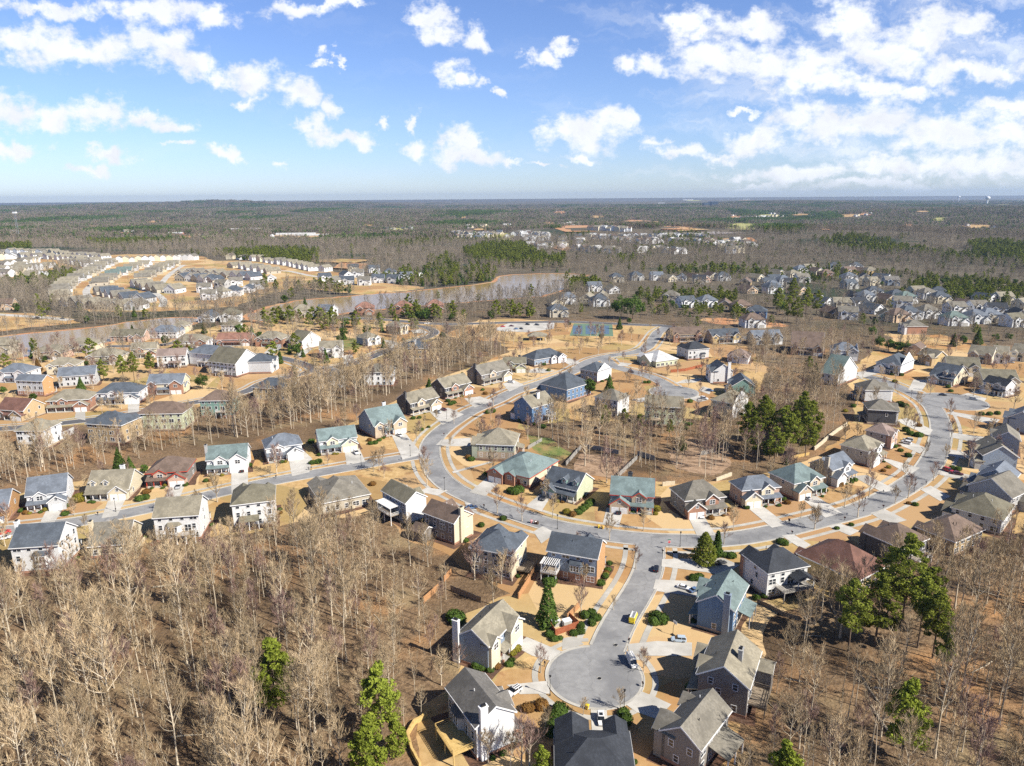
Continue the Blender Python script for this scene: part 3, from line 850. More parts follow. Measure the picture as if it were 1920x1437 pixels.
 (G6, 'C5', (520, 985, 868, 1120), (3, 1120, 1040), 6.6, 'h', 'brown', 'dark grey', 'L', 'dark grey', 'g2', {'deck': ('R', 0, 6, 3.5, 3.0)}, 'dark grey house with brown hip roof and white deck rails'),
 (G6, 'C5', (28, 1128, 490, 1388), (3, 655, 1210), 5.0, 'h', 'red brown', 'yellow', 'L', 'tan', 'g2', {'pitch': .7}, 'long golden walled house with red brown hip roof'),
 (G6, 'C4', (865, 1165, 1078, 1328), (3, 1430, 1258), 7.4, 'h', 'charcoal', 'white', 'L', 'brick', 'g2', {'deck': ('R', 1.0, 9, 3.6, 3.0, M_greywood), 'droof': 1, 'glassy': 'R', 'bh': .9}, 'white house with charcoal hip roof and raised covered deck'),
 # --- round the foreground cul-de-sac
 (G7, 'C7', (600, 315, 860, 386), (3, 958, 200), 7.2, 'gy', 'teal', 'blue', 'L', 'blue', 'a', {'m': -1, 'chim': ('A', 2.6, 'grey blue'), 'lean': ('R', 2, 7, 3, 3.2), 'gh': 5.4}, 'blue gable ended house with teal roof and tall chimney'),
 (G7, 'C7', (598, 812, 962, 912), (3, 1055, 652), 7.4, 'gy', 'tan', 'taupe', 'L', 'taupe', 'a', {'m': -1, 'chim': ('R0', -1, 'grey'), 'deck': ('R', -2, 6, 3.4, 2.6, M_wood), 'wing': [(4, 8, 2, 6, 6.0, 'x')], 'gh': 5.2}, 'grey brown house with large tan roof and roof chimney by the cul-de-sac'),
 (G7, 'C7', (345, 1192, 630, 1328), (3, 850, 1055), 6.4, 'gy', 'weathered', 'taupe', 'L', 'taupe', 'g2', {'lean': ('R', 1, 7, 4, 3.0), 'glassy': 'R', 'pitch': .72}, 'taupe gable ended house with weathered roof at bottom right'),
 (G7, 'C6', (1203, 1520, 1812, 1520), (0, 1222, 1150), 5.0, 'h', 'charcoal', 'grey', 'K', 'stone', 'g2', {'pitch': .58, 'g2h': 5.2, 'gp': 2.4}, 'charcoal hip roofed house at the bottom edge of the picture'),
 (G7, 'C6', (372, 832, 606, 1138), (3, 918, 1018), 7.6, 'gx', 'grey', 'grey', 'K', 'cream', 'a', {'sideR': 'white', 'chim': ('R', -2.6, 'white'), 'bay': ('A', -1, 2.8, 5.6), 'deck': ('A', 1.5, 8, 4.5, 2.7, M_yelwood), 'ventA': 1}, 'grey roofed house with white end, white chimney and yellow deck'),
 (G7, 'C6', (702, 528, 928, 290), (0, 455, 440), 6.8, 'gx', 'tan', 'grey blue', 'A', 'cream', 'g2', {'chim': ('L', -4.0, 'white'), 'gd': 2}, 'cream fronted house with tan roof and white chimney by the cul-de-sac'),
 # --- upper left neighbourhood
 (G8, 'R4', (-30, 392, 200, 392), 12, 6.0, 'h', 'blue grey', 'white', 'A', 'white', 'g2', {}, 'white house with blue grey roof at the left edge above the woods'),
 (G8, 'R4', (120, 448, 316, 458), (3, 385, 432), 8.4, 'gx', 'blue grey', 'pale grey', 'K', 'brick', 'a', {'sideR': 'orange', 'bh': 2.4, 'base': 'brick'}, 'tall pale house with orange brick gable end'),
 (G8, 'R4', (-30, 668, 178, 680), 12, 5.0, 'gx', 'red brown', 'tan', 'A', 'tan', 'g2', {}, 'tan house with red brown gabled roof at the left edge'),
 (G8, 'R4', (345, 608, 668, 592), 12, 5.8, 'h', 'tan', 'brick', 'A', 'brick', 'a', {}, 'brick house with tan hip roof and white drive, upper left'),
 (G8, 'R4', (425, 425, 715, 405), 11, 6.4, 'gx', 'blue grey', 'pale grey', 'K', 'white', 'g2', {}, 'long pale house with blue grey roof behind a dark conifer'),
 (G8, 'R4', (340, 345, 575, 335), 11, 5.4, 'h', 'tan', 'cream', 'A', 'cream', 'g2', {}, 'cream house with tan hip roof right of the rusty cedar'),
 (G8, 'R4', (242, 240, 470, 240), 12, 5.2, 'h', 'tan', 'pinkish', 'A', 'stone', 'g2', {}, 'tan roofed house nearest the lake at far left'),
 (G8, 'R4', (490, 188, 712, 186), 12, 5.4, 'h', 'tan', 'cream', 'A', 'cream', 'g2', {}, 'tan roofed cream house by the lake shore trees'),
 (G8, 'R4', (642, 275, 905, 270), 12, 5.4, 'h', 'tan', 'cream', 'A', 'stone', 'g2', {}, 'wide stone gabled house with tan roof above the pines'),
 (G8, 'R4', (712, 552, 1042, 540), 12, 5.8, 'h', 'slate', 'white', 'A', 'white', 'a', {}, 'white house with slate hip roof and brick garage, upper left'),
 (G8, 'R4', (978, 220, 1172, 212), (3, 1188, 190), 6.0, 'gx', 'tan', 'cream', 'A', 'brick', 'a', {'sideR': 'cream'}, 'brick fronted house with steep tan gable roof'),
 (G8, 'R4', (1168, 272, 1394, 262), 10, 7.4, 'gx', 'rosy brown', 'white', 'K', 'white', 'a', {'lean': ('A', 2, 7, 3, 3)}, 'white house with plain rosy brown roof'),
 (G8, 'R4', (1098, 478, 1372, 470), 11, 6.0, 'gx', 'blue grey', 'cream', 'A', 'brick', 'g2', {'wing': [(6.5, 9.5, -3, 3, 3.4, 'x')]}, 'blue grey roofed house with cream gable and brick wing'),
 (G8, 'R4', (812, 122, 1085, 120), 12, 4.4, 'gx', 'olive', 'pinkish', 'A', 'pinkish', 'r', {}, 'olive roofed house on the near lake shore'),
 (G8, 'R4', (1110, 92, 1325, 92), 13, 5.4, 'h', 'blue grey', 'white', 'K', 'white', 'g2', {}, 'blue grey hip roofed white house on the near lake shore'),
 (G8, 'R4', (1292, 160, 1545, 158), 12, 5.6, 'h', 'tan', 'white', 'A', 'brick', 'g2', {}, 'white house with tan hip roof and brick gable beside dark evergreen'),
 (G8, 'R4', (1615, 148, 1885, 145), 11, 4.6, 'gx', 'terracotta', 'brick', 'A', 'brick', 'g2', {}, 'brick house with terracotta roof'),
 (G8, 'R4', (1285, 45, 1392, 45), 11, 5.4, 'h', 'tan', 'cream', 'A', 'cream', 'g2', {}, 'small tan roofed house among trees near the lake inlet'),
 (G8, 'R4', (1655, 42, 1775, 42), 11, 5.4, 'h', 'olive', 'white', 'K', 'white', 'g2', {}, 'white house with olive roof by the evergreen screen'),
 (G8, 'R4', (1480, 225, 1640, 265), (3, 1690, 225), 8.0, 'h', 'blue grey', 'white', 'R', 'white', 'g2', {'deck': ('A', 0, 6, 3, 3)}, 'blue shaded white house with blue grey roof and porch decks'),
 (G8, 'R4', (1640, 285, 1765, 330), (3, 1862, 268), 8.0, 'gx', 'olive', 'white', 'K', 'white', 'g2', {'deck': ('A', 0, 6, 3, 3)}, 'white gable ended house with olive roof on the yellow lawn'),
 (G8, 'R5', (-75, 315, 108, 312), 12, 7.0, 'h', 'slate', 'pale grey', 'R', 'white', 'g2', {}, 'pale house with slate roof beside the dark street bend'),
 (G8, 'R4', (640, 775, 912, 790), 12, 8.2, 'h', 'slate', 'tan', 'K', 'stone', 'g2', {'glassy': 'A', 'lean': ('A', -3, 5, 3, 3)}, 'tan brick house with slate hip roof above the bare woods'),
 (G8, 'R4', (1015, 705, 1370, 698), 12, 8.0, 'h', 'brown', 'light green', 'K', 'stone', 'g2', {'glassy': 'A'}, 'pale green house with brown roof veiled by bare trees'),
 (G8, 'R4', (1492, 605, 1738, 602), 11, 8.2, 'h', 'brown', 'green', 'K', 'stone', 'g2', {'deck': ('A', 3, 5, 3, 3)}, 'grey green house with brown roof above the woods'),
 (G8, 'R4', (110, 830, 330, 830), 11, 8.0, 'h', 'tan', 'white', 'K', 'white', 'g2', {'deck': ('A', 0, 7, 3, 3)}, 'white house hidden in bare branches at the left'),
 (G8, 'R5', (-10, 140, 200, 142), 13, 5.8, 'h', 'tan', 'brick', 'A', 'brick', 'g2', {'wing': [(6.5, 11, -2, 6, 3.6, 'x')]}, 'brick house with steep tan hip roofs on the upper left street'),
 (G8, 'R5', (250, 140, 345, 160), (3, 480, 130), 6.2, 'gx', 'olive', 'white', 'A', 'brick', 'a', {'sideR': 'white'}, 'olive roofed house with broad white gable end'),
 (G8, 'R5', (470, 215, 650, 208), 11, 6.4, 'gx', 'tan', 'white', 'A', 'white', 'g2', {}, 'upright white house with tan gable roof and shutters'),
 (G8, 'R5', (702, 135, 830, 142), (3, 965, 130), 5.4, 'h', 'tan', 'grey blue', 'R', 'white', 'g2', {}, 'blue sided house with tan hip roof on the lawn'),
 (G8, 'R5', (938, 48, 1075, 52), (3, 1170, 42), 6.4, 'h', 'tan', 'olive', 'R', 'cream', 'g2', {'glassy': 'A'}, 'olive green house with tan hip roof at the road end'),
 (G8, 'R5', (1090, 215, 1290, 212), 12, 7.0, 'h', 'slate', 'tan', 'K', 'stone', 'g2', {'chim': ('A0', 0, 'white'), 'glassy': 'A'}, 'tan stone house with dark slate roof at the edge of the woods'),
 (G8, 'R5', (410, 430, 640, 425), 12, 7.0, 'h', 'blue grey', 'white', 'K', 'white', 'g2', {'chim': ('A0', -1, 'white')}, 'blue grey roofed house with white chimney behind grey trunks'),
 (G8, 'R5', (-30, 505, 220, 515), 12, 6.5, 'h', 'slate', 'tan', 'K', 'stone', 'g2', {}, 'slate roofed house with brick chimney behind bare trees'),
 (G8, 'R5', (800, 395, 1030, 390), 11, 8.0, 'h', 'weathered', 'white', 'K', 'white', 'g2', {'glassy': 'A'}, 'white house almost hidden behind tall pale trees'),
]
for d in DATA:
    house(d[0], d[1], d[2], d[3], d[4], d[5], d[6], d[7], d[8], d[9], d[10], d[11], d[12])
# ---------------------------------------------------------------- middle distance and far houses
SIMPLE = {}


def simple_meshes(shape, rc, wc):
    key = (shape, rc, wc)
    if key in SIMPLE: return SIMPLE[key]
    rm = roofmat(rc); wm = wallmat(wc)
    w = MB(); q = MB()
    W, D, h = {0: (13, 10, 5.6), 1: (11, 16, 3.6), 2: (14, 11, 5.6), 3: (12, 14, 4.2)}[shape]
    w.box(-W / 2, W / 2, -D / 2, D / 2, 0, h, wm)
    p = .66
    if shape in (0,):
        for x0, x1 in ((-W / 2, -W / 2 + .2), (W / 2 - .2, W / 2)): w.extrude_x([(-D / 2, h), (D / 2, h), (0, h + p * D / 2)], x0, x1, wm)
        gable_solid(q, 'x', D, h, p, .45, -W / 2 - .35, W / 2 + .35, rm)
        for s in (-1, 1): rake(q, 'x', D, h, p, .45, s * (W / 2 + .35), M_trim, s)
    elif shape in (1, 3):
        for y0, y1 in ((-D / 2, -D / 2 + .2), (D / 2 - .2, D / 2)): w.extrude_y([(-W / 2, h), (W / 2, h), (0, h + p * W / 2)], y0, y1, wm)
        gable_solid(q, 'y', W, h, p, .45, -D / 2 - .35, D / 2 + .35, rm)
        for s in (-1, 1): rake(q, 'y', W, h, p, .45, s * (D / 2 + .35), M_trim, s)
    else:
        hip_solid(q, W, D, h, p, .45, rm)
    # one gabled garage wing in front and a smaller gable
    if shape in (0, 2, 3):
        for cx, gw, proj, he in ((W * .27, W * .42, 2.2, 3.2), (-W * .22, W * .3, .8, h - .3)):
            y1 = -D / 2 - proj
            w.box(cx - gw / 2, cx + gw / 2, y1, -D / 2 + .5, 0, he, wm)
            w.extrude_y([(cx - gw / 2, he), (cx + gw / 2, he), (cx, he + p * gw / 2)], y1, y1 + .2, wm)
            gable_solid(q, 'y', gw, he, p, .35, y1 - .35, -D / 2 + 2.6, rm, shift=cx)
            rake(q, 'y', gw, he, p, .35, y1 - .35, M_trim, -1, shift=cx)
            w.box(cx - gw * .3, cx + gw * .3, y1 - .05, y1 - .005, .2 if he < 4 else 3.3, 2.3 if he < 4 else 4.7, M_walk if he < 4 else M_glass)
    else:
        w.box(-2.6, 2.6, -D / 2 - .06, -D / 2 - .005, .1, 2.3, M_walk)
        w.box(-1.2, 1.2, -D / 2 - .06, -D / 2 - .005, 3.4, 4.5, M_glass)
    for sy in (-1, 1):
        y0 = sy * D / 2
        a, b = sorted((y0 + sy * .005, y0 + sy * .06))
        for zc in ([1.6, 4.3] if h > 5 else [1.7]):
            for k in range(4):
                xc = (-.5 + (k + .5) / 4) * W
                if sy < 0 and shape in (0, 2, 3) and abs(xc - W * .27) < 3: continue
                w.box(xc - .55, xc + .55, a, b, zc - .75, zc + .75, M_glass)
    for sx in (-1, 1):
        x0 = sx * W / 2
        a, b = sorted((x0 + sx * .005, x0 + sx * .06))
        for k in range(2):
            yc = (-.5 + (k + .5) / 2) * D
            w.box(a, b, yc - .5, yc + .5, (4.3 if h > 5 else 1.7) - .7, (4.3 if h > 5 else 1.7) + .7, M_glass)
    SIMPLE[key] = (w.mesh('house_walls'), q.mesh('house_roof'))
    return SIMPLE[key]


def simple_house(p, ang, shape, rc, wc, label, group, s=1.0):
    mw, mr = simple_meshes(shape, rc, wc)
    root = empty('house', (p.x, p.y, p.z), ang)
    root.scale = (s, s, s)
    for nm, me in (('wall', mw), ('roof', mr)):
        o = bpy.data.objects.new(nm, me); COL.objects.link(o); o.parent = root
    tag(root, label, 'house', group)
    HOUSES.append((Vector((p.x, p.y, 0)), ang, 15 * s, 14 * s, root, group))
    return root


def dense_poly(pts, step):
    out = []
    for a, b in zip(pts[:-1], pts[1:]):
        n = max(1, int((b - a).length / step))
        for i in range(n): out.append(a.lerp(b, i / n))
    out.append(pts[-1])
    return out


def along(pts, n):
    L = [0.0]
    for a, b in zip(pts[:-1], pts[1:]): L.append(L[-1] + (b - a).length)
    res = []
    for i in range(n):
        t = L[-1] * (i + .5) / n
        k = max(j for j in range(len(L)) if L[j] <= t + 1e-6)
        k = min(k, len(pts) - 2)
        u = (t - L[k]) / max(1e-6, L[k + 1] - L[k])
        p = pts[k].lerp(pts[k + 1], u); d = (pts[k + 1] - pts[k]).normalized()
        res.append((p, d))
    return res


SUB = 'pale houses of the subdivision beyond the lake'
rr = random.Random(3)
ROWS = [  # crop, points, n, side (+1: front to the left of the walking direction), name, roof colours
 ('Q1', [(515, 570), (520, 500), (600, 425), (760, 350), (870, 290), (960, 250)], 15, -1, 'outer curve', ('tan', 'tan', 'weathered')),
 ('Q1', [(850, 450), (960, 375), (1060, 335), (1180, 295), (1280, 270)], 9, 1, 'row inside the left street', ('tan', 'weathered', 'green grey')),
 ('Q1', [(600, 600), (740, 618), (930, 635), (1060, 640), (1240, 640)], 7, 1, 'row nearest the lake', ('tan', 'weathered')),
 ('Q1', [(880, 500), (960, 530), (1060, 565), (1140, 580), (1320, 585)], 6, 1, 'lower inner row', ('slate', 'weathered', 'slate')),
 ('Q1', [(1180, 445), (1240, 460), (1320, 480), (1410, 495), (1560, 500)], 6, 1, 'inner loop bottom', ('weathered', 'tan')),
 ('Q1', [(1210, 400), (1290, 355), (1370, 315), (1440, 285), (1510, 262)], 7, -1, 'inner loop left side', ('tan', 'weathered')),
 ('Q1', [(1540, 350), (1680, 352), (1790, 358), (1910, 362)], 6, -1, 'inner loop upper row', ('weathered', 'tan')),
 ('Q1', [(1540, 395), (1680, 398), (1780, 410), (1880, 415)], 5, 1, 'inner loop lower row', ('weathered', 'slate')),
 ('Q2', [(230, 270), (350, 280), (460, 300), (600, 325)], 6, 1, 'short row among bare trees', ('tan', 'weathered')),
 ('Q2', [(180, 350), (330, 360), (450, 375)], 4, 1, 'row above the blue roofs', ('slate', 'weathered')),
]
for crop, pts, n, side, nm, rcs in ROWS:
    wp = [at(*cp(crop, x, y)) for x, y in pts]
    for p, d in along(wp, n):
        nx = Vector((-d.y, d.x, 0)) * side
        ang = math.atan2(nx.y, nx.x) + PI / 2
        rc = rr.choice(rcs); wc = rr.choice(('white', 'white', 'cream', 'pale grey', 'beige'))
        p.z = hgt(p.x, p.y)
        simple_house(p, ang + rr.uniform(-.06, .06), rr.choice((1, 3, 3)), rc, wc, f'{wc} house with {rc} roof, {nm} of subdivision beyond the lake', SUB, 1.24)
SINGLES = [
 ('Q2', SUB, 'on the far lake shore', [(80, 395, .1, 'slate', 'white', 2), (165, 440, -.3, 'weathered', 'grey', 0), (275, 418, .4, 'weathered', 'white', 0), (262, 498, .1, 'slate', 'white', 2), (372, 470, .1, 'slate', 'white', 1), (450, 445, .2, 'weathered', 'pale grey', 0), (55, 530, .2, 'weathered', 'white', 0), (160, 510, -.4, 'tan', 'pale grey', 2), (20, 470, .2, 'weathered', 'white', 0), (560, 385, .3, 'pale grey', 'white', 1)]),
 ('Q2', SUB, 'on the wooded point right of the lake houses', [(1000, 380, .5, 'slate', 'white', 0), (1075, 398, -.2, 'weathered', 'white', 1), (1190, 408, .2, 'slate', 'pale grey', 0), (1175, 350, .6, 'slate', 'white', 1), (1325, 412, .05, 'weathered', 'white', 0), (1440, 392, .1, 'slate', 'white', 0), (1400, 310, .4, 'slate', 'white', 0), (1430, 345, .2, 'weathered', 'white', 1), (1535, 342, .1, 'slate', 'white', 2), (1562, 395, -.1, 'slate', 'pale grey', 0), (1665, 372, .4, 'blue grey', 'pale grey', 0), (1750, 360, .8, 'tan', 'white', 1), (1235, 298, .2, 'slate', 'cream', 0), (1270, 345, .1, 'weathered', 'white', 0)]),
 ('Q2', 'houses on the near lake shore', 'on the near lake shore', [(55, 705, .1, 'slate', 'white', 1), (240, 705, .2, 'olive', 'white', 2), (820, 672, .3, 'tan', 'beige', 2), (1020, 668, -.3, 'blue grey', 'white', 0), (1330, 650, .1, 'terracotta', 'brick', 2), (1640, 640, .02, 'terracotta', 'brick', 2), (1900, 630, .1, 'terracotta', 'brick', 2)]),
 ('Q3', 'houses beyond the tennis courts', 'in the trees beyond the tennis courts', [(110, 300, .1, 'blue grey', 'white', 2), (10, 320, .2, 'tan', 'cream', 1), (270, 285, -.3, 'tan', 'cream', 1), (385, 270, -.2, 'tan', 'cream', 1), (360, 320, .3, 'slate', 'pale grey', 2), (320, 200, .2, 'blue grey', 'white', 0), (470, 215, .2, 'tan', 'white', 1), (20, 405, .2, 'slate', 'beige', 2), (950, 285, -.3, 'weathered', 'beige', 2), (1070, 330, .3, 'slate', 'white', 0), (1240, 325, .2, 'blue grey', 'white', 2), (1390, 340, -.3, 'brown', 'tan', 1), (1520, 370, .1, 'brown', 'tan', 2), (1650, 420, -.4, 'slate', 'blue', 2), (1610, 490, .1, 'brown', 'white', 2)]),
 ('Q3', 'houses right of the lake', 'right of the lake below dark pines', [(500, 125, .2, 'slate', 'beige', 2), (660, 110, .3, 'slate', 'grey', 2), (830, 110, .1, 'blue grey', 'white', 0), (930, 120, .4, 'tan', 'cream', 1), (1035, 115, -.3, 'slate', 'white', 1), (1130, 112, .3, 'brown', 'cream', 1), (1210, 125, .3, 'brown', 'pinkish', 1), (1180, 140, -.2, 'charcoal', 'cream', 0), (1280, 100, .2, 'brown', 'cream', 1), (1370, 115, .1, 'slate', 'pale grey', 2), (1640, 115, .5, 'tan', 'cream', 1), (1560, 150, -.4, 'brown', 'tan', 1), (1740, 165, .2, 'slate', 'cream', 0), (1575, 215, .3, 'brown', 'peach', 1), (1820, 95, .3, 'tan', 'cream', 1), (1775, 215, .2, 'slate', 'white', 2)]),
 ('Q4', 'houses in the right middle distance', 'in the right middle distance', [(235, 130, .3, 'blue grey', 'white', 2), (360, 135, .2, 'brown', 'cream', 1), (180, 170, .3, 'tan', 'cream', 2), (170, 235, -.3, 'charcoal', 'cream', 0), (430, 165, .1, 'brown', 'brick', 2), (580, 110, .3, 'tan', 'white', 1), (600, 140, .2, 'brown', 'tan', 0), (650, 105, .1, 'slate', 'white', 2), (760, 145, .1, 'tan', 'yellow', 2), (600, 190, .2, 'blue grey', 'white', 2), (600, 245, .4, 'slate', 'grey', 0), (850, 185, .6, 'slate', 'white', 1), (915, 220, -.1, 'grey', 'grey blue', 0), (345, 350, .3, 'brown', 'white', 1), (400, 372, .4, 'slate', 'white', 1), (545, 395, -.2, 'tan', 'cream', 0), (665, 395, .3, 'charcoal', 'white', 0), (770, 425, .4, 'slate', 'white', 1), (880, 475, -.4, 'olive', 'light green', 1), (960, 490, .2, 'brown', 'peach', 2), (1180, 320, .2, 'weathered', 'white', 2), (1275, 350, .1, 'slate', 'cream', 2), (1395, 430, .1, 'weathered', 'white', 0), (1380, 515, .1, 'green grey', 'white', 2), (1180, 460, .2, 'weathered', 'white', 2), (1620, 345, .3, 'slate', 'white', 1), (1755, 350, .1, 'tan', 'cream', 0), (1700, 440, -.2, 'charcoal', 'white', 0), (1640, 490, .1, 'blue grey', 'beige', 2), (1830, 525, .3, 'olive', 'white', 0), (780, 305, .1, 'slate', 'grey', 2), (40, 205, .2, 'slate', 'cream', 0), (30, 260, .2, 'blue grey', 'cream', 2), (65, 150, .3, 'tan', 'cream', 1), (1020, 350, .2, 'green grey', 'white', 2), (215, 285, .4, 'brown', 'peach', 1), (300, 118, .2, 'tan', 'cream', 0), (495, 105, -.3, 'slate', 'white', 2), (700, 135, .4, 'brown', 'tan', 1), (250, 195, .1, 'weathered', 'white', 0), (110, 215, .2, 'blue grey', 'pale grey', 2), (720, 180, -.3, 'charcoal', 'cream', 1), (770, 225, .4, 'tan', 'cream', 0), (950, 335, .1, 'slate', 'white', 2), (880, 350, .2, 'brown', 'tan', 1), (1000, 385, -.3, 'weathered', 'white', 0), (720, 340, .4, 'blue grey', 'pale grey', 2), (640, 330, .1, 'charcoal', 'cream', 1), (1110, 300, .2, 'tan', 'cream', 0), (1270, 310, -.3, 'slate', 'white', 2), (1480, 395, .4, 'brown', 'tan', 1), (1560, 420, .1, 'weathered', 'white', 0), (1540, 500, .2, 'blue grey', 'pale grey', 2), (1870, 470, -.3, 'charcoal', 'cream', 1), (1905, 400, .4, 'tan', 'cream', 0), (1040, 470, .1, 'slate', 'white', 2), (480, 455, .2, 'brown', 'tan', 1), (590, 470, -.3, 'weathered', 'white', 0)]),
 ('R1', 'houses at the far left shore', 'at the far left lake shore', [(40, 660, .2, 'brown', 'peach', 0), (20, 905, .1, 'tan', 'beige', 2)]),
]
for crop, grp, where, lst in SINGLES:
    for x, y, a, rc, wc, shp in lst:
        p = at(*cp(crop, x, y))
        simple_house(p, a, shp, rc, wc, f'{wc} house with {rc} roof {where}', grp, 1.16)

# the dense estate and scattered buildings farther out: one mass, too many and small to count
far = MB()
TM = [roofmat(n) for n in ('tan', 'weathered', 'pale grey', 'slate', 'brown')]
WM = [wallmat(n) for n in ('white', 'white', 'cream', 'pale grey')]


def far_box(p, ang, s, rm=None, wm=None, L=None):
    far.T = Matrix.Translation(p) @ rotz(ang)
    W = L or rr.uniform(10, 14); D = rr.uniform(9, 12); h = rr.choice((3.6, 5.6, 6.2))
    rm = rm or rr.choice(TM); wm = wm or rr.choice(WM)
    W *= s; D *= s; h *= s
    far.box(-W / 2, W / 2, -D / 2, D / 2, -2, h, wm)
    for x0, x1 in ((-W / 2, -W / 2 + .3), (W / 2 - .3, W / 2)): far.extrude_x([(-D / 2, h), (D / 2, h), (0, h + .6 * D / 2)], x0, x1, wm)
    gable_solid(far, 'x', D, h, .6, .4, -W / 2 - .3, W / 2 + .3, rm)
    for sy in (-1, 1):
        for k in range(3):
            xc = (-.33 + .33 * k) * W; y0 = sy * D / 2
            a, b = sorted((y0, y0 + sy * .06))
            far.box(xc - .8, xc + .8, a, b, h - 2.4, h - .9, M_glass)


def far_row(pts, n, s=1.0, jit=4):
    wp = [at(x, y) for x, y in pts]
    for p, d in along(wp, n):
        p = p + Vector((rr.uniform(-jit, jit), rr.uniform(-jit, jit) * 2, 0)); p.z = hgt(p.x, p.y)
        far_box(p, math.atan2(d.y, d.x) + rr.choice((0, PI / 2)) + rr.uniform(-.2, .2), s)


Z = lambda x, y: (840 + x / 3.2, 400 + y / 3.2)
for pts, n in (([(20, 130), (150, 140), (330, 130)], 14), ([(60, 155), (170, 165), (250, 150)], 9), ([(400, 135), (520, 140), (600, 145)], 9), ([(470, 165), (600, 165)], 7), ([(500, 205), (560, 220), (620, 205)], 6),
               ([(690, 155), (690, 220)], 6), ([(790, 150), (800, 215)], 6), ([(840, 155), (980, 155), (1120, 150), (1250, 155)], 20), ([(1040, 180), (1180, 185), (1260, 180)], 10), ([(1260, 155), (1400, 150), (1550, 160)], 14),
               ([(1350, 180), (1500, 185), (1600, 180)], 11), ([(1550, 205), (1650, 195), (1760, 190), (1840, 205)], 13), ([(1600, 215), (1760, 215)], 7), ([(1680, 240), (1760, 240)], 4), ([(1130, 240), (1250, 235), (1400, 245)], 8), ([(760, 225), (880, 235), (1030, 240)], 6),
               ([(860, 100), (1000, 105), (1090, 110)], 9), ([(960, 75), (1040, 80), (1180, 82)], 5), ([(680, 75), (780, 68)], 4), ([(330, 85), (370, 80)], 2), ([(100, 90), (240, 85)], 4)):
    far_row([Z(x, y) for x, y in pts], int(n * 2.3), 1.3)
for pts, n in (([(1365, 407), (1490, 400)], 20), ([(1380, 410), (1470, 406)], 12), ([(1515, 405), (1538, 404)], 5), ([(1555, 404), (1640, 395)], 14), ([(1600, 407), (1650, 402)], 6), ([(1700, 398), (1760, 395)], 5), ([(1560, 377), (1600, 376)], 4),
               ([(700, 434), (770, 430)], 6), ([(720, 422), (740, 430)], 3), ([(1020, 397), (1080, 398)], 4), ([(640, 407), (660, 405)], 3), ([(385, 404), (420, 404)], 4), ([(470, 404), (490, 405)], 2), ([(225, 435), (250, 440)], 4), ([(0, 437), (30, 440)], 3),
               ([(820, 407), (870, 408)], 5), ([(500, 445), (520, 446)], 1), ([(950, 446), (1010, 444)], 5), ([(1750, 420), (1900, 432)], 3), ([(1180, 372), (1200, 373)], 2), ([(1690, 380), (1790, 385)], 5)):
    far_row(pts, n, 1.15, 12)
for pts, n in (([(10, 165), (230, 168), (450, 172), (680, 198), (920, 222)], 19), ([(60, 205), (200, 200), (460, 215), (680, 232), (840, 250)], 15), ([(10, 285), (120, 275), (220, 262), (300, 240)], 9), ([(20, 370), (120, 355), (250, 320), (340, 302), (440, 280)], 10),
               ([(-60, 215), (10, 215), (130, 210)], 6), ([(-60, 330), (10, 325), (130, 308), (230, 290)], 8), ([(240, 388), (360, 362)], 4), ([(560, 245), (700, 265), (780, 278)], 6), ([(1000, 240), (1180, 232), (1340, 230), (1560, 222), (1680, 222)], 13), ([(1925, 214), (2051, 211), (2281, 235), (2512, 272), (2690, 312), (2847, 319)], 15)):
    wp = [at(*cp('Q1', x, y)) for x, y in pts]
    for p, d in along(wp, n):
        p.z = hgt(p.x, p.y); far_box(p, math.atan2(d.y, d.x) + PI / 2 + rr.uniform(-.08, .08), 1.12, TM[rr.choice((0, 0, 1))], L=15)
# long low sheds and warehouses near the horizon
for x, y, L in ((1190, 374, 130), (1290, 376, 160), (1400, 374, 200), (1700, 378, 150), (1240, 382, 90), (350, 444, 60), (555, 443, 110), (590, 444, 110), (475, 433, 50), (445, 434, 45), (330, 442, 45), (1880, 383, 90)):
    p = at(x, y); far_box(p, rr.uniform(-.1, .1), 1.0, roofmat('pale grey') if L != 60 else roofmat('brown'), WM[0] if L > 60 else wallmat('brick'), L)
far.T = None
tag(far.build('houses'), 'mass of tiny pale houses and sheds in the far distance', None, None, 'stuff')
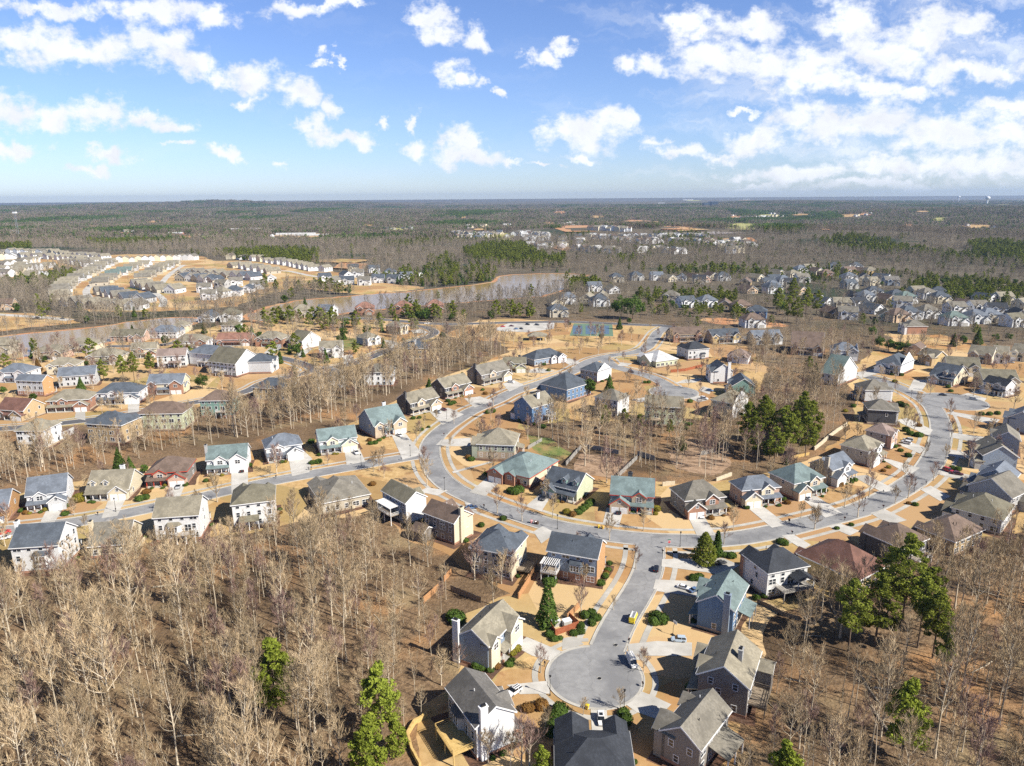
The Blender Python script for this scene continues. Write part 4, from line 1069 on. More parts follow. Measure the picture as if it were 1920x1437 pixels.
# ---------------------------------------------------------------- ground, water, roads
def ground_mat():
    m = bpy.data.materials.new('leaf litter ground'); t, out = nt(m); L = t.links.new
    b = N(t, 'ShaderNodeBsdfPrincipled', Roughness=.95); b.inputs['Specular IOR Level'].default_value = .15
    tc = N(t, 'ShaderNodeTexCoord')
    def nz(scale, det=5.0, rough=.6):
        n = N(t, 'ShaderNodeTexNoise', Scale=scale, Detail=det, Roughness=rough); L(tc.outputs['Object'], n.inputs['Vector']); return n.outputs['Fac']
    def mix(f, a, bcol, lo, hi):
        r = N(t, 'ShaderNodeMapRange'); r.inputs['From Min'].default_value = lo; r.inputs['From Max'].default_value = hi; L(f, r.inputs['Value'])
        x = N(t, 'ShaderNodeMix', _data_type='RGBA'); L(r.outputs['Result'], x.inputs['Factor'])
        for s, c in (('A', a), ('B', bcol)):
            if isinstance(c, tuple): x.inputs[s].default_value = (*c, 1)
            else: L(c, x.inputs[s])
        return x.outputs['Result']
    c = mix(nz(.9), (.125, .082, .048), (.265, .18, .105), .35, .65)
    c = mix(nz(.035, 4), c, (.38, .21, .095), .52, .68)          # orange leaf drifts
    c = mix(nz(.05, 4, .5), c, (.30, .225, .125), .56, .70)         # pale dry patches
    c = mix(nz(.022, 3), c, (.09, .06, .035), .50, .68)          # damp hollows
    # far country: dull brown grey
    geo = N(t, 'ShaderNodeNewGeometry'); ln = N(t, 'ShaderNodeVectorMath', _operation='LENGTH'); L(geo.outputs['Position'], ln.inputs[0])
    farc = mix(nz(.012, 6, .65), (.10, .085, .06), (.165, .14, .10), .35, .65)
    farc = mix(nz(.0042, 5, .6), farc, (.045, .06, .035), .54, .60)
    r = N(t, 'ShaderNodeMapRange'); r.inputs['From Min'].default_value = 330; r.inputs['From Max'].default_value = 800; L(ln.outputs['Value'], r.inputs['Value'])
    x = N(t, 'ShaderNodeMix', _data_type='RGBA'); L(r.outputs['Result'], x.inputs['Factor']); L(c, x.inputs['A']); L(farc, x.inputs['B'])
    L(x.outputs['Result'], b.inputs['Base Color'])
    nb = N(t, 'ShaderNodeTexNoise', Scale=1.6, Detail=6.0); L(tc.outputs['Object'], nb.inputs['Vector'])
    bp = N(t, 'ShaderNodeBump', Strength=1.0, Distance=.35); L(nb.outputs['Fac'], bp.inputs['Height']); L(bp.outputs['Normal'], b.inputs['Normal'])
    L(b.outputs['BSDF'], out.inputs['Surface'])
    return m


# ground sheet: polar grid out to the horizon
vs = []; fs = []
rads = [0, 60, 150, 300, 500, 750, 1000, 1100]
x = 1100.0
while x < 60000: x *= 1.045; rads.append(x)
NA = 220
for i, r_ in enumerate(rads):
    for k in range(NA):
        a = 2 * PI * k / NA
        px_, py_ = r_ * math.sin(a), r_ * math.cos(a)
        h_ = hgt(px_, py_) if r_ < 30000 else 0.0
        vs.append((px_, py_, h_))
for i in range(len(rads) - 1):
    for k in range(NA):
        l = (k + 1) % NA
        fs.append((i * NA + k, (i + 1) * NA + k, (i + 1) * NA + l, i * NA + l))
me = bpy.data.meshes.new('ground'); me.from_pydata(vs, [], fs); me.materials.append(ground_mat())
me.polygons.foreach_set('use_smooth', [True] * len(fs))
g = bpy.data.objects.new('ground', me); COL.objects.link(g); tag(g, kind='structure')


def wiggle(pts, amp, step):
    """closed outline with an uneven edge"""
    out = []
    P = pts + [pts[0]]
    for a, b in zip(P[:-1], P[1:]):
        n = max(1, int((b - a).length / step))
        for i in range(n):
            p = a.lerp(b, i / n)
            k = amp
            p = p + Vector((mnoise.noise(p * .11) * k, mnoise.noise(p * .11 + Vector((9, 3, 1))) * k, 0))
            out.append(p)
    return out


def sheet(name, pts, z, mat, px=True, amp=0.0, step=3.0, follow=False, crop='P'):
    P = [at(*cp(crop, x, y)) for x, y in pts] if px else [Vector(p) for p in pts]
    if amp: P = wiggle(P, amp, step)
    tri = tessellate_polygon([[Vector((p.x, p.y, 0)) for p in P]])
    vs_ = [(p.x, p.y, (hgt(p.x, p.y) if follow else 0.0) + z) for p in P]
    me_ = bpy.data.meshes.new(name)
    fs_ = []
    for t_ in tri:
        a, b, c = (Vector(vs_[i]) for i in t_)
        fs_.append(tuple(t_) if (b - a).cross(c - a).z > 0 else tuple(reversed(t_)))
    me_.from_pydata(vs_, [], fs_); me_.materials.append(mat)
    o = bpy.data.objects.new(name, me_); COL.objects.link(o)
    tag(o, kind='structure')
    return o, [(p.x, p.y) for p in P]


def lawn_mat():
    m = bpy.data.materials.new('dormant lawn'); t, out = nt(m); L = t.links.new
    b = N(t, 'ShaderNodeBsdfPrincipled', Roughness=.95); b.inputs['Specular IOR Level'].default_value = .1
    tc = N(t, 'ShaderNodeTexCoord')
    c = None
    def nz(scale, det=5.0, rough=.6, off=0):
        mp = N(t, 'ShaderNodeMapping'); mp.inputs['Location'].default_value = (off, off, 0); L(tc.outputs['Object'], mp.inputs['Vector'])
        n = N(t, 'ShaderNodeTexNoise', Scale=scale, Detail=det, Roughness=rough); L(mp.outputs['Vector'], n.inputs['Vector']); return n.outputs['Fac']
    def mix(f, a, bcol, lo, hi, k=1.0):
        r = N(t, 'ShaderNodeMapRange'); r.inputs['From Min'].default_value = lo; r.inputs['From Max'].default_value = hi; r.inputs['To Max'].default_value = k; L(f, r.inputs['Value'])
        x = N(t, 'ShaderNodeMix', _data_type='RGBA'); L(r.outputs['Result'], x.inputs['Factor'])
        for s, cc in (('A', a), ('B', bcol)):
            if isinstance(cc, tuple): x.inputs[s].default_value = (*cc, 1)
            else: L(cc, x.inputs[s])
        return x.outputs['Result']
    c = mix(nz(.5, 6, .65), (.40, .262, .112), (.59, .415, .205), .35, .65)
    c = mix(nz(.045, 3, .5, 30), c, (.42, .225, .09), .5, .66)
    c = mix(nz(.035, 3, .5, 90), c, (.34, .29, .10), .57, .72, .8)
    c = mix(nz(.07, 5, .6, 55), c, (.22, .115, .06), .60, .67)
    c = mix(nz(4.0, 4, .7, 5), c, (.33, .2, .085), .5, .75, .5)
    # every lot has its own turf: paler, browner or faintly green
    vo = N(t, 'ShaderNodeTexVoronoi', Scale=.036); L(tc.outputs['Object'], vo.inputs['Vector'])
    sp = N(t, 'ShaderNodeSeparateColor'); L(vo.outputs['Color'], sp.inputs[0])
    c = mix(sp.outputs[0], c, (.33, .26, .105), .42, .85, .75)
    c = mix(sp.outputs[1], c, (.60, .43, .235), .45, .9, .8)
    c = mix(sp.outputs[2], c, (.34, .19, .09), .5, .9, .75)
    L(c, b.inputs['Base Color'])
    nb = N(t, 'ShaderNodeTexNoise', Scale=5.0, Detail=4.0); L(tc.outputs['Object'], nb.inputs['Vector'])
    bp = N(t, 'ShaderNodeBump', Strength=.4, Distance=.08); L(nb.outputs['Fac'], bp.inputs['Height']); L(bp.outputs['Normal'], b.inputs['Normal'])
    L(b.outputs['BSDF'], out.inputs['Surface'])
    return m


M_lawn = lawn_mat()
M_clay = noisy('red clay bank', (.42, .19, .085), (.52, .27, .13), scale=.3, rough=.95, c3=(.45, .30, .16), scale2=.05, bump=.3)
M_green = noisy('rough green grass', (.10, .15, .04), (.22, .22, .07), scale=.4, rough=.95, c3=(.30, .21, .09), scale2=.12)
M_field = noisy('pale yellow green pasture', (.34, .33, .10), (.42, .38, .14), scale=.05, rough=.95, c3=(.27, .29, .09), scale2=.01)
M_brush = noisy('dry brush slope', (.30, .20, .125), (.42, .29, .19), scale=1.2, rough=.95, c3=(.20, .13, .08), scale2=.25, bump=.6)
POLYS = {}
MAIN = [(-140, 965), (40, 925), (150, 900), (260, 878), (355, 862), (480, 845), (580, 830), (670, 790), (740, 750), (810, 715), (880, 690), (955, 660), (930, 635), (1000, 628), (1060, 612), (1150, 632), (1230, 612), (1262, 612), (1290, 640), (1400, 650),
        (1440, 690), (1425, 730), (1400, 785), (1330, 790), (1250, 785), (1180, 788), (1100, 790), (1010, 795), (985, 805), (995, 835), (1045, 868), (1060, 882), (1100, 890), (1150, 900), (1210, 897), (1260, 907), (1330, 905), (1400, 897), (1460, 880), (1520, 860),
        (1575, 825), (1600, 790), (1605, 740), (1585, 715), (1600, 690), (1640, 655), (1720, 680), (1800, 690), (1920, 720), (2060, 760), (2060, 985), (1900, 1000), (1790, 1010), (1700, 1060), (1620, 1110), (1520, 1135), (1440, 1160), (1420, 1250), (1400, 1310), (1375, 1420), (1330, 1560),
        (1000, 1560), (985, 1450), (900, 1440), (790, 1440), (765, 1380), (800, 1330), (850, 1290), (860, 1240), (850, 1200), (870, 1150), (960, 1110), (905, 1085), (850, 1050), (790, 1020), (730, 985), (690, 960), (600, 975), (520, 985), (470, 1000), (350, 1010), (150, 1035), (-140, 1085)]
_, POLYS['main'] = sheet('lawn', MAIN, .03, M_lawn, amp=2.5)
_, POLYS['left'] = sheet('lawn', [(-140, 690), (-100, 655), (120, 650), (250, 640), (420, 610), (520, 598), (640, 600), (760, 598), (830, 606), (835, 622), (800, 645), (760, 658), (700, 688), (600, 700), (520, 720), (420, 745), (330, 778), (240, 788), (130, 800), (60, 800), (-140, 800)], .03, M_lawn, amp=4)
_, POLYS['park'] = sheet('lawn', [(830, 628), (900, 600), (960, 598), (1060, 603), (1190, 607), (1250, 610), (1240, 625), (1150, 650), (1060, 655), (980, 640), (880, 640)], .025, M_lawn, amp=3)
_, POLYS['right'] = sheet('lawn', [(1660, 655), (1640, 648), (1680, 632), (1770, 628), (1800, 640), (1870, 655), (2060, 690), (2060, 740), (1920, 715), (1800, 685), (1720, 676)], .025, M_lawn, amp=4)
_, POLYS['brick'] = sheet('lawn', [(1655, 628), (1690, 621), (1760, 632), (1850, 640), (1840, 650), (1720, 645)], .03, M_lawn, amp=3)
sheet('lawn', [(1310, 597), (1400, 596), (1450, 600), (1480, 612), (1420, 615), (1330, 606)], .03, M_clay, amp=5)
_, POLYS['sub'] = sheet('lawn', [(-200, 500), (-200, 470), (0, 470), (100, 468), (200, 478), (300, 478), (380, 482), (400, 490), (480, 490), (560, 500), (640, 512), (700, 528), (800, 540), (700, 555), (600, 545), (560, 538), (500, 553), (440, 575), (360, 582), (270, 585), (170, 585), (108, 562), (112, 540), (180, 505), (120, 500), (60, 520), (0, 528), (-200, 540)], .05, M_lawn, amp=6, step=8, follow=False)
_, POLYS['shore'] = sheet('lawn', [(-200, 600), (0, 587), (60, 588), (130, 596), (150, 606), (60, 614), (0, 622), (-200, 640)], .05, M_lawn, amp=4, step=6)


def water_mat():
    m = bpy.data.materials.new('muddy lake water'); t, out = nt(m); L = t.links.new
    b = N(t, 'ShaderNodeBsdfPrincipled', Roughness=.12); b.inputs['Specular IOR Level'].default_value = .2
    tc = N(t, 'ShaderNodeTexCoord')
    n = N(t, 'ShaderNodeTexNoise', Scale=.02, Detail=4.0); L(tc.outputs['Object'], n.inputs['Vector'])
    x = N(t, 'ShaderNodeMix', _data_type='RGBA'); x.inputs['A'].default_value = (.31, .21, .085, 1); x.inputs['B'].default_value = (.34, .25, .125, 1); L(n.outputs['Fac'], x.inputs['Factor'])
    L(x.outputs['Result'], b.inputs['Base Color'])
    nb = N(t, 'ShaderNodeTexNoise', Scale=.35, Detail=3.0); L(tc.outputs['Object'], nb.inputs['Vector'])
    bp = N(t, 'ShaderNodeBump', Strength=.35, Distance=.4); L(nb.outputs['Fac'], bp.inputs['Height']); L(bp.outputs['Normal'], b.inputs['Normal'])
    L(b.outputs['BSDF'], out.inputs['Surface']); return m


M_water = water_mat()
_, POLYS['lake'] = sheet('water', [(460, 594), (500, 578), (560, 564), (640, 558), (700, 552), (760, 549), (830, 541), (900, 534), (930, 529), (938, 519), (960, 516), (1010, 514), (1060, 514), (1100, 516), (1085, 526), (1062, 542), (1010, 556), (930, 562), (860, 567), (780, 574), (700, 581), (640, 588), (560, 597), (490, 603)], .12, M_water, amp=5, step=8)
_, POLYS['inlet'] = sheet('water', [(-220, 668), (0, 633), (60, 626), (140, 619), (200, 613), (240, 605), (300, 598), (350, 596), (380, 600), (340, 612), (240, 630), (180, 648), (100, 660), (-220, 720)], .12, M_water, amp=4, step=8)
for nm_ in ('lake', 'inlet'):          # bare clay margin just outside the water line
    pl = [Vector((x, y, 0)) for x, y in POLYS[nm_]]; n_ = len(pl); A_ = sum(pl[i].x * pl[(i + 1) % n_].y - pl[(i + 1) % n_].x * pl[i].y for i in range(n_))
    off = []
    for i in range(n_):
        d_ = (pl[(i + 1) % n_] - pl[i - 1]).normalized(); off.append(pl[i] + Vector((d_.y, -d_.x, 0)) * (5.5 + 3 * mnoise.noise(pl[i] * .02)) * (1 if A_ > 0 else -1))
    sheet('shore', off, .06, M_clay, px=False)
_, POLYS['pond'] = sheet('water', [(1270, 440), (1340, 436), (1400, 438), (1340, 441.5)], 1.0, M_water, follow=True)
for nm, pts, mt in (('field', [(1340, 424), (1390, 419.5), (1428, 422), (1420, 432), (1370, 434)], M_field), ('field', [(1520, 426), (1560, 433), (1545, 434)], M_clay), ('field', [(1155, 418), (1180, 413.5), (1220, 415), (1215, 421), (1170, 421)], M_clay),
                    ('field', [(1040, 430), (1060, 424), (1120, 424), (1118, 436), (1060, 438)], M_clay), ('field', [(1095, 426), (1118, 425), (1112, 437), (1090, 436)], M_field), ('field', [(1230, 424), (1300, 428), (1290, 434), (1240, 432)], M_clay), ('field', [(1035, 468), (1050, 460), (1072, 468), (1060, 473)], M_clay),
                    ('field', [(1350, 450), (1410, 448), (1420, 456), (1370, 456)], M_clay), ('field', [(625, 505), (640, 494), (690, 497), (680, 508)], M_clay), ('field', [(555, 492), (640, 488), (700, 490), (660, 496)], M_lawn), ('field', [(265, 418), (320, 414), (322, 417.5), (270, 420)], M_clay), ('field', [(500, 444), (620, 439), (630, 444), (560, 449)], M_lawn), ('field', [(840, 428), (960, 424), (955, 428)], M_lawn),
                    ('field', [(1275, 428), (1330, 433), (1270, 437)], M_lawn)):
    _, pl = sheet(nm, pts, 2.0, mt, follow=True)
    POLYS['f%d' % len(POLYS)] = pl
OPEN = []
for k, (x, y, w_) in enumerate(((500, 445, 22), (350, 445, 28), (745, 431, 30), (590, 443, 40), (870, 408, 26), (1050, 399, 22), (945, 447, 36), (1230, 418, 24), (1590, 405, 30), (1625, 402, 24), (1440, 405, 40), (1500, 403, 30), (1730, 397, 24), (1200, 375, 26), (1300, 377, 26), (1400, 376, 30), (285, 418, 22), (240, 438, 18), (400, 405, 14), (480, 405, 12),
                                (690, 423, 18), (1260, 383, 16), (1880, 385, 22), (1830, 426, 40), (1120, 408, 26), (1030, 420, 20), (620, 410, 20), (170, 425, 18), (60, 441, 16), (1380, 408, 30), (1760, 412, 20), (900, 432, 24), (560, 400, 16), (1700, 425, 22))):
    c_ = at(x, y); half = w_ / FPX * c_.length / 2; OPEN.append((c_, half))
    d_ = Vector((c_.x, c_.y, 0)).normalized(); n_ = Vector((d_.y, -d_.x, 0)); dep = min(260, c_.length * .05)
    P = [Vector((c_.x, c_.y, 0)) + n_ * (half * math.cos(a * PI / 7)) * (1 + .25 * math.sin(a * 2.3 + k)) + d_ * dep * math.sin(a * PI / 7) for a in range(14)]
    if w_ > 17: sheet('field', P, 2.2, (M_lawn, M_clay, M_field, M_lawn)[k % 4], px=False, follow=True)


def opened(x, y):
    for c_, half in OPEN:
        L_ = math.hypot(c_.x, c_.y); a = (c_.x - x) * c_.x / L_ + (c_.y - y) * c_.y / L_; b_ = abs((c_.x - x) * c_.y / L_ - (c_.y - y) * c_.x / L_)
        if -L_ * .03 < a < L_ * .13 and b_ < half * 1.05: return True
    return False


sheet('lawn', [(640, 622 + 8), (690, 640), (680, 650), (640, 660), (640, 645)], .05, M_green, amp=2)
sheet('lawn', [(1076, 870), (1090, 850), (1180, 862), (1175, 885), (1150, 897), (1075, 888)], .05, M_brush, amp=1)
sheet('lawn', [(1250, 850), (1290, 820), (1360, 835), (1370, 875), (1330, 893), (1270, 880)], .04, M_brush, amp=3)
sheet('lawn', [(985, 815), (1030, 822), (1070, 850), (1050, 866), (1000, 845)], .05, M_green, amp=1.5)
sheet('lawn', [(235, 541), (290, 528), (350, 536), (330, 540), (260, 545)], .1, M_green, amp=3)

# ---- roads
ROADS = []; DISCS = []


def smooth(P, step=1.5):
    out = []
    n = len(P)
    for i in range(n - 1):
        p0 = P[max(i - 1, 0)]; p1 = P[i]; p2 = P[i + 1]; p3 = P[min(i + 2, n - 1)]
        k = max(2, int((p2 - p1).length / step))
        for j in range(k):
            t = j / k
            out.append(.5 * ((2 * p1) + (p2 - p0) * t + (2 * p0 - 5 * p1 + 4 * p2 - p3) * t * t + (3 * p1 - p0 - 3 * p2 + p3) * t ** 3))
    out.append(P[-1])
    # even out pixel noise, then resample
    for _ in range(12):
        out = [out[0]] + [(out[i - 1] + out[i] * 2 + out[i + 1]) / 4 for i in range(1, len(out) - 1)] + [out[-1]]
    return out


def ribbon(mb, C, o0, o1, z0, z1, mat, skip=None, solid=False):
    """strip between the offsets o0 and o1 (left positive) of centreline C"""
    pts = []
    for i, p in enumerate(C):
        a = C[max(i - 1, 0)]; b = C[min(i + 1, len(C) - 1)]
        d = (b - a); d.z = 0; d.normalize(); nn = Vector((-d.y, d.x, 0))
        pts.append((p + nn * o0, p + nn * o1))
    for i in range(len(pts) - 1):
        a0, a1 = pts[i]; b0, b1 = pts[i + 1]
        mid = (a0 + a1 + b0 + b1) / 4
        if skip and skip(mid): continue
        if not solid:
            mb.add([(a0.x, a0.y, z1), (b0.x, b0.y, z1), (b1.x, b1.y, z1), (a1.x, a1.y, z1)], [(0, 1, 2, 3)] if o1 > o0 else [(3, 2, 1, 0)], mat)
        else:
            mb.add([(a0.x, a0.y, z0), (b0.x, b0.y, z0), (b1.x, b1.y, z0), (a1.x, a1.y, z0), (a0.x, a0.y, z1), (b0.x, b0.y, z1), (b1.x, b1.y, z1), (a1.x, a1.y, z1)],
                   [(4, 5, 6, 7), (0, 1, 5, 4), (2, 3, 7, 6), (1, 2, 6, 5), (3, 0, 4, 7)], mat)


def road_pts(lst): return smooth([at(*cp(c, x, y)) for c, x, y in lst])


R_left = road_pts([('P', -160, 1012), ('C1', 0, 790), ('C1', 400, 742), ('C1', 900, 662), ('C1', 1500, 532), ('C2', 100, 565), ('C2', 450, 490), ('C2', 1000, 390), ('C2', 1400, 322), ('P', 800, 852)])
R_curve = road_pts([('R6', 1180, 45), ('R6', 1100, 90), ('R6', 1065, 140), ('R6', 1000, 215), ('R6', 900, 248), ('R6', 750, 268), ('R6', 600, 305), ('R6', 480, 372), ('R6', 400, 410), ('R6', 200, 480), ('R6', 0, 545), ('P', 930, 752), ('P', 882, 772), ('P', 832, 805), ('P', 808, 832), ('P', 807, 857), ('P', 818, 887), ('P', 845, 913), ('P', 887, 934), ('P', 937, 954), ('P', 990, 972), ('P', 1037, 987), ('P', 1100, 998), ('P', 1162, 1007), ('P', 1225, 1013), ('P', 1300, 1015), ('P', 1365, 1012), ('P', 1420, 1004), ('P', 1480, 991), ('P', 1534, 977), ('P', 1580, 966), ('P', 1622, 953), ('P', 1660, 935), ('P', 1700, 912), ('P', 1732, 887), ('P', 1752, 857), ('P', 1763, 825), ('P', 1764, 800), ('P', 1758, 780), ('P', 1745, 760), ('P', 1715, 740), ('P', 1685, 727), ('P', 1650, 713), ('P', 1618, 704)])
R_stem = road_pts([('P', 1218, 1013), ('P', 1220, 1045), ('P', 1214, 1075), ('P', 1200, 1105), ('P', 1178, 1140), ('P', 1155, 1178), ('P', 1140, 1215), ('P', 1125, 1250)])
R_loop = road_pts([('R6', 690, 285), ('R6', 745, 340), ('R6', 850, 375), ('R6', 1000, 415), ('R6', 1100, 455), ('R6', 1180, 505), ('R6', 1230, 545)])
R_cross = road_pts([('P', 640, 596), ('P', 720, 600), ('P', 827, 608), ('P', 930, 606), ('P', 1057, 604), ('P', 1140, 607), ('P', 1207, 610), ('P', 1250, 612), ('P', 1340, 626), ('P', 1440, 640)])
R_nb = road_pts([('P', -140, 815), ('R4', 250, 800), ('R4', 500, 772), ('R4', 900, 722), ('R4', 1350, 640), ('R4', 1750, 565), ('R4', 1900, 515), ('R5', 80, 462), ('R5', 420, 385), ('R5', 330, 325), ('R5', 180, 285), ('R5', 40, 268)])
R_nb2 = road_pts([('R5', 420, 385), ('R5', 560, 360), ('R5', 760, 320), ('R5', 1000, 225), ('R5', 1180, 165), ('R5', 1300, 125), ('R5', 1340, 95), ('R5', 1300, 65), ('R5', 1200, 45), ('R5', 1120, 38)])
R_nb3 = road_pts([('R5', 40, 268), ('R5', -150, 235), ('R4', 1500, 140), ('R4', 1200, 190), ('R4', 800, 200)])
R_sub = road_pts([('Q1', 770, 545), ('Q1', 740, 500), ('Q1', 760, 455), ('Q1', 860, 380), ('Q1', 1000, 320), ('Q1', 1120, 275), ('Q1', 1300, 245), ('Q1', 1560, 240)])
R_sub2 = road_pts([('Q1', 1380, 430), ('Q1', 1430, 365), ('Q1', 1520, 300), ('Q1', 1580, 265)])
R_sub3 = road_pts([('Q2', 560, 300), ('Q2', 700, 300), ('Q2', 900, 340), ('Q2', 1100, 355), ('Q2', 1350, 350)])
R_sub4 = road_pts([('Q1', 1390, 620), ('Q1', 1400, 560), ('Q1', 1330, 500)])
R_shore = road_pts([('Q1', -40, 685), ('Q1', 200, 700), ('Q1', 420, 715), ('Q1', 600, 735)])

DISC_SPEC = [('P', 1115, 1268, 90, None), ('R6', 1205, 540, 96, None), ('P', 1783, 752, 60, None)]


def disc(cx, cy, rx):
    c = at(cx, cy)
    e = at(cx + rx, cy)
    return (c, abs(e.x - c.x))


DISCS = [disc(1115, 1268, 91), disc(1263, 736, 46), disc(1785, 753, 60)]
# keep the discs round and on their road ends
DEF = [('stem', R_stem, 8.2, M_asph), ('curve', R_curve, 8.6, M_asph), ('left', R_left, 8.0, M_asph), ('loop', R_loop, 8.0, M_asph), ('cross', R_cross, 9.0, M_asph2), ('nb', R_nb, 7.6, M_asph2), ('nb2', R_nb2, 7.6, M_asph2), ('nb3', R_nb3, 7.6, M_asph2), ('sub', R_sub, 7.5, M_conc), ('sub2', R_sub2, 7.5, M_conc), ('sub3', R_sub3, 7.5, M_conc), ('sub4', R_sub4, 7, M_conc), ('shore', R_shore, 9, M_conc)]


def road_dist(p, but=None):
    """signed distance outside the paved roads (negative: on asphalt)"""
    best = 1e9
    for nm, C, w, m_ in DEF:
        if nm == but: continue
        for q in C[::2]:
            d = math.hypot(p.x - q.x, p.y - q.y) - w / 2
            if d < best: best = d
    for c, r_ in DISCS:
        d = math.hypot(p.x - c.x, p.y - c.y) - r_
        if d < best: best = d
    return best


DRIVES = [  # driveway outlines (crop, corners, material)
 ('C1', [(300, 725), (400, 735), (480, 605), (360, 605)]), ('C1', [(760, 690), (880, 672), (950, 530), (815, 545)]), ('C1', [(1235, 560), (1345, 545), (1390, 430), (1270, 440)]), ('C1', [(1735, 500), (1860, 475), (1860, 270), (1735, 275)]),
 ('C2', [(590, 455), (720, 425), (740, 320), (680, 265), (560, 300)]), ('C2', [(1000, 370), (1140, 345), (1095, 245), (985, 265)]), ('C2', [(1420, 330), (1570, 290), (1440, 130), (1340, 150)]),
 ('R5', [(1400, 790), (1560, 710), (1440, 660), (1300, 690)]), ('R5', [(1640, 660), (1780, 610), (1680, 575), (1560, 590)]), ('R5', [(1900, 540), (2010, 490), (1930, 450), (1850, 480)]), ('R6', [(230, 400), (330, 385), (190, 360), (60, 395)]), ('R6', [(440, 345), (520, 320), (430, 290), (350, 290)]),
 ('C3', [(70, 220), (110, 180), (330, 165), (330, 230), (150, 228)]), ('C3', [(320, 575), (440, 605), (580, 465), (470, 450)]), ('C3', [(740, 680), (860, 720), (930, 610), (850, 590)]), ('C3', [(1320, 810), (1440, 840), (1480, 700), (1350, 690)]), ('C3', [(190, 420), (470, 345), (500, 350), (200, 432)]),
 ('C4', [(480, 1010), (640, 1010), (510, 800), (385, 810)]), ('C4', [(1110, 945), (1240, 920), (1030, 760), (910, 780)]), ('C4', [(1560, 860), (1700, 820), (1460, 660), (1340, 680)]), ('C5', [(700, 650), (800, 620), (560, 500), (440, 510)]), ('C5', [(920, 500), (1010, 440), (760, 370), (660, 350)]), ('C5', [(1010, 320), (1060, 270), (940, 225), (820, 240)]), ('C5', [(1080, 170), (1120, 120), (900, 20), (800, 40)]),
 ('C4', [(185, 1210), (180, 1270), (560, 1320), (700, 1350), (840, 1260), (700, 1200)]), ('C4', [(130, 1380), (110, 1460), (520, 1500), (520, 1400)]), ('C4', [(1190, 1010), (1290, 1000), (1440, 1090), (1370, 1130)]),
 ('C7', [(340, 180), (330, 250), (600, 290), (640, 230), (470, 180)]), ('C7', [(135, 610), (140, 690), (300, 690), (570, 690), (570, 600), (330, 590)]), ('C7', [(210, 925), (120, 1020), (190, 1070), (330, 1120), (430, 1020), (300, 960)]),
 ('C6', [(1255, 570), (1170, 640), (1030, 600), (900, 530), (990, 460)]), ('C6', [(1255, 560), (1420, 515), (1350, 455), (1260, 470)]), ('C6', [(1140, 790), (1170, 885), (940, 890), (840, 820)]), ('C6', [(1470, 1000), (1590, 1000), (1600, 1180), (1480, 1180)]), ('C6', [(1770, 990), (1850, 880), (1960, 970), (1920, 1060)]),
 ('C5', [(1010, 620), (1100, 590), (1270, 680), (1180, 720)]), ('C5', [(1150, 490), (1200, 450), (1480, 510), (1420, 560)]), ('C5', [(1240, 330), (1250, 280), (1500, 330), (1480, 390)]), ('C5', [(1260, 180), (1260, 140), (1560, 180), (1540, 240)]), ('C5', [(590, 820), (720, 790), (900, 880), (760, 920)]), ('C5', [(230, 930), (330, 905), (500, 970), (420, 1010)]),
 ('R7', [(1320, 700), (1380, 690), (1740, 750), (1700, 790)]), ('R7', [(1420, 570), (1500, 550), (1640, 590), (1600, 640)]), ('R7', [(1050, 530), (1150, 540), (1210, 450), (1090, 450)]), ('R7', [(640, 400), (700, 440), (860, 390), (790, 370)]), ('R7', [(1520, 550), (1600, 560), (1640, 530), (1580, 520)]),
 ('C2', [(1540, 570), (1680, 600), (1760, 560), (1600, 540)]), ('C3', [(800, 870), (870, 830), (970, 880), (860, 960)]), ('C3', [(300, 690), (380, 715), (330, 660), (280, 640)]), ('R6', [(1310, 580), (1400, 620), (1480, 600), (1380, 560)]), ('R6', [(900, 600), (1000, 580), (1060, 590), (960, 620)]), ('R6', [(1210, 480), (1290, 450), (1440, 440), (1380, 470)]), ('R6', [(790, 345), (860, 350), (900, 330), (820, 320)]), ('R6', [(1400, 530), (1480, 560), (1500, 520), (1430, 500)]),
 ('R4', [(560, 740), (640, 755), (640, 650), (580, 640)]), ('R4', [(960, 700), (1040, 690), (1050, 610), (960, 620)]), ('R4', [(430, 860), (560, 800), (560, 850), (470, 900)]), ('R5', [(60, 250), (130, 270), (210, 190), (120, 195)]), ('R5', [(280, 270), (340, 290), (420, 220), (370, 205)]), ('R5', [(660, 330), (740, 320), (720, 260), (650, 270)]), ('R5', [(1000, 215), (1100, 195), (1040, 160), (960, 150)]), ('R5', [(1180, 100), (1300, 100), (1240, 70), (1160, 80)]),
 ('R2', [(850, 775), (940, 740), (1200, 738), (1195, 770), (1050, 790), (900, 785)]),
]
drive_polys = []
for c, pts in DRIVES:
    o, pl = sheet('driveway', pts, .082 + .0011 * (len(drive_polys) % 30), M_conc, crop=c)
    drive_polys.append(pl)


def in_poly(x, y, pl):
    r_ = False; j = len(pl) - 1
    for i in range(len(pl)):
        xi, yi = pl[i]; xj, yj = pl[j]
        if (yi > y) != (yj > y) and x < (xj - xi) * (y - yi) / (yj - yi) + xi: r_ = not r_
        j = i
    return r_


DB = [(min(p[0] for p in pl), max(p[0] for p in pl), min(p[1] for p in pl), max(p[1] for p in pl)) for pl in drive_polys]


def in_drive(p, m=0.0):
    for b, pl in zip(DB, drive_polys):
        if b[0] - m < p.x < b[1] + m and b[2] - m < p.y < b[3] + m:
            if in_poly(p.x, p.y, pl): return True
            if m and any(in_poly(p.x + dx, p.y + dy, pl) for dx, dy in ((m, 0), (-m, 0), (0, m), (0, -m))): return True
    return False


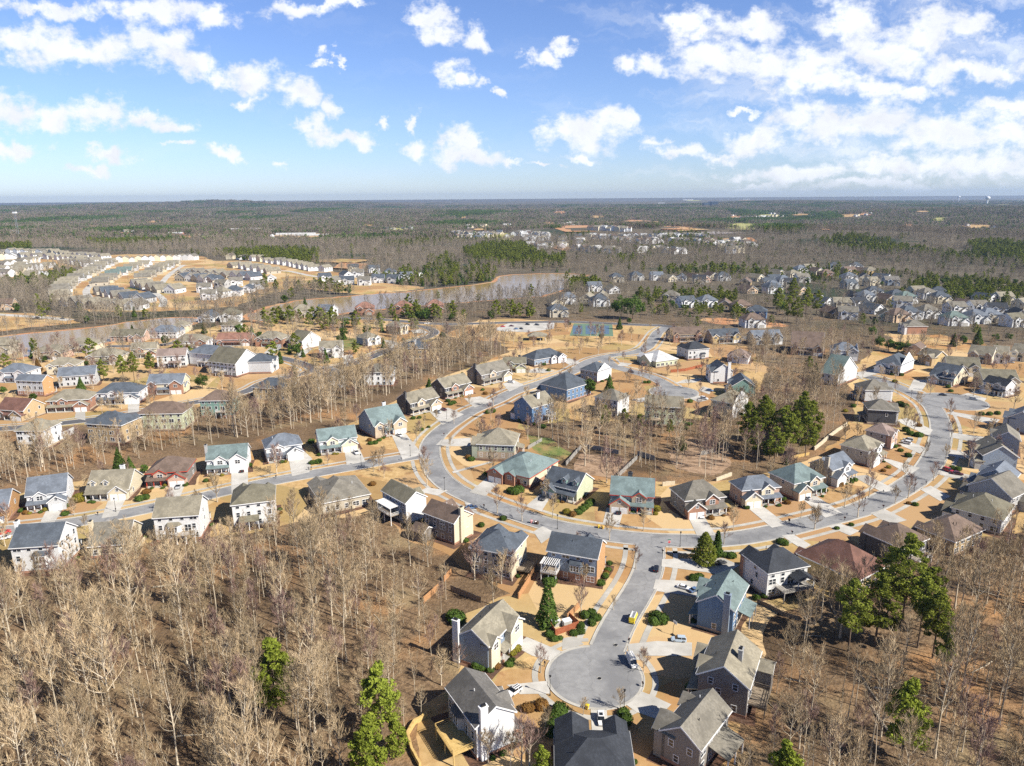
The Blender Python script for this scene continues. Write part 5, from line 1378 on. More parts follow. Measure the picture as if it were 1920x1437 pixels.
zi = 0
for nm, C, w, mt in DEF:
    mb = MB(); zi += 1
    ribbon(mb, C, w / 2, -w / 2, 0, .05 + zi * .0035, mt)
    tag(mb.build('road'), kind='structure')
    # kerbs with gutter, both sides; open at junctions
    if nm in ('sub', 'sub2', 'sub3', 'sub4', 'shore'): continue
    kb = MB()
    sk = lambda p, nm=nm: road_dist(p, nm) < .15
    for s in (1, -1):
        ribbon(kb, C, s * (w / 2 - .5), s * (w / 2 + .02), 0, .10, M_walk, sk)
        ribbon(kb, C, s * (w / 2 + .02), s * (w / 2 + .22), 0, .17, M_conc, lambda p: sk(p) or in_drive(p), True)
    if kb.f: tag(kb.build('kerb'), kind='structure')
for i, (c, r_) in enumerate(DISCS):
    mb = MB()
    n = 72
    mb.add([(c.x + r_ * math.cos(2 * PI * k / n), c.y + r_ * math.sin(2 * PI * k / n), .125 + .004 * i) for k in range(n)], [tuple(range(n))], M_asph)
    tag(mb.build('road'), kind='structure')
    kb = MB()
    ring = [Vector((c.x + r_ * math.cos(2 * PI * k / 120), c.y + r_ * math.sin(2 * PI * k / 120), 0)) for k in range(121)]
    sk2 = lambda p: any(math.hypot(p.x - q.x, p.y - q.y) < w / 2 + .1 for nm, C, w, m_ in DEF for q in C[::2])
    ribbon(kb, ring, .5, -.05, 0, .135, M_walk, sk2)
    ribbon(kb, ring, -.05, -.25, 0, .19, M_conc, lambda p: sk2(p) or in_drive(p), True)
    tag(kb.build('kerb'), kind='structure')
# sidewalks a grass strip away from the kerb
for nm, C, w, sides in (('curve', R_curve, 8.6, (1, -1)), ('left', R_left, 8.0, (1,)), ('stem', R_stem, 8.2, (1, -1)), ('loop', R_loop, 8.0, (1,)), ('nb', R_nb, 7.6, (1,)), ('nb2', R_nb2, 7.6, (1,))):
    mb = MB()
    for s in sides:
        ribbon(mb, C, s * (w / 2 + 2.3), s * (w / 2 + 3.7), 0, .075, M_walk, lambda p, nm=nm: road_dist(p, None) < .6)
    tag(mb.build('pavement'), kind='structure')
mb = MB()
c, r_ = DISCS[0]
ring = [Vector((c.x + r_ * math.cos(2 * PI * k / 120), c.y + r_ * math.sin(2 * PI * k / 120), 0)) for k in range(121)]
ribbon(mb, ring, -1.8, -3.1, 0, .078, M_walk, lambda p: road_dist(p) < .6)
tag(mb.build('pavement'), kind='structure')
# tennis courts
M_court = noisy('blue hard court', (.085, .14, .21), (.10, .165, .24), scale=.3, rough=.8)
M_court2 = noisy('green court surround', (.12, .19, .125), (.145, .22, .15), scale=.3, rough=.8)
sheet('tennis_court', [(1068, 630), (1150, 631), (1148, 608), (1076, 607)], .06, M_court2)
for a, b in ((1074, 1092), (1098, 1118), (1124, 1142)):
    sheet('tennis_court', [(a, 627), (b, 627), (b, 611), (a, 611)], .075, M_court)

# manhole covers
for x, y in ((1535, 773), (1658, 522)):
    p = at(*cp('C6', x, y)); mb = MB(); mb.add([(p.x + .42 * math.cos(k * PI / 8), p.y + .42 * math.sin(k * PI / 8), .146) for k in range(16)], [tuple(range(16))], M_metal); mb.tube([(p.x + .5 * math.cos(k * PI / 8), p.y + .5 * math.sin(k * PI / 8), .14) for k in range(17)], [.05] * 17, 4, M_walk)
    tag(mb.build('manhole_cover'), 'round iron manhole cover in the paving of the ' + ('cul-de-sac centre' if x < 1600 else 'neck of the cul-de-sac'), 'manhole cover')
# planting beds hugging the near houses
for c, ang, W, D, root, rn in HOUSES:
    if math.hypot(c.x, c.y) > 520: continue
    rb_ = random.Random(int(c.x)); P = []
    for sx, sy in ((-1, -1), (1, -1), (1, 1), (-1, 1)):
        P.append(Vector((sx * (W / 2 + rb_.uniform(.8, 2.4)), sy * (D / 2 + rb_.uniform(.9, 3.2)), 0)))
    P = [Vector((c.x, c.y, 0)) + Matrix.Rotation(ang, 3, 'Z') @ p for p in P]
    sheet('mulch_bed', wiggle(P, 1.1, 1.2), .045 + .0004 * rb_.random(), M_mulch, px=False)
# ---------------------------------------------------------------- vegetation
def bark(name, c1, c2, var):
    return noisy(name, c1, c2, scale=1.4, rough=.9, objvar=var, spec=.15, stretch=(1, 1, .3), detail=3)


M_bark = bark('pale grey bark', (.40, .335, .245), (.57, .49, .37), .26)
M_twig = bark('bare twigs', (.345, .25, .14), (.48, .37, .235), .36)
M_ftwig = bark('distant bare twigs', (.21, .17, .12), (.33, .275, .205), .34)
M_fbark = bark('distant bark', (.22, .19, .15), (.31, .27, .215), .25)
M_twigred = bark('reddish bare twigs', (.24, .15, .12), (.33, .225, .185), .2)
M_pbark = bark('dark pine bark', (.12, .085, .06), (.20, .15, .11), .2)


def leafmat(name, c1, c2, var=.18, trans=.3):
    m = bpy.data.materials.new(name); t, out = nt(m); L = t.links.new
    tc = N(t, 'ShaderNodeTexCoord'); n = N(t, 'ShaderNodeTexNoise', Scale=.9, Detail=4.0); L(tc.outputs['Object'], n.inputs['Vector'])
    r = N(t, 'ShaderNodeMapRange'); r.inputs['From Min'].default_value = .35; r.inputs['From Max'].default_value = .65; L(n.outputs['Fac'], r.inputs['Value'])
    x = N(t, 'ShaderNodeMix', _data_type='RGBA'); x.inputs['A'].default_value = (*c1, 1); x.inputs['B'].default_value = (*c2, 1); L(r.outputs['Result'], x.inputs['Factor'])
    oi = N(t, 'ShaderNodeObjectInfo'); mr = N(t, 'ShaderNodeMapRange'); mr.inputs['To Min'].default_value = 1 - var; mr.inputs['To Max'].default_value = 1 + var; L(oi.outputs['Random'], mr.inputs['Value'])
    vm = N(t, 'ShaderNodeVectorMath', _operation='SCALE'); L(x.outputs['Result'], vm.inputs[0]); L(mr.outputs['Result'], vm.inputs['Scale'])
    d = N(t, 'ShaderNodeBsdfDiffuse'); tr = N(t, 'ShaderNodeBsdfTranslucent'); L(vm.outputs['Vector'], d.inputs['Color']); L(vm.outputs['Vector'], tr.inputs['Color'])
    ms = N(t, 'ShaderNodeMixShader'); ms.inputs['Fac'].default_value = trans; L(d.outputs['BSDF'], ms.inputs[1]); L(tr.outputs['BSDF'], ms.inputs[2]); L(ms.outputs['Shader'], out.inputs['Surface'])
    return m


M_pine = leafmat('pine needles', (.155, .185, .03), (.29, .32, .06), .22, .36)
M_cedar = leafmat('dark evergreen foliage', (.065, .12, .025), (.13, .185, .042), .28)
M_shrub = leafmat('clipped evergreen shrub', (.055, .095, .02), (.10, .15, .035), .25, .2)
M_gold = leafmat('golden green shrub', (.22, .20, .03), (.30, .25, .05), .2)
M_rust = leafmat('rusty cedar foliage', (.20, .10, .03), (.26, .15, .05), .15)
M_lime = leafmat('fresh yellow green needles', (.19, .235, .03), (.34, .39, .065), .15)


def rvec(r, up=0.0):
    while True:
        v = Vector((r.uniform(-1, 1), r.uniform(-1, 1), r.uniform(-1, 1) + up))
        if .05 < v.length < 1.6: return v.normalized()


def bare_tree(seed, H=20.0, tr=.20, lo=.38, nb=20, ln=(2.6, 6.4), up=(.55, 1.2), sub=6, tw=8, twm=None, tww=.042, sides=5, lean=.05, bm=None):
    """trunk and crown meshes of a leafless tree"""
    r = random.Random(seed)
    tm = MB(); c = MB(); twm = twm or M_twig; bm = bm or M_bark
    ns = 9
    dx, dy = r.uniform(-lean, lean) * H, r.uniform(-lean, lean) * H
    ph = r.uniform(0, 6)
    def axis(t): return Vector((dx * t * t + .02 * H * math.sin(ph + t * 5) * t, dy * t * t + .02 * H * math.cos(ph * 2 + t * 4) * t, H * t))
    def rad(t): return tr * (1 - t) ** .8 * (1 if t > .06 else 1 + (0.06 - t) * 7) + .02
    ts = [i / ns for i in range(ns + 1)]
    tm.tube([axis(t) for t in ts], [rad(t) for t in ts], sides + 1, bm)
    def twig(p, d, l, w):
        s = d.cross(rvec(r));
        if s.length < .1: return
        s.normalize()
        q = p + d * l + Vector((0, 0, .1 * l))
        c.add([p - s * w, p + s * w, q], [(0, 1, 2)], twm)
    def limb(p, d, l, rr_, depth):
        pts = [p]; k = 4 if depth == 0 else 3
        dd = d.copy()
        for i in range(k):
            dd = (dd + rvec(r) * .22 + Vector((0, 0, .16))).normalized()
            pts.append(pts[-1] + dd * (l / k))
        c.tube(pts, [rr_ * (1 - .8 * i / k) for i in range(k + 1)], 4 if depth == 0 else 3, bm if depth == 0 else twm)
        if depth == 0:
            for i in range(sub):
                t = r.uniform(.25, 1.0); j = min(int(t * k), k - 1); u = t * k - j
                q = pts[j].lerp(pts[j + 1], u)
                a = ((pts[j + 1] - pts[j]).normalized() + rvec(r) * .75 + Vector((0, 0, .25))).normalized()
                limb(q, a, l * r.uniform(.35, .6), rr_ * .5, 1)
        for i in range(tw if depth else 3):
            t = r.uniform(.2, 1.0); j = min(int(t * k), k - 1)
            q = pts[j].lerp(pts[j + 1], t * k - j)
            a = ((pts[j + 1] - pts[j]).normalized() + rvec(r) * .7 + Vector((0, 0, .2))).normalized()
            twig(q, a, r.uniform(.8, 1.8) * (1 if H > 12 else H / 12), tww)
    for i in range(nb):
        t = lo + (1 - lo) * ((i + r.random()) / nb) * .97
        p = axis(t); az = i * 2.4 + r.uniform(-.5, .5)
        f = (t - lo) / (1 - lo)
        l = (ln[1] * (1 - f) + ln[0] * f) * r.uniform(.7, 1.15)
        u = r.uniform(*up) + f * .5
        d = Vector((math.cos(az), math.sin(az), u)).normalized()
        limb(p, d, l, max(.035, rad(t) * .62), 0)
    return tm.mesh('bare_trunk', True), c.mesh('bare_crown')


def puff(c, r, ctr, rx, rz, n, s, mat, out_bias=.6):
    for _ in range(n):
        v = rvec(r); k = r.uniform(.55, 1.0)
        p = ctr + Vector((v.x * rx * k, v.y * rx * k, v.z * rz * k))
        nn = (v * out_bias + rvec(r)).normalized()
        a = nn.cross(Vector((.3, .2, .9)));
        if a.length < .05: continue
        a.normalize(); b = nn.cross(a)
        ss = s * r.uniform(.6, 1.3)
        c.add([p - a * ss - b * ss * .5, p + a * ss - b * ss * .5, p + b * ss], [(0, 1, 2)], mat)


def pine(seed, H=21, mat=None, lo=.36, n=48, dens=110, s=.29, wid=4.7):
    r = random.Random(seed); mat = mat or M_pine
    tm = MB(); c = MB()
    dx, dy = r.uniform(-.8, .8), r.uniform(-.8, .8)
    ax = lambda t: Vector((dx * t * t, dy * t * t, H * t))
    tm.tube([ax(i / 6) for i in range(7)], [.26 * (1 - i / 6.6) + .02 for i in range(7)], 6, M_pbark)
    for i in range(n):
        f = (i + r.random()) / n
        t = lo + (1 - lo) * f
        w = wid * (1 - f ** 2.4) ** .8 * r.uniform(.35, 1.05) * (0.6 + .4 * min(1, f * 3))
        az = i * 2.4 + r.uniform(-.6, .6)
        p = ax(t) + Vector((math.cos(az) * w, math.sin(az) * w, r.uniform(-.2, .9)))
        c.tube([ax(t - .03), (ax(t) + p) / 2 + Vector((0, 0, -.15)), p], [.06, .045, .02], 3, M_pbark)
        pr = r.uniform(.7, 1.9) * (1.15 - .5 * f)
        puff(c, r, p, pr, pr * .62, dens, s, mat, .8)
    puff(c, r, ax(.985), .8, .9, dens, s, mat)
    return tm.mesh('pine_trunk', True), c.mesh('pine_crown')


def conifer(seed, H=9, R=2.4, mat=None, n=1700, s=.26, shape=1.0, base=.3):
    """dense cone or column clothed to the ground"""
    r = random.Random(seed); mat = mat or M_cedar
    tm = MB(); c = MB()
    tm.tube([(0, 0, 0), (0, 0, H * .5), (0, 0, H * .96)], [.2, .13, .03], 6, M_pbark)
    lob = [(r.uniform(0, 6.3), r.uniform(0, 1), r.uniform(.75, 1.25)) for _ in range(26)]
    for _ in range(n):
        f = 1 - math.sqrt(r.random()) if shape >= 1 else r.random() ** 1.25
        az = r.uniform(0, 2 * PI)
        w = R * ((1 - f) ** shape) * (.35 + .65 * min(1, (f + .06) * 7))
        m = 1.0
        for a0, f0, k in lob:
            da = abs((az - a0 + PI) % (2 * PI) - PI)
            if da < .5 and abs(f - f0) < .09: m = k
        w *= m * r.uniform(.72, 1.03)
        p = Vector((math.cos(az) * w, math.sin(az) * w, base + f * (H - base)))
        nn = (Vector((math.cos(az), math.sin(az), .5)) * .9 + rvec(r)).normalized()
        a = nn.cross(Vector((0, 0, 1)));
        if a.length < .05: continue
        a.normalize(); b = nn.cross(a); ss = s * r.uniform(.6, 1.4)
        c.add([p - a * ss - b * ss * .5, p + a * ss - b * ss * .5, p + b * ss], [(0, 1, 2)], mat)
    return tm.mesh('conifer_trunk', True), c.mesh('conifer_crown')


def broad_evergreen(seed, H=9, R=3.6, mat=None, n=26, dens=80, s=.3):
    r = random.Random(seed); mat = mat or M_cedar
    tm = MB(); c = MB()
    tm.tube([(0, 0, 0), (.1, 0, H * .4), (0, .1, H * .75)], [.25, .18, .05], 6, M_pbark)
    for i in range(n):
        v = rvec(r, .2)
        k = r.uniform(.55, .85)
        p = Vector((v.x * R * k, v.y * R * k, H * .55 + v.z * H * .38 * k))
        puff(c, r, p, R * .36, R * .3, dens, s, mat, .9)
    return tm.mesh('evergreen_trunk', True), c.mesh('evergreen_crown')


def shrub_mesh(seed, R=1.0, Hh=1.1, mat=None, n=330, s=.12):
    r = random.Random(seed); c = MB(); mat = mat or M_shrub
    for _ in range(n):
        v = rvec(r, .35)
        k = r.uniform(.85, 1.04) * (1 + .12 * mnoise.noise(v * 2 + Vector((seed, 0, 0))))
        p = Vector((v.x * R * k, v.y * R * k, max(.05, Hh * .45 + v.z * Hh * .58 * k)))
        nn = (v + rvec(r) * .6).normalized(); a = nn.cross(Vector((.1, .2, .97)));
        if a.length < .05: continue
        a.normalize(); b = nn.cross(a); ss = s * r.uniform(.7, 1.3)
        c.add([p - a * ss - b * ss, p + a * ss - b * ss, p + b * ss * 1.2], [(0, 1, 2)], mat)
    # leafy inner body
    vs_ = []; fs_ = []
    for i in range(5):
        f = i / 4; z = .03 + f * Hh * .92; w = R * .86 * math.sqrt(max(0.02, 1 - (2 * f - .75) ** 2 / 1.7))
        for k in range(10): vs_.append((w * math.cos(k * PI / 5), w * math.sin(k * PI / 5), z))
    for i in range(4):
        for k in range(10): fs_.append((i * 10 + k, i * 10 + (k + 1) % 10, i * 10 + 10 + (k + 1) % 10, i * 10 + 10 + k))
    fs_.append(tuple(range(40, 50)))
    c.add(vs_, fs_, mat)
    return c.mesh('shrub')


TALL = [bare_tree(11, 21), bare_tree(12, 19, .17, .45, 15), bare_tree(13, 23, .24, .34, 22, (3, 7.6)), bare_tree(14, 18, .15, .5, 13, (2, 4.6), twm=M_twigred), bare_tree(15, 20, .19, .3, 19, (2.6, 6.8), (.4, .9)),
        bare_tree(16, 22, .2, .42, 17, lean=.09), bare_tree(17, 17, .13, .3, 16, (1.8, 4.6), twm=M_twigred), bare_tree(18, 15, .1, .4, 11, (1.4, 3.2)), bare_tree(19, 19, .26, .2, 22, (3.2, 8.2), (.4, .9), lean=.1)]
POLE = [bare_tree(31, 16, .09, .55, 8, (.9, 2.4), sub=3, tw=4, lean=.08), bare_tree(32, 13, .07, .5, 8, (.8, 2), sub=3, tw=4, lean=.1), bare_tree(33, 18, .11, .6, 9, (1, 2.8), sub=3, tw=4)]
LOWB = [bare_tree(41, 6, .06, .15, 12, (.8, 2.4), (.5, 1.1), sub=4, tw=5, tww=.03), bare_tree(42, 4.2, .05, .1, 12, (.7, 2.0), (.3, .9), sub=4, tw=5, tww=.03)]
STREET = [bare_tree(51, 7.5, .13, .22, 15, (1.4, 3.6), (.6, 1.3), tww=.03, twm=M_twigred), bare_tree(52, 6.5, .11, .24, 14, (1.2, 3.0), (.6, 1.2), tww=.03), bare_tree(53, 8.2, .15, .2, 16, (1.5, 4.0), (.5, 1.2), tww=.03, twm=M_twigred), bare_tree(54, 7.0, .12, .22, 15, (1.3, 3.4), (.7, 1.4), tww=.03)]
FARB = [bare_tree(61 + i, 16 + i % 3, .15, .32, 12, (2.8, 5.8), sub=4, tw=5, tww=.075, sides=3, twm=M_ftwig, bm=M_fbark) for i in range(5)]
PINES = [pine(71), pine(72, 24, n=52), pine(73, 18, lo=.25, n=44), pine(74, 20, lo=.5, n=32, wid=3.6)]
PLIME = [pine(75, 17, mat=M_lime, lo=.25, n=44, wid=3.9), pine(76, 13, mat=M_lime, lo=.15, n=34, wid=3.2)]
FPINE = [pine(81 + i, 15, lo=.2, n=26, dens=30, s=.66, wid=5.0) for i in range(3)]
CONES = [conifer(91, 9, 2.6), conifer(92, 11, 2.6), conifer(93, 7, 2.3), conifer(94, 6, 1.1, shape=.6)]
BROAD = [broad_evergreen(95), broad_evergreen(96, 8, 3.2), broad_evergreen(97, 11, 4.2)]
FCONE = [conifer(98, 11, 2.9, n=420, s=.6), broad_evergreen(99, 10, 4, n=18, dens=28, s=.62)]
BUSHY = [conifer(105, 9.5, 3.7, mat=M_pine, n=2600, s=.3, shape=.65)]
RUST = [conifer(101, 8, 2.2, mat=M_rust)]
GOLD = [broad_evergreen(102, 5.5, 2.6, mat=M_gold, n=20, dens=60, s=.22)]


def tree(name, meshes, p, s, rz, label, cat, group, sx=None):
    root = empty(name, (p.x, p.y, p.z), rz)
    root.scale = (sx or s, sx or s, s)
    for nm, me_ in zip(('trunk', 'crown'), meshes):
        o = bpy.data.objects.new(nm, me_); COL.objects.link(o); o.parent = root
    tag(root, label, cat, group)
    return root


# ---- geometry-nodes scatter for the woods nobody could count
def scatter(name, pts, meshes, label):
    src = bpy.data.collections.new(name + '_kinds')
    for i, pair in enumerate(meshes):
        if not isinstance(pair, tuple): pair = (pair,)
        # join trunk and crown of one kind
        v = []; f = []; mi = []; mats = []
        for me_ in pair:
            b = len(v); v.extend([tuple(q.co) for q in me_.vertices]); off = len(mats); mats.extend(me_.materials)
            for q in me_.polygons: f.append(tuple(k + b for k in q.vertices)); mi.append(q.material_index + off)
        jm = bpy.data.meshes.new('woods_kind'); jm.from_pydata(v, [], f)
        for m in mats: jm.materials.append(m)
        jm.polygons.foreach_set('material_index', mi)
        src.objects.link(bpy.data.objects.new('kind_%02d' % i, jm))
    me_ = bpy.data.meshes.new(name); me_.from_pydata([(p[0], p[1], p[2]) for p in pts], [], [])
    for an, k in (('size', 3), ('turn', 4)):
        a = me_.attributes.new(an, 'FLOAT', 'POINT'); a.data.foreach_set('value', [float(p[k]) for p in pts])
    a = me_.attributes.new('kind', 'INT', 'POINT'); a.data.foreach_set('value', [int(p[5]) for p in pts])
    o = bpy.data.objects.new(name, me_); COL.objects.link(o)
    ng = bpy.data.node_groups.new(name, 'GeometryNodeTree')
    ng.interface.new_socket('Geometry', in_out='INPUT', socket_type='NodeSocketGeometry'); ng.interface.new_socket('Geometry', in_out='OUTPUT', socket_type='NodeSocketGeometry')
    nd = ng.nodes; L = ng.links.new
    gi = nd.new('NodeGroupInput'); go = nd.new('NodeGroupOutput')
    ci = nd.new('GeometryNodeCollectionInfo'); ci.inputs['Collection'].default_value = src; ci.inputs['Separate Children'].default_value = True; ci.inputs['Reset Children'].default_value = True
    ip = nd.new('GeometryNodeInstanceOnPoints'); ip.inputs['Pick Instance'].default_value = True
    def attr(n, ty):
        a_ = nd.new('GeometryNodeInputNamedAttribute'); a_.data_type = ty; a_.inputs['Name'].default_value = n; return a_.outputs['Attribute']
    cx = nd.new('ShaderNodeCombineXYZ'); L(attr('turn', 'FLOAT'), cx.inputs['Z'])
    cs = nd.new('ShaderNodeCombineXYZ'); s_ = attr('size', 'FLOAT'); L(s_, cs.inputs['X']); L(s_, cs.inputs['Y']); L(s_, cs.inputs['Z'])
    L(gi.outputs[0], ip.inputs['Points']); L(ci.outputs[0], ip.inputs['Instance']); L(attr('kind', 'INT'), ip.inputs['Instance Index']); L(cx.outputs[0], ip.inputs['Rotation']); L(cs.outputs[0], ip.inputs['Scale']); L(ip.outputs[0], go.inputs[0])
    md = o.modifiers.new('scatter', 'NODES'); md.node_group = ng
    tag(o, label, None, None, 'stuff')
    return o


# ---- keep-clear test
CELL = 12.0
from collections import defaultdict
hgrid = defaultdict(list)
for c, ang, W, D, root, rn in HOUSES:
    R_ = math.hypot(W, D) / 2 + 6
    for i in range(int((c.x - R_) // CELL), int((c.x + R_) // CELL) + 1):
        for j in range(int((c.y - R_) // CELL), int((c.y + R_) // CELL) + 1): hgrid[(i, j)].append((c, ang, W, D))
rgrid = defaultdict(list)
for nm, C, w, m_ in DEF:
    for q in C[::2]: rgrid[(int(q.x // 20), int(q.y // 20))].append((q.x, q.y, w / 2))


def clear_of_houses(x, y, m):
    for c, ang, W, D in hgrid.get((int(x // CELL), int(y // CELL)), ()):
        dx, dy = x - c.x, y - c.y
        u = dx * math.cos(ang) + dy * math.sin(ang); v = -dx * math.sin(ang) + dy * math.cos(ang)
        if abs(u) < W / 2 + m and abs(v) < D / 2 + m: return False
    return True


def clear_of_roads(x, y, m):
    i, j = int(x // 20), int(y // 20)
    for a in (i - 1, i, i + 1):
        for b in (j - 1, j, j + 1):
            for qx, qy, w in rgrid.get((a, b), ()):
                if math.hypot(x - qx, y - qy) < w + m: return False
    for c, r_ in DISCS:
        if math.hypot(x - c.x, y - c.y) < r_ + m: return False
    return True


def in_any(x, y, names):
    for n in names:
        pl = POLYS[n]
        if in_poly(x, y, pl): return True
    return False


def W_(pts): return [(p.x, p.y) for p in (at(x, y) for x, y in pts)]


def fill(poly, step, jit=.5, seed=1):
    r = random.Random(seed)
    x0, x1 = min(p[0] for p in poly), max(p[0] for p in poly); y0, y1 = min(p[1] for p in poly), max(p[1] for p in poly)
    out = []
    x = x0
    while x < x1:
        y = y0
        while y < y1:
            px_, py_ = x + r.uniform(-jit, jit) * step, y + r.uniform(-jit, jit) * step
            if in_poly(px_, py_, poly): out.append((px_, py_))
            y += step
        x += step
    return out


vr = random.Random(21)
WOOD_L = W_([(-260, 1100), (-20, 1082), (60, 1078), (150, 1055), (240, 1040), (330, 1030), (420, 1020), (470, 1012), (520, 1000), (600, 985), (690, 975), (735, 1005), (790, 1035), (830, 1065), (860, 1100), (868, 1140), (840, 1200), (835, 1250), (815, 1300), (790, 1345), (745, 1420), (730, 1600), (700, 1800), (-420, 1800)])
WOOD_R = W_([(1640, 1130), (1700, 1070), (1800, 1015), (1920, 1005), (2200, 1010), (2400, 1800), (1330, 1800), (1385, 1500), (1430, 1400), (1440, 1260), (1470, 1200), (1520, 1170)])
WOOD_M = W_([(-300, 830), (60, 822), (130, 830), (240, 812), (330, 800), (420, 772), (500, 745), (560, 735), (600, 715), (690, 708), (730, 690), (790, 675), (840, 650), (870, 640), (940, 650), (950, 664), (900, 682), (870, 695), (800, 712), (745, 732), (680, 765), (590, 800), (480, 818), (350, 842), (260, 862), (150, 888), (60, 908), (-10, 920), (-300, 950)])
WOOD_C = W_([(1000, 800), (1100, 795), (1250, 790), (1330, 795), (1400, 785), (1440, 730), (1500, 700), (1575, 722), (1590, 760), (1580, 800), (1540, 838), (1480, 868), (1400, 888), (1330, 900), (1210, 890), (1100, 880), (1010, 830)])
WOOD_N = W_([(1400, 655), (1440, 650), (1500, 640), (1600, 640), (1660, 650), (1600, 685), (1560, 700), (1500, 690), (1440, 690)])
WOOD_K = W_([(1310, 640), (1440, 652), (1440, 690), (1425, 735), (1395, 690), (1340, 680)])
near_pts = []
CLEARED = [at(x, y) for x, y in ((520, 1352), (716, 1388), (690, 1478), (1690, 1175), (1590, 1222), (1640, 1212), (1720, 1215), (1748, 1235), (1665, 1150), (1690, 1425), (1735, 1185))]


def hides_pine(x, y):
    for p in CLEARED:
        d = p.length; ux, uy = p.x / d, p.y / d
        a = (p.x - x) * ux + (p.y - y) * uy; b_ = abs((p.x - x) * uy - (p.y - y) * ux)
        if -2 < a < 11 and b_ < 3.2: return True
    return False


for poly, st, sd, nm in ((WOOD_L, 4.4, 1, 'L'), (WOOD_R, 4.5, 2, 'R'), (WOOD_M, 4.9, 3, 'M'), (WOOD_C, 5.4, 4, 'C'), (WOOD_N, 6.5, 5, 'N'), (WOOD_K, 10, 6, 'N')):
    for x, y in fill(poly, st, .5, sd):
        if not clear_of_houses(x, y, 2.6) or not clear_of_roads(x, y, 3.5): continue
        if nm in 'LR' and hides_pine(x, y): continue
        hd_ = min([math.hypot(c.x - x, c.y - y) for c, ang, W, D, root, rn in HOUSES[:110]])
        small = ((.45 if hd_ < 19 else .68) if hd_ < 31 and nm in 'LM' else (.62 if hd_ < 14 else .82) if hd_ < 22 and nm == 'R' else 1.0)
        if nm in 'CN' and (vr.random() < .3 or in_drive(Vector((x, y, 0)), 1)): continue
        q = vr.random()
        big = vr.random() < (.6 if nm in 'LR' else .62)
        if nm == 'M' and q < .12: kind = ('low', vr.randrange(2))
        elif nm in 'LR' and q < .04: kind = ('log', 0)
        elif nm in 'LR' and q < .27: kind = ('low', vr.randrange(2))
        elif big: kind = ('tall', vr.randrange(9))
        else: kind = ('pole', vr.randrange(3))
        near_pts.append((x, y, nm, kind, small * (vr.uniform(.5, 1.0) if nm != 'N' else vr.uniform(.4, .72)) if nm != 'C' else vr.uniform(.5, .9), vr.uniform(0, 6.28)))
lg = MB(); lg.tube([(-5, 0, .3), (0, .2, .28), (6, -.1, .2)], [.24, .2, .09], 6, M_bark, True); lg.tube([(1, .2, .3), (2.2, 1.2, .9), (3.6, 1.6, .7)], [.08, .06, .02], 4, M_bark)
lg2 = MB(); lg2.tube([(3, -.1, .3), (4, -1.4, .8), (5.5, -2, .6)], [.06, .05, .02], 4, M_bark)
LOGS = [(lg.mesh('fallen_trunk'), lg2.mesh('fallen_branch'))]
KINDS_ = {'log': LOGS, 'tall': TALL, 'pole': POLE, 'low': LOWB}
WHERE = {'L': 'left foreground woods', 'R': 'right foreground woods', 'M': 'wooded strip behind the left street', 'C': 'wooded hollow inside the loop', 'N': 'trees behind the right street'}


def shown_size(t):
    x, y, nm, kind, s, rz = t
    if kind[0] == 'log': return 0
    H = 20 if kind[0] == 'tall' else (9 if kind[0] == 'pole' else 2)
    px_, py_ = pix((x, y, H * s * .6)); bx, by = pix((x, y, 0))
    if not (-10 < px_ < 1930 and -10 < py_ < 1447): return 0
    return H * s / max(20, math.hypot(x, y)) * (1 if by < 1437 else .7)


near_pts.sort(key=shown_size, reverse=True)
LOOK = {'tall': ['tall spreading', 'tall narrow', 'very tall wide', 'slim tall', 'broad low branched', 'leaning tall', 'slender', 'small slim', 'crooked wide'], 'pole': ['thin pole like', 'thin young', 'thin straight'], 'low': ['bushy low', 'small bushy']}
NIND = 185
for t in near_pts[:NIND]:
    x, y, nm, kind, s, rz = t
    tree('bare_tree', KINDS_[kind[0]][kind[1]], Vector((x, y, 0)), s, rz, f'{LOOK[kind[0]][kind[1]]} leafless tree in the {WHERE[nm]}', 'tree', f'leafless trees in the {WHERE[nm]}')
rest = near_pts[NIND:]
# yard trees beyond the counted ones
yr = random.Random(77)
for nm, k_ in (('main', 190), ('left', 170), ('right', 25)):
    pl = POLYS[nm]; xs = [p[0] for p in pl]; ys = [p[1] for p in pl]; n_ = 0
    for _ in range(6000):
        x, y = yr.uniform(min(xs), max(xs)), yr.uniform(min(ys), max(ys))
        if in_poly(x, y, pl) and clear_of_houses(x, y, 2.2) and clear_of_roads(x, y, 2.2) and not in_drive(Vector((x, y, 0)), 1.0):
            if nm == 'main' and math.hypot(x, y) < 235: continue
            rest.append((x, y, 'Y', ('street', yr.randrange(4)) if yr.random() < .75 else ('low', yr.randrange(2)), yr.uniform(.6, 1.35), yr.uniform(0, 6.28))); n_ += 1
            if n_ >= k_: break
order = [('street', i) for i in range(4)] + [('tall', i) for i in range(9)] + [('pole', i) for i in range(3)] + [('low', i) for i in range(2)] + [('log', 0)]
scatter('woods', [(x, y, 0, s, rz, order.index(kind)) for x, y, nm, kind, s, rz in rest], STREET + TALL + POLE + LOWB + LOGS, 'mass of leafless grey brown trees filling the woods between the streets')
# ---------------------------------------------------------------- single evergreens, street trees, shrubs
def P_(crop, x, y):
    p = at(*cp(crop, x, y)); return p


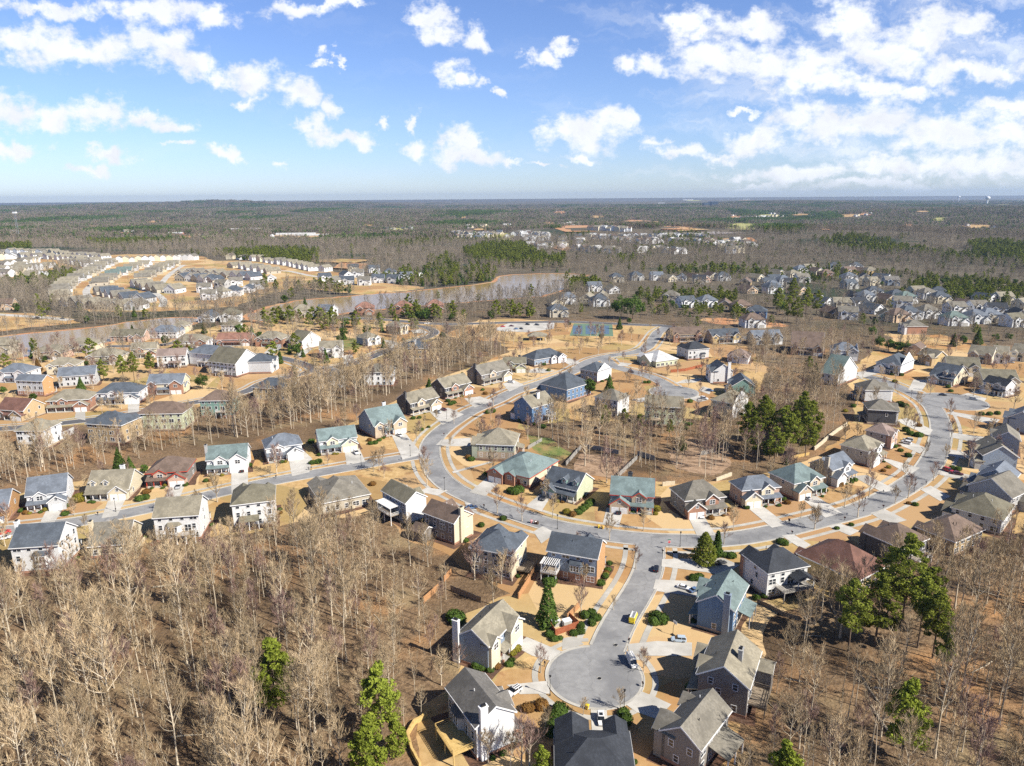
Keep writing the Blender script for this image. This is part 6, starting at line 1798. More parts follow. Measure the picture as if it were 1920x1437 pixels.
EV = [
 ('C4', 950, 350, PINES, 2, .9, 'olive pine low in the bright clump, second from left', 'pine tree'),
 ('C4', 1060, 230, PINES, 0, .9, 'olive pine at the top left of the bright clump', 'pine tree'),
 ('C4', 1210, 260, PINES, 2, .95, 'olive pine at the top middle of the bright clump', 'pine tree'),
 ('C4', 1130, 400, PINES, 2, .8, 'low bushy pine at the bottom middle of the bright clump', 'pine tree'),
 ('C4', 1390, 340, PINES, 2, .9, 'bushy pine at the lower right of the bright clump', 'pine tree'),
 ('C4', 1300, 180, PINES, 2, .9, 'pine at the upper right of the bright clump', 'pine tree'),
 ('P', 1665, 1150, PINES, 2, .95, 'wide dark pine right against the golden walled house', 'pine tree'),
 ('P', 1735, 1185, PINES, 2, .9, 'wide pine at the back right of the right hand clump', 'pine tree'),  # crop, base x, base y, kind list, index, scale, label
 ('P', 520, 1352, PLIME, 0, 1.05, 'bright yellow green pine in the left woods, nearest the middle', 'pine tree'),
 ('P', 716, 1388, PLIME, 0, .95, 'bright green pine at the edge of the woods left of the yellow deck', 'pine tree'),
 ('P', 690, 1478, PLIME, 1, 1.0, 'lime green young pine at the bottom edge, left of centre', 'pine tree'),
 ('P', 745, 1420, PLIME, 1, .6, 'small lime pine at the woods edge beside the bigger green pine', 'pine tree'),
 ('P', 1690, 1175, PINES, 1, .98, 'large dark pine in front of the golden walled house', 'pine tree'),
 ('P', 1590, 1222, PINES, 0, .85, 'rounded pine below the covered deck of the charcoal roofed house', 'pine tree'),
 ('P', 1640, 1212, PINES, 2, 1.0, 'dark pine with bare trunk, middle of the right hand clump', 'pine tree'),
 ('P', 1720, 1215, PINES, 3, .9, 'pine at the right of the clump by the woods', 'pine tree'),
 ('P', 1748, 1235, PINES, 0, .78, 'shorter pine on the right side of the clump', 'pine tree'),
 ('P', 1762, 1285, PINES, 3, .6, 'small sparse pine below the right hand clump', 'pine tree'),
 ('P', 1690, 1425, PLIME, 0, .95, 'bright yellow green pine in the right foreground woods', 'pine tree'),
 ('P', 1470, 1520, PLIME, 1, .95, 'yellow green pine top at the bottom edge, right of the olive roof', 'pine tree'),
 ('P', 1018, 1462, PLIME, 1, .5, 'small lime conifer beside the charcoal roof at the bottom', 'conifer'),
 ('P', 1026, 1172, CONES, 1, 1.18, 'tall dark green conifer below the white pergola', 'conifer'),
 ('P', 226, 890, CONES, 0, 1.2, 'big dark green conifer behind the cream dormer house', 'conifer'),
 ('P', 245, 885, CONES, 2, .9, 'smaller conifer beside the big conifer behind the dormer house', 'conifer'),
 ('P', 272, 888, BROAD, 1, .5, 'low green tree between the dormer house and the brown roof', 'evergreen tree'),
 ('R6', 580, 565, BROAD, 0, 1.05, 'round dense green tree, left one of a pair inside the loop', 'evergreen tree'),
 ('R6', 730, 545, CONES, 0, 1.15, 'pointed dense green tree, right one of a pair inside the loop', 'evergreen tree'),
 ('P', 1133, 806, PINES, 2, .62, 'slim pine in front of the white weathered roofed house', 'pine tree'),
 ('P', 1168, 820, PINES, 3, .62, 'slim pine in the hollow left of the pale green house', 'pine tree'),
 ('P', 1198, 822, PINES, 2, .58, 'slim pine against the pale green house', 'pine tree'),
 ('P', 1255, 822, PINES, 0, .4, 'short pine below the pale green house', 'pine tree'),
 ('C4', 350, 290, CONES, 2, .95, 'dark conifer in the hollow, left of the grey fence', 'conifer'),
 ('C4', 625, 285, CONES, 0, .8, 'conifer in the hollow beside the dark fence', 'conifer'),
 ('C4', 900, 290, PINES, 0, .95, 'olive green pine, leftmost of the bright clump in the hollow', 'pine tree'),
 ('C4', 1010, 300, PINES, 1, .95, 'tall olive pine in the bright clump in the hollow', 'pine tree'),
 ('C4', 1090, 370, BROAD, 2, .85, 'bushy green tree at the foot of the bright clump', 'evergreen tree'),
 ('C4', 1180, 330, PINES, 2, 1.05, 'bushy pine, middle of the bright clump in the hollow', 'pine tree'),
 ('C4', 1260, 350, PINES, 0, .85, 'yellow green pine above the retaining wall', 'pine tree'),
 ('C4', 1340, 260, PINES, 1, .95, 'tall yellow green pine, right side of the bright clump', 'pine tree'),
 ('C4', 1430, 230, PINES, 2, 1.0, 'yellow green pine, rightmost of the bright clump', 'pine tree'),
 ('C4', 1230, 410, CONES, 2, .55, 'small conifer behind the teal roofed house', 'conifer'),
 ('C4', 540, 1235, BUSHY, 0, .98, 'yellow green conifer on the corner lawn at the junction', 'conifer'),
 ('C4', 645, 1190, CONES, 3, 1.35, 'dark narrow magnolia beside the corner conifer', 'evergreen tree'),
 ('R7', 830, 215, BROAD, 2, .85, 'dark evergreen at the left of the black green clump', 'evergreen tree'),
 ('R7', 900, 240, BROAD, 0, 1.0, 'dark evergreen in the middle of the black green clump', 'evergreen tree'),
 ('R7', 970, 250, BROAD, 1, 1.1, 'dark evergreen near the peach gable', 'evergreen tree'),
 ('R7', 1030, 255, BROAD, 2, .85, 'dark evergreen beside the peach gable end', 'evergreen tree'),
 ('R7', 780, 130, BROAD, 2, .8, 'dark evergreen up the slope from the clump', 'evergreen tree'),
 ('R7', 1390, 200, CONES, 0, 1.1, 'dark evergreen above the golden gable, right one', 'conifer'),
 ('R7', 1460, 190, BROAD, 0, .8, 'evergreen behind the three tan roofs', 'evergreen tree'),
 ('R7', 1570, 185, CONES, 0, 1.4, 'tall dark evergreen above the three tan roofs', 'conifer'),
 ('R7', 1700, 165, BROAD, 1, .8, 'low evergreen behind the middle tan roof', 'evergreen tree'),
 ('R7', 1800, 160, BROAD, 1, .8, 'low evergreen at the right behind the tan roofs', 'evergreen tree'),
 ('R7', 300, 400, PINES, 2, .55, 'wide pine beside the brown gabled house', 'pine tree'),
 ('R7', 355, 400, CONES, 2, .9, 'conifer next to the green grey roof', 'conifer'),
 ('R7', 110, 905, PINES, 2, .75, 'big bright pine at the right of the hollow', 'pine tree'),
 ('R7', 250, 900, PINES, 0, .8, 'bright pine above the curved stone wall', 'pine tree'),
 ('R7', 320, 930, BROAD, 2, .7, 'leafy evergreen beside the curved stone wall', 'evergreen tree'),
 ('R7', 560, 470, CONES, 2, .75, 'dark conifer below the pale gable end', 'conifer'),
 ('R3', 530, 700, PINES, 0, 1.15, 'rounded pine, leftmost of the clump right of the park', 'pine tree'),
 ('R3', 590, 730, PINES, 2, 1.15, 'rounded pine in the front of the clump right of the park', 'pine tree'),
 ('R3', 640, 740, PINES, 2, 1.15, 'bright pine in front of the clump right of the park', 'pine tree'),
 ('R3', 610, 660, PINES, 1, 1.15, 'pine at the back of the clump right of the park', 'pine tree'),
 ('R3', 690, 700, PINES, 0, 1.15, 'pine on the right of the clump right of the park', 'pine tree'),
 ('R3', 750, 690, PINES, 2, 1.15, 'pine at the right end of the clump right of the park', 'pine tree'),
 ('Q3', 540, 425, BROAD, 2, 1.9, 'large dark evergreen, left of the pair behind the tennis courts', 'evergreen tree'),
 ('Q3', 640, 430, BROAD, 2, 2.0, 'large bright evergreen, right of the pair behind the tennis courts', 'evergreen tree'),
 ('Q3', 530, 515, CONES, 0, 1.1, 'dark pointed evergreen right beside the tennis courts', 'conifer'),
 ('Q3', 610, 470, BROAD, 1, .7, 'small evergreen beside the road behind the courts', 'evergreen tree'),
 ('Q3', 380, 595, BROAD, 1, .55, 'small evergreen in front of the tennis courts', 'evergreen tree'),
 ('Q3', 120, 490, BROAD, 1, .5, 'low dark shrub tree left of the tennis courts', 'evergreen tree'),
 ('Q3', 950, 360, BROAD, 0, 1.1, 'dark evergreen in front of the pale house beyond the road', 'evergreen tree'),
 ('Q3', 1840, 380, BROAD, 2, 1.2, 'rounded evergreen at the right beyond the park', 'evergreen tree'),
 ('R4', 780, 460, PINES, 2, .7, 'pine left of a clump in the upper left neighbourhood', 'pine tree'),
 ('R4', 930, 470, PINES, 0, .75, 'broad pine in front of the stone gabled house', 'pine tree'),
 ('R4', 1010, 465, PINES, 1, .7, 'tall bright pine in the upper left clump', 'pine tree'),
 ('R4', 1130, 400, PINES, 2, .7, 'bright pine beside the rosy brown roof', 'pine tree'),
 ('R4', 612, 535, CONES, 2, 1.15, 'dark pointed conifer in front of the long pale house', 'conifer'),
 ('R4', 290, 392, RUST, 0, 1.15, 'rusty orange cedar in the upper left neighbourhood', 'conifer'),
 ('R4', 335, 320, BROAD, 1, .6, 'green shrub tree beside the rusty cedar', 'evergreen tree'),
 ('R4', 728, 205, RUST, 0, .8, 'rusty cedar near the lake', 'conifer'),
 ('R4', 1412, 265, RUST, 0, 1.05, 'narrow rusty cedar beside the rosy brown roof', 'conifer'),
 ('R4', 1248, 195, BROAD, 0, .9, 'dark round evergreen left of the brick gabled house', 'evergreen tree'),
 ('R4', 1520, 520, BROAD, 2, .85, 'big dull green bush tree beside the tan brick wing', 'evergreen tree'),
 ('R4', 255, 615, BROAD, 1, .65, 'green tree below the orange brick gable', 'evergreen tree'),
 ('R4', 30, 560, BROAD, 1, .6, 'dark evergreen at the left edge of the neighbourhood', 'evergreen tree'),
 ('R4', 655, 350, BROAD, 1, .5, 'small dark evergreen beside the cream house', 'evergreen tree'),
 ('R5', 625, 165, BROAD, 1, .7, 'evergreen right of the upright white house, left of two', 'evergreen tree'),
 ('R5', 665, 150, CONES, 2, .8, 'evergreen right of the upright white house, right of two', 'conifer'),
 ('R5', 1300, 530, CONES, 2, 1.0, 'dark conifer beside the tan roofed houses on the main curve', 'conifer'),
 ('R5', 1550, 440, BROAD, 1, .5, 'dark evergreen behind the brick fronted house', 'evergreen tree'),
 ('R5', 1400, 150, BROAD, 1, .8, 'golden green shrub tree at the park edge', 'evergreen tree'),
 ('R5', 290, 470, PINES, 2, .5, 'small yellow green pine at the dark street', 'pine tree'),
 ('Q1', 320, 480, FPINE, 0, .8, 'lone pine on the slope left of the subdivision', 'pine tree'),
 ('Q1', 690, 665, FPINE, 1, .6, 'small green pine below the subdivision', 'pine tree'),
 ('Q1', 360, 730, FPINE, 1, .8, 'yellow green tree on the far left shore', 'pine tree'),
 ('Q1', 150, 665, FCONE, 1, .6, 'dark evergreen beside the pink house', 'evergreen tree'),
 ('Q2', 520, 495, PINES, 1, .95, 'tall lone pine on the point by the lake, left one', 'pine tree'),
 ('Q2', 605, 520, PINES, 3, .95, 'tall lone pine on the point by the lake, right one', 'pine tree'),
 ('Q2', 790, 480, FPINE, 0, .9, 'pine at the lake cove', 'pine tree'),
 ('Q2', 840, 610, FCONE, 0, 1.0, 'dark pine on the near lake bank', 'pine tree'),
 ('R2', 545, 610, FPINE, 2, .6, 'small lone pine by the near shore', 'pine tree'),
 ('R2', 1265, 500, FPINE, 1, .75, 'pine at the right lake shore', 'pine tree'),
]
for crop, x, y, kinds, i, s, lab, cat in EV:
    p = P_(crop, x, y)
    nm = {'pine tree': 'pine_tree', 'conifer': 'conifer', 'evergreen tree': 'evergreen_tree'}[cat]
    tree(nm, kinds[i % len(kinds)], p, s, vr.uniform(0, 6.28), lab, cat, 'single evergreens among the houses')


def nearest_house(p):
    best = None
    for c, ang, W, D, root, rn in HOUSES:
        d = math.hypot(c.x - p.x, c.y - p.y)
        if best is None or d < best[0]: best = (d, c, root)
    c = best[1]
    dx, dy = p.x - c.x, p.y - c.y
    rel = ('right of' if dx > 0 else 'left of') if abs(dx) > abs(dy) else ('behind' if dy > 0 else 'in front of')
    lab = best[2]['label']
    for w in (' with ', ' beside ', ' behind ', ' above ', ' at ', ' on ', ' in ', ' by ', ' near', ',', ' backing', ' among'):
        pass
    return rel, lab


def short(lab, n):
    w = lab.replace(',', '').split()
    w = w[:n]
    while w and w[-1] in ('with', 'and', 'a', 'an', 'the', 'of', 'in', 'on', 'at', 'by', 'beside', 'above', 'behind', 'below', 'near', 'its', 'to', 'from', 'right', 'left', 'first', 'tall', 'wide', 'white', 'big', 'dark', 'steep', 'slate', 'blue', 'tan', 'large', 'two', 'red', 'long', 'broad', 'plain', 'upper', 'black', 'brown', 'cream', 'pale', 'rosy', 'low', 'bare', 'hip', 'gable'): w.pop()
    return ' '.join(w)


seen_labels = defaultdict(int)


def near_label(head, p, n=10):
    rel, lab = nearest_house(p)
    t = f'{head} {rel} the {short(lab, 15 - len(head.split()) - len(rel.split()))}'
    return t


ST = [('C2', 1580, 425, 1.35), ('C2', 1270, 355, 1.1), ('C3', 530, 732, 1.3), ('C3', 715, 790, 1.15), ('C3', 945, 762, 1.25), ('C3', 1370, 932, 1.3), ('C3', 1625, 862, 1.0), ('C3', 1567, 1150, .95), ('C4', 785, 962, 1.2), ('C4', 705, 1082, .95),
      ('C4', 1355, 862, .9), ('C4', 1470, 957, 1.15), ('C5', 375, 768, 1.2), ('C5', 485, 855, 1.3), ('C5', 580, 683, 1.15), ('C5', 800, 740, 1.0), ('C5', 910, 692, 1.1), ('C5', 880, 523, .9), ('C5', 1122, 548, .95), ('C5', 1050, 345, .9), ('C5', 1225, 372, 1.0), ('C5', 120, 955, 1.0),
      ('R7', 1370, 895, 1.15), ('R7', 1130, 662, 1.1), ('R7', 1360, 745, 1.25), ('R7', 1215, 565, 1.1), ('R7', 1540, 572, 1.2), ('R7', 850, 445, 1.0), ('R7', 710, 432, .9), ('R7', 1640, 590, 1.1), ('R6', 1410, 572, 1.0), ('R6', 1322, 512, .9), ('R6', 880, 472, 1.1), ('R6', 730, 335, .8), ('R6', 470, 378, 1.0), ('R6', 385, 375, .9), ('R6', 172, 455, .9),
      ('C6', 1095, 728, .82), ('C6', 1415, 1045, .62), ('C6', 1690, 1003, .7), ('C6', 1868, 722, .78), ('C6', 1640, 255, .6), ('C6', 1400, 300, 1.1), ('R5', 1485, 782, .8), ('R5', 1780, 652, 1.2), ('R5', 1600, 660, 1.0), ('R5', 1840, 562, .8), ('R5', 1350, 760, .8), ('R5', 1265, 790, .7), ('C1', 560, 668, .9), ('C1', 60, 735, .9), ('C2', 430, 468, .7), ('C2', 860, 375, .7),
      ('R6', 410, 245, 1.2), ('R6', 505, 255, 1.0), ('R6', 560, 205, 1.1), ('R6', 820, 190, 1.4), ('R6', 800, 270, .8), ('R6', 265, 190, 1.0), ('R6', 330, 95, 1.1), ('R6', 420, 90, 1.3), ('R6', 1000, 225, 1.0), ('R6', 895, 140, 1.3), ('R6', 1095, 130, .9), ('R6', 1230, 190, .9), ('R6', 120, 460, 1.1), ('R4', 1740, 520, .9), ('R4', 440, 660, 1.2), ('R4', 880, 660, 1.1), ('R4', 1060, 590, 1.2),
      ('R4', 180, 310, 1.4), ('R4', 460, 520, 1.1), ('R4', 700, 520, 1.1), ('R4', 330, 560, 1.2), ('R4', 560, 270, 1.5), ('C3', 890, 620, 1.0), ('C3', 1130, 990, .6), ('C7', 240, 770, .7), ('C6', 1125, 1200, .85), ('C6', 700, 1400, 1.1), ('C6', 950, 1440, 1.3), ('C6', 870, 1440, 1.25), ('C6', 1010, 1420, 1.2), ('C3', 1180, 1270, 1.0), ('C3', 360, 1230, 1.5), ('C3', 560, 1260, 1.3), ('C3', 640, 1240, 1.1), ('C6', 740, 220, 1.5), ('C6', 480, 690, .8), ('C6', 350, 820, 1.3)]
for k, (crop, x, y, s) in enumerate(ST):
    p = P_(crop, x, y)
    i = (k * 7 + int(x)) % 4
    tree('street_tree', STREET[i], p, s * .88, vr.uniform(0, 6.28), near_label(('reddish' if i in (0, 2) else 'pale') + ' leafless yard tree', p), 'tree', 'small leafless trees in the yards and along the streets')

SHM = [shrub_mesh(201), shrub_mesh(202), shrub_mesh(203, mat=M_gold), shrub_mesh(204, mat=M_rust)]
SHR = [('C6', 1425, 310, 1.7, 0), ('C6', 1475, 295, 1.6, 1), ('C6', 1510, 330, 1.7, 0), ('C6', 1480, 365, 1.5, 1), ('C6', 1395, 385, 1.5, 1), ('C6', 1345, 440, 1.3, 0), ('C6', 1395, 430, 1.4, 1), ('C6', 620, 690, 1.5, 0), ('C6', 660, 700, 1.5, 1), ('C6', 715, 710, 1.35, 0), ('C6', 750, 655, 1.5, 1), ('C6', 770, 690, 1.1, 3), ('C6', 880, 590, 1.5, 2), ('C6', 915, 560, 1.4, 2),
       ('C6', 1240, 1040, 2.2, 0), ('C6', 1220, 1090, 2.2, 1), ('C6', 1190, 1140, 2.0, 0), ('C6', 1175, 1190, 1.8, 1), ('C6', 1715, 1045, 1.5, 0), ('C6', 1735, 1100, 1.8, 1), ('C6', 1100, 990, 1.9, 3), ('C6', 1000, 1010, 1.7, 3), ('C6', 1110, 400, 1.3, 0), ('C6', 1160, 450, 1.3, 1), ('C6', 1200, 485, 1.3, 0), ('C6', 1240, 475, .9, 1), ('C6', 470, 350, 2.6, 0), ('C6', 440, 320, 2.2, 1),
       ('C7', 325, 430, 1.9, 0), ('C7', 360, 460, 2.2, 1), ('C7', 315, 470, 1.8, 0), ('C7', 562, 915, 1.5, 1), ('C7', 1005, 305, 1.4, 0), ('C7', 1060, 290, 1.2, 1), ('C7', 620, 160, 1.4, 0), ('C7', 575, 175, 1.2, 1),
       ('C3', 635, 575, 2.4, 0), ('C3', 690, 570, 2.4, 1), ('C3', 665, 585, 2.2, 0), ('C3', 1050, 735, 1.8, 2), ('C3', 1095, 750, 1.7, 3), ('C3', 1140, 735, 1.7, 0), ('C3', 1165, 715, 1.7, 1), ('C3', 1190, 695, 1.7, 0), ('C3', 1215, 675, 1.7, 1), ('C3', 1235, 655, 1.6, 0), ('C3', 1070, 630, 1.3, 1), ('C3', 1130, 630, 1.3, 0), ('C3', 1165, 610, 1.2, 1), ('C3', 450, 440, 1.4, 0), ('C3', 335, 335, 1.8, 1), ('C3', 355, 290, 1.6, 0), ('C3', 310, 320, 1.5, 3),
       ('C3', 1490, 725, .9, 0), ('C3', 1520, 728, .9, 1), ('C3', 1550, 730, .9, 0), ('C3', 1725, 700, 1.5, 2), ('C3', 1715, 740, 1.2, 2), ('C3', 1305, 1265, 1.5, 0), ('C3', 1340, 1215, 1.3, 1), ('C3', 1360, 1165, 1.3, 0), ('C3', 1370, 1115, 1.2, 1), ('C3', 410, 830, 1.4, 0), ('C3', 575, 780, 1.5, 0), ('C3', 925, 1265, 2.6, 0),
       ('C1', 600, 560, 2.7, 2), ('C1', 640, 550, 2.2, 2), ('C1', 1050, 555, 2.2, 0), ('C1', 1095, 545, 1.8, 1), ('C1', 165, 640, 1.5, 0), ('C1', 195, 655, 1.2, 3), ('C1', 340, 632, 1.3, 2), ('C1', 495, 605, 1.4, 0), ('C1', 490, 665, 1.6, 1), ('C1', 1390, 445, 1.4, 0), ('C1', 1545, 415, 1.2, 0), ('C1', 1580, 410, 1.2, 3), ('C1', 1245, 450, 1.2, 2), ('C1', 1100, 500, 1.8, 3), ('C1', 1870, 300, 1.5, 0),
       ('C2', 745, 360, 1.7, 0), ('C2', 790, 355, 1.8, 1), ('C2', 735, 205, 1.8, 1), ('C2', 540, 350, 1.0, 2), ('C2', 1105, 625, 1.3, 0), ('C2', 1140, 620, 1.3, 1), ('C2', 790, 300, 1.1, 0), ('C2', 1195, 520, 1.5, 3),
       ('R5', 1740, 700, 2.0, 0), ('R5', 1775, 695, 2.0, 1), ('R5', 1440, 615, 1.6, 0), ('R5', 1480, 630, 2.0, 1), ('R5', 1460, 640, 1.7, 0), ('R5', 860, 935, 1.5, 0), ('R5', 895, 930, 1.4, 1), ('R5', 925, 910, 1.2, 0), ('R5', 850, 910, 1.4, 3), ('R5', 1240, 830, 1.4, 0), ('R5', 1295, 810, 1.0, 1), ('R5', 1180, 745, 1.5, 0), ('R5', 1225, 740, 1.4, 1), ('R5', 1700, 530, 1.4, 0), ('R5', 1720, 560, 1.6, 3), ('R5', 545, 280, 1.6, 0), ('R5', 580, 285, 1.4, 0), ('R5', 535, 300, 1.4, 2), ('R5', 1105, 155, 1.6, 0), ('R5', 300, 275, 1.4, 0), ('R5', 450, 340, 1.5, 2),
       ('R6', 995, 475, 1.6, 0), ('R6', 1025, 475, 1.6, 1), ('R6', 1075, 355, 1.3, 0), ('R6', 275, 385, 1.5, 1), ('R6', 240, 340, 1.8, 0), ('R6', 1280, 290, 1.6, 3), ('R6', 1335, 620, 1.7, 0), ('R6', 1300, 820, 1.8, 1), ('R6', 1330, 790, 1.6, 0), ('R6', 60, 760, 1.4, 0), ('R6', 110, 775, 1.4, 1), ('R6', 160, 790, 1.4, 0), ('R6', 230, 810, 1.8, 1),
       ('C5', 170, 645, 1.6, 0), ('C5', 205, 640, 1.5, 1), ('C5', 240, 560, 1.5, 0), ('C5', 340, 590, 1.6, 3), ('C5', 430, 550, 1.3, 0), ('C5', 465, 550, 1.2, 1), ('C5', 890, 130, 2.0, 0), ('C5', 930, 160, 2.0, 1), ('C5', 1000, 175, 2.2, 0), ('C5', 1000, 90, 1.6, 3), ('C5', 845, 300, 1.5, 0), ('C5', 910, 345, 1.7, 1), ('C5', 800, 265, 1.3, 0), ('C5', 1280, 450, 1.6, 0), ('C5', 1330, 460, 1.6, 1), ('C5', 915, 745, 1.1, 3), ('C5', 970, 755, 1.3, 0), ('C5', 430, 925, 1.1, 0), ('C5', 310, 955, 1.1, 1), ('C5', 745, 440, 1.1, 2), ('C5', 700, 470, 1.2, 3),
       ('R7', 990, 640, 2.2, 0), ('R7', 1030, 655, 2.2, 1), ('R7', 950, 470, 1.8, 2), ('R7', 930, 415, 1.6, 0), ('R7', 1000, 420, 1.7, 1), ('R7', 1350, 510, 1.7, 0), ('R7', 1370, 540, 1.6, 1), ('R7', 1600, 715, 1.7, 0), ('R7', 1660, 715, 1.8, 1), ('R7', 1720, 710, 1.7, 0), ('R7', 640, 655, 1.6, 0), ('R7', 580, 690, 1.5, 2),
       ('C4', 1190, 1075, 1.7, 0), ('C4', 1215, 1085, 1.6, 1), ('C4', 715, 1185, 1.4, 0), ('C4', 770, 1195, 1.8, 1), ('C4', 378, 830, 1.3, 0), ('C4', 897, 780, 1.4, 1), ('C4', 1210, 710, 1.2, 0), ('C4', 1240, 740, 1.5, 3), ('C4', 1105, 740, 1.4, 3), ('C4', 600, 870, 1.3, 3), ('C4', 745, 800, 1.3, 3), ('C4', 455, 1375, 1.6, 0), ('C4', 490, 1385, 1.4, 1), ('C4', 150, 800, 1.3, 2)]
for k, (crop, x, y, s, i) in enumerate(SHR):
    p = P_(crop, x, y)
    o = bpy.data.objects.new('shrub', SHM[i]); COL.objects.link(o)
    o.location = p; o.rotation_euler = (0, 0, vr.uniform(0, 6.28)); o.scale = (s * vr.uniform(.75, .95), s * vr.uniform(.75, .95), s * vr.uniform(.7, .9))
    hd = ['dark green rounded shrub', 'clipped green shrub', 'golden green shrub', 'rusty brown shrub'][i]
    tag(o, near_label(hd, p), 'shrub', 'clipped shrubs around the houses')

# low planting along the fronts
nfs = 0
for d, hrec in zip(DATA, HOUSES):
    c, ang, W, D, root, rn = hrec
    if math.hypot(c.x, c.y) > 400 or nfs > 105: continue
    fa = d[8] if d[8] != 'K' else 'R'
    for k in range(2):
        if fa == 'A': q = Vector((vr.uniform(-.45, .1) * W * (1 if not (d[11] or {}).get('m') else -1), -D / 2 - (3.0 if k else 2.6), 0))
        elif fa == 'R': q = Vector((W / 2 + 1.1, vr.uniform(-.4, .4) * D, 0))
        else: q = Vector((-W / 2 - 1.3, vr.uniform(-.4, .4) * D, 0))
        p = Vector((c.x, c.y, 0)) + Matrix.Rotation(ang, 3, 'Z') @ q
        if in_drive(p, .6) or not clear_of_roads(p.x, p.y, 1): continue
        i = vr.choice((0, 0, 1, 1, 2, 3)); s = vr.uniform(.6, 1.05)
        o = bpy.data.objects.new('shrub', SHM[i]); COL.objects.link(o); o.location = p; o.rotation_euler = (0, 0, vr.uniform(0, 6.28)); o.scale = (s * 1.2, s, s * .85); nfs += 1
        tag(o, near_label('low ' + ['dark green', 'clipped green', 'golden', 'rusty'][i] + ' bed shrub', p), 'shrub', 'clipped shrubs around the houses')

# ---- trees beyond the streets: masses
# mid-distance leafless woods and evergreen bands
EVB = [W_(q) for q in ([(400, 480), (470, 474), (560, 476), (605, 492), (570, 500), (470, 492)], [(865, 478), (900, 464), (980, 460), (1010, 482), (1060, 488), (1060, 503), (960, 505), (880, 495)], [(1423, 430), (1470, 425), (1513, 432), (1500, 440), (1430, 440)],
       [(1530, 455), (1600, 446), (1700, 468), (1727, 480), (1640, 482), (1560, 470)], [(1807, 465), (1860, 456), (2000, 470), (2000, 500), (1850, 492)], [(1690, 545), (1740, 528), (1830, 535), (1920, 545), (2000, 560), (2000, 575), (1860, 578), (1740, 562)],
       [(1180, 555), (1250, 551), (1330, 553), (1395, 562), (1380, 572), (1280, 566), (1190, 563)], [(1225, 513), (1300, 507), (1385, 509), (1380, 516), (1240, 518)], [(577, 540), (610, 533), (660, 540), (676, 550), (640, 553), (585, 547)], [(470, 612), (540, 600), (600, 606), (680, 612), (650, 618), (500, 618)],
       [(700, 600), (760, 592), (850, 598), (900, 605), (850, 607), (720, 605)], [(1056, 540), (1095, 528), (1135, 533), (1125, 545), (1070, 548)], [(-60, 470), (60, 462), (60, 470), (-60, 480)], [(150, 457), (250, 452), (330, 458), (200, 462)], [(1030, 445), (1100, 440), (1110, 448), (1060, 450)],
       [(1350, 395), (1420, 398), (1560, 412), (1400, 408)], [(890, 600), (960, 592), (1020, 596), (1010, 602)], [(1255, 590), (1300, 583), (1400, 588), (1380, 595)])]
clear_names = list(POLYS.keys())
pb = {n: (min(p[0] for p in pl), max(p[0] for p in pl), min(p[1] for p in pl), max(p[1] for p in pl)) for n, pl in POLYS.items()}


def in_clear(x, y):
    for n, b in pb.items():
        if b[0] < x < b[1] and b[2] < y < b[3] and in_poly(x, y, POLYS[n]): return n
    return None


bare_pts = []; ever_pts = []
fr = random.Random(5)
AZ = math.radians(44)


def add_far(x, y, s, step):
    """one tree of the default woodland, or nothing in the clearings"""
    n = in_clear(x, y)
    if n:
        if n == 'left' and fr.random() < .52: pass
        elif n == 'right' and fr.random() < .3: pass
        elif n == 'park' and fr.random() < .05: pass
        elif n == 'sub' and fr.random() < .035: s *= .6
        elif n == 'shore' and fr.random() < .05: pass
        else: return
    if not clear_of_houses(x, y, 3.0) or not clear_of_roads(x, y, 3): return
    z = hgt(x, y)
    for b in EVB:
        if in_poly(x, y, b):
            ever_pts.append((x, y, z - .3, s * fr.uniform(.7, 1.1), fr.uniform(0, 6.28), fr.choice((0, 1, 2, 4)))); return
    e = mnoise.noise(Vector((x / 160.0, y / 260.0, 2.0)))
    if e > .30 and fr.random() < .75 or fr.random() < (.2 if n in ('left', 'right') else .03):
        ever_pts.append((x, y, z - .3, s * fr.uniform(.55, 1.0), fr.uniform(0, 6.28), fr.choice((0, 1, 2, 3, 4))))
    else:
        bare_pts.append((x, y, z - .3, s * fr.uniform(.6, 1.0), fr.uniform(0, 6.28), fr.randrange(5)))


NEAR_POLY = [WOOD_L, WOOD_R, WOOD_M, WOOD_C, WOOD_N]
y = 430.0
while y < 1750:
    st = 8.5 if y < 900 else 10.5
    wx = y * math.tan(AZ)
    x = -wx
    while x < wx:
        px_, py_ = x + fr.uniform(-.5, .5) * st, y + fr.uniform(-.5, .5) * st
        iy = pix((px_, py_, 0))
        if iy[1] < 705 and not any(in_poly(px_, py_, q) for q in NEAR_POLY) and not in_poly(px_, py_, POLYS['main']):
            # thinner among the houses on the right
            if not (iy[0] > 1180 and 520 < iy[1] < 690 and fr.random() < .25): add_far(px_, py_, .95 if iy[0] < 1100 or iy[1] < 515 else .72, st)
        x += st
    y += st
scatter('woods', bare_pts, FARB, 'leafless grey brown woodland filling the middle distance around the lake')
scatter('evergreen_woods', ever_pts, FPINE + FCONE, 'dark evergreen trees massed in bands across the middle distance')

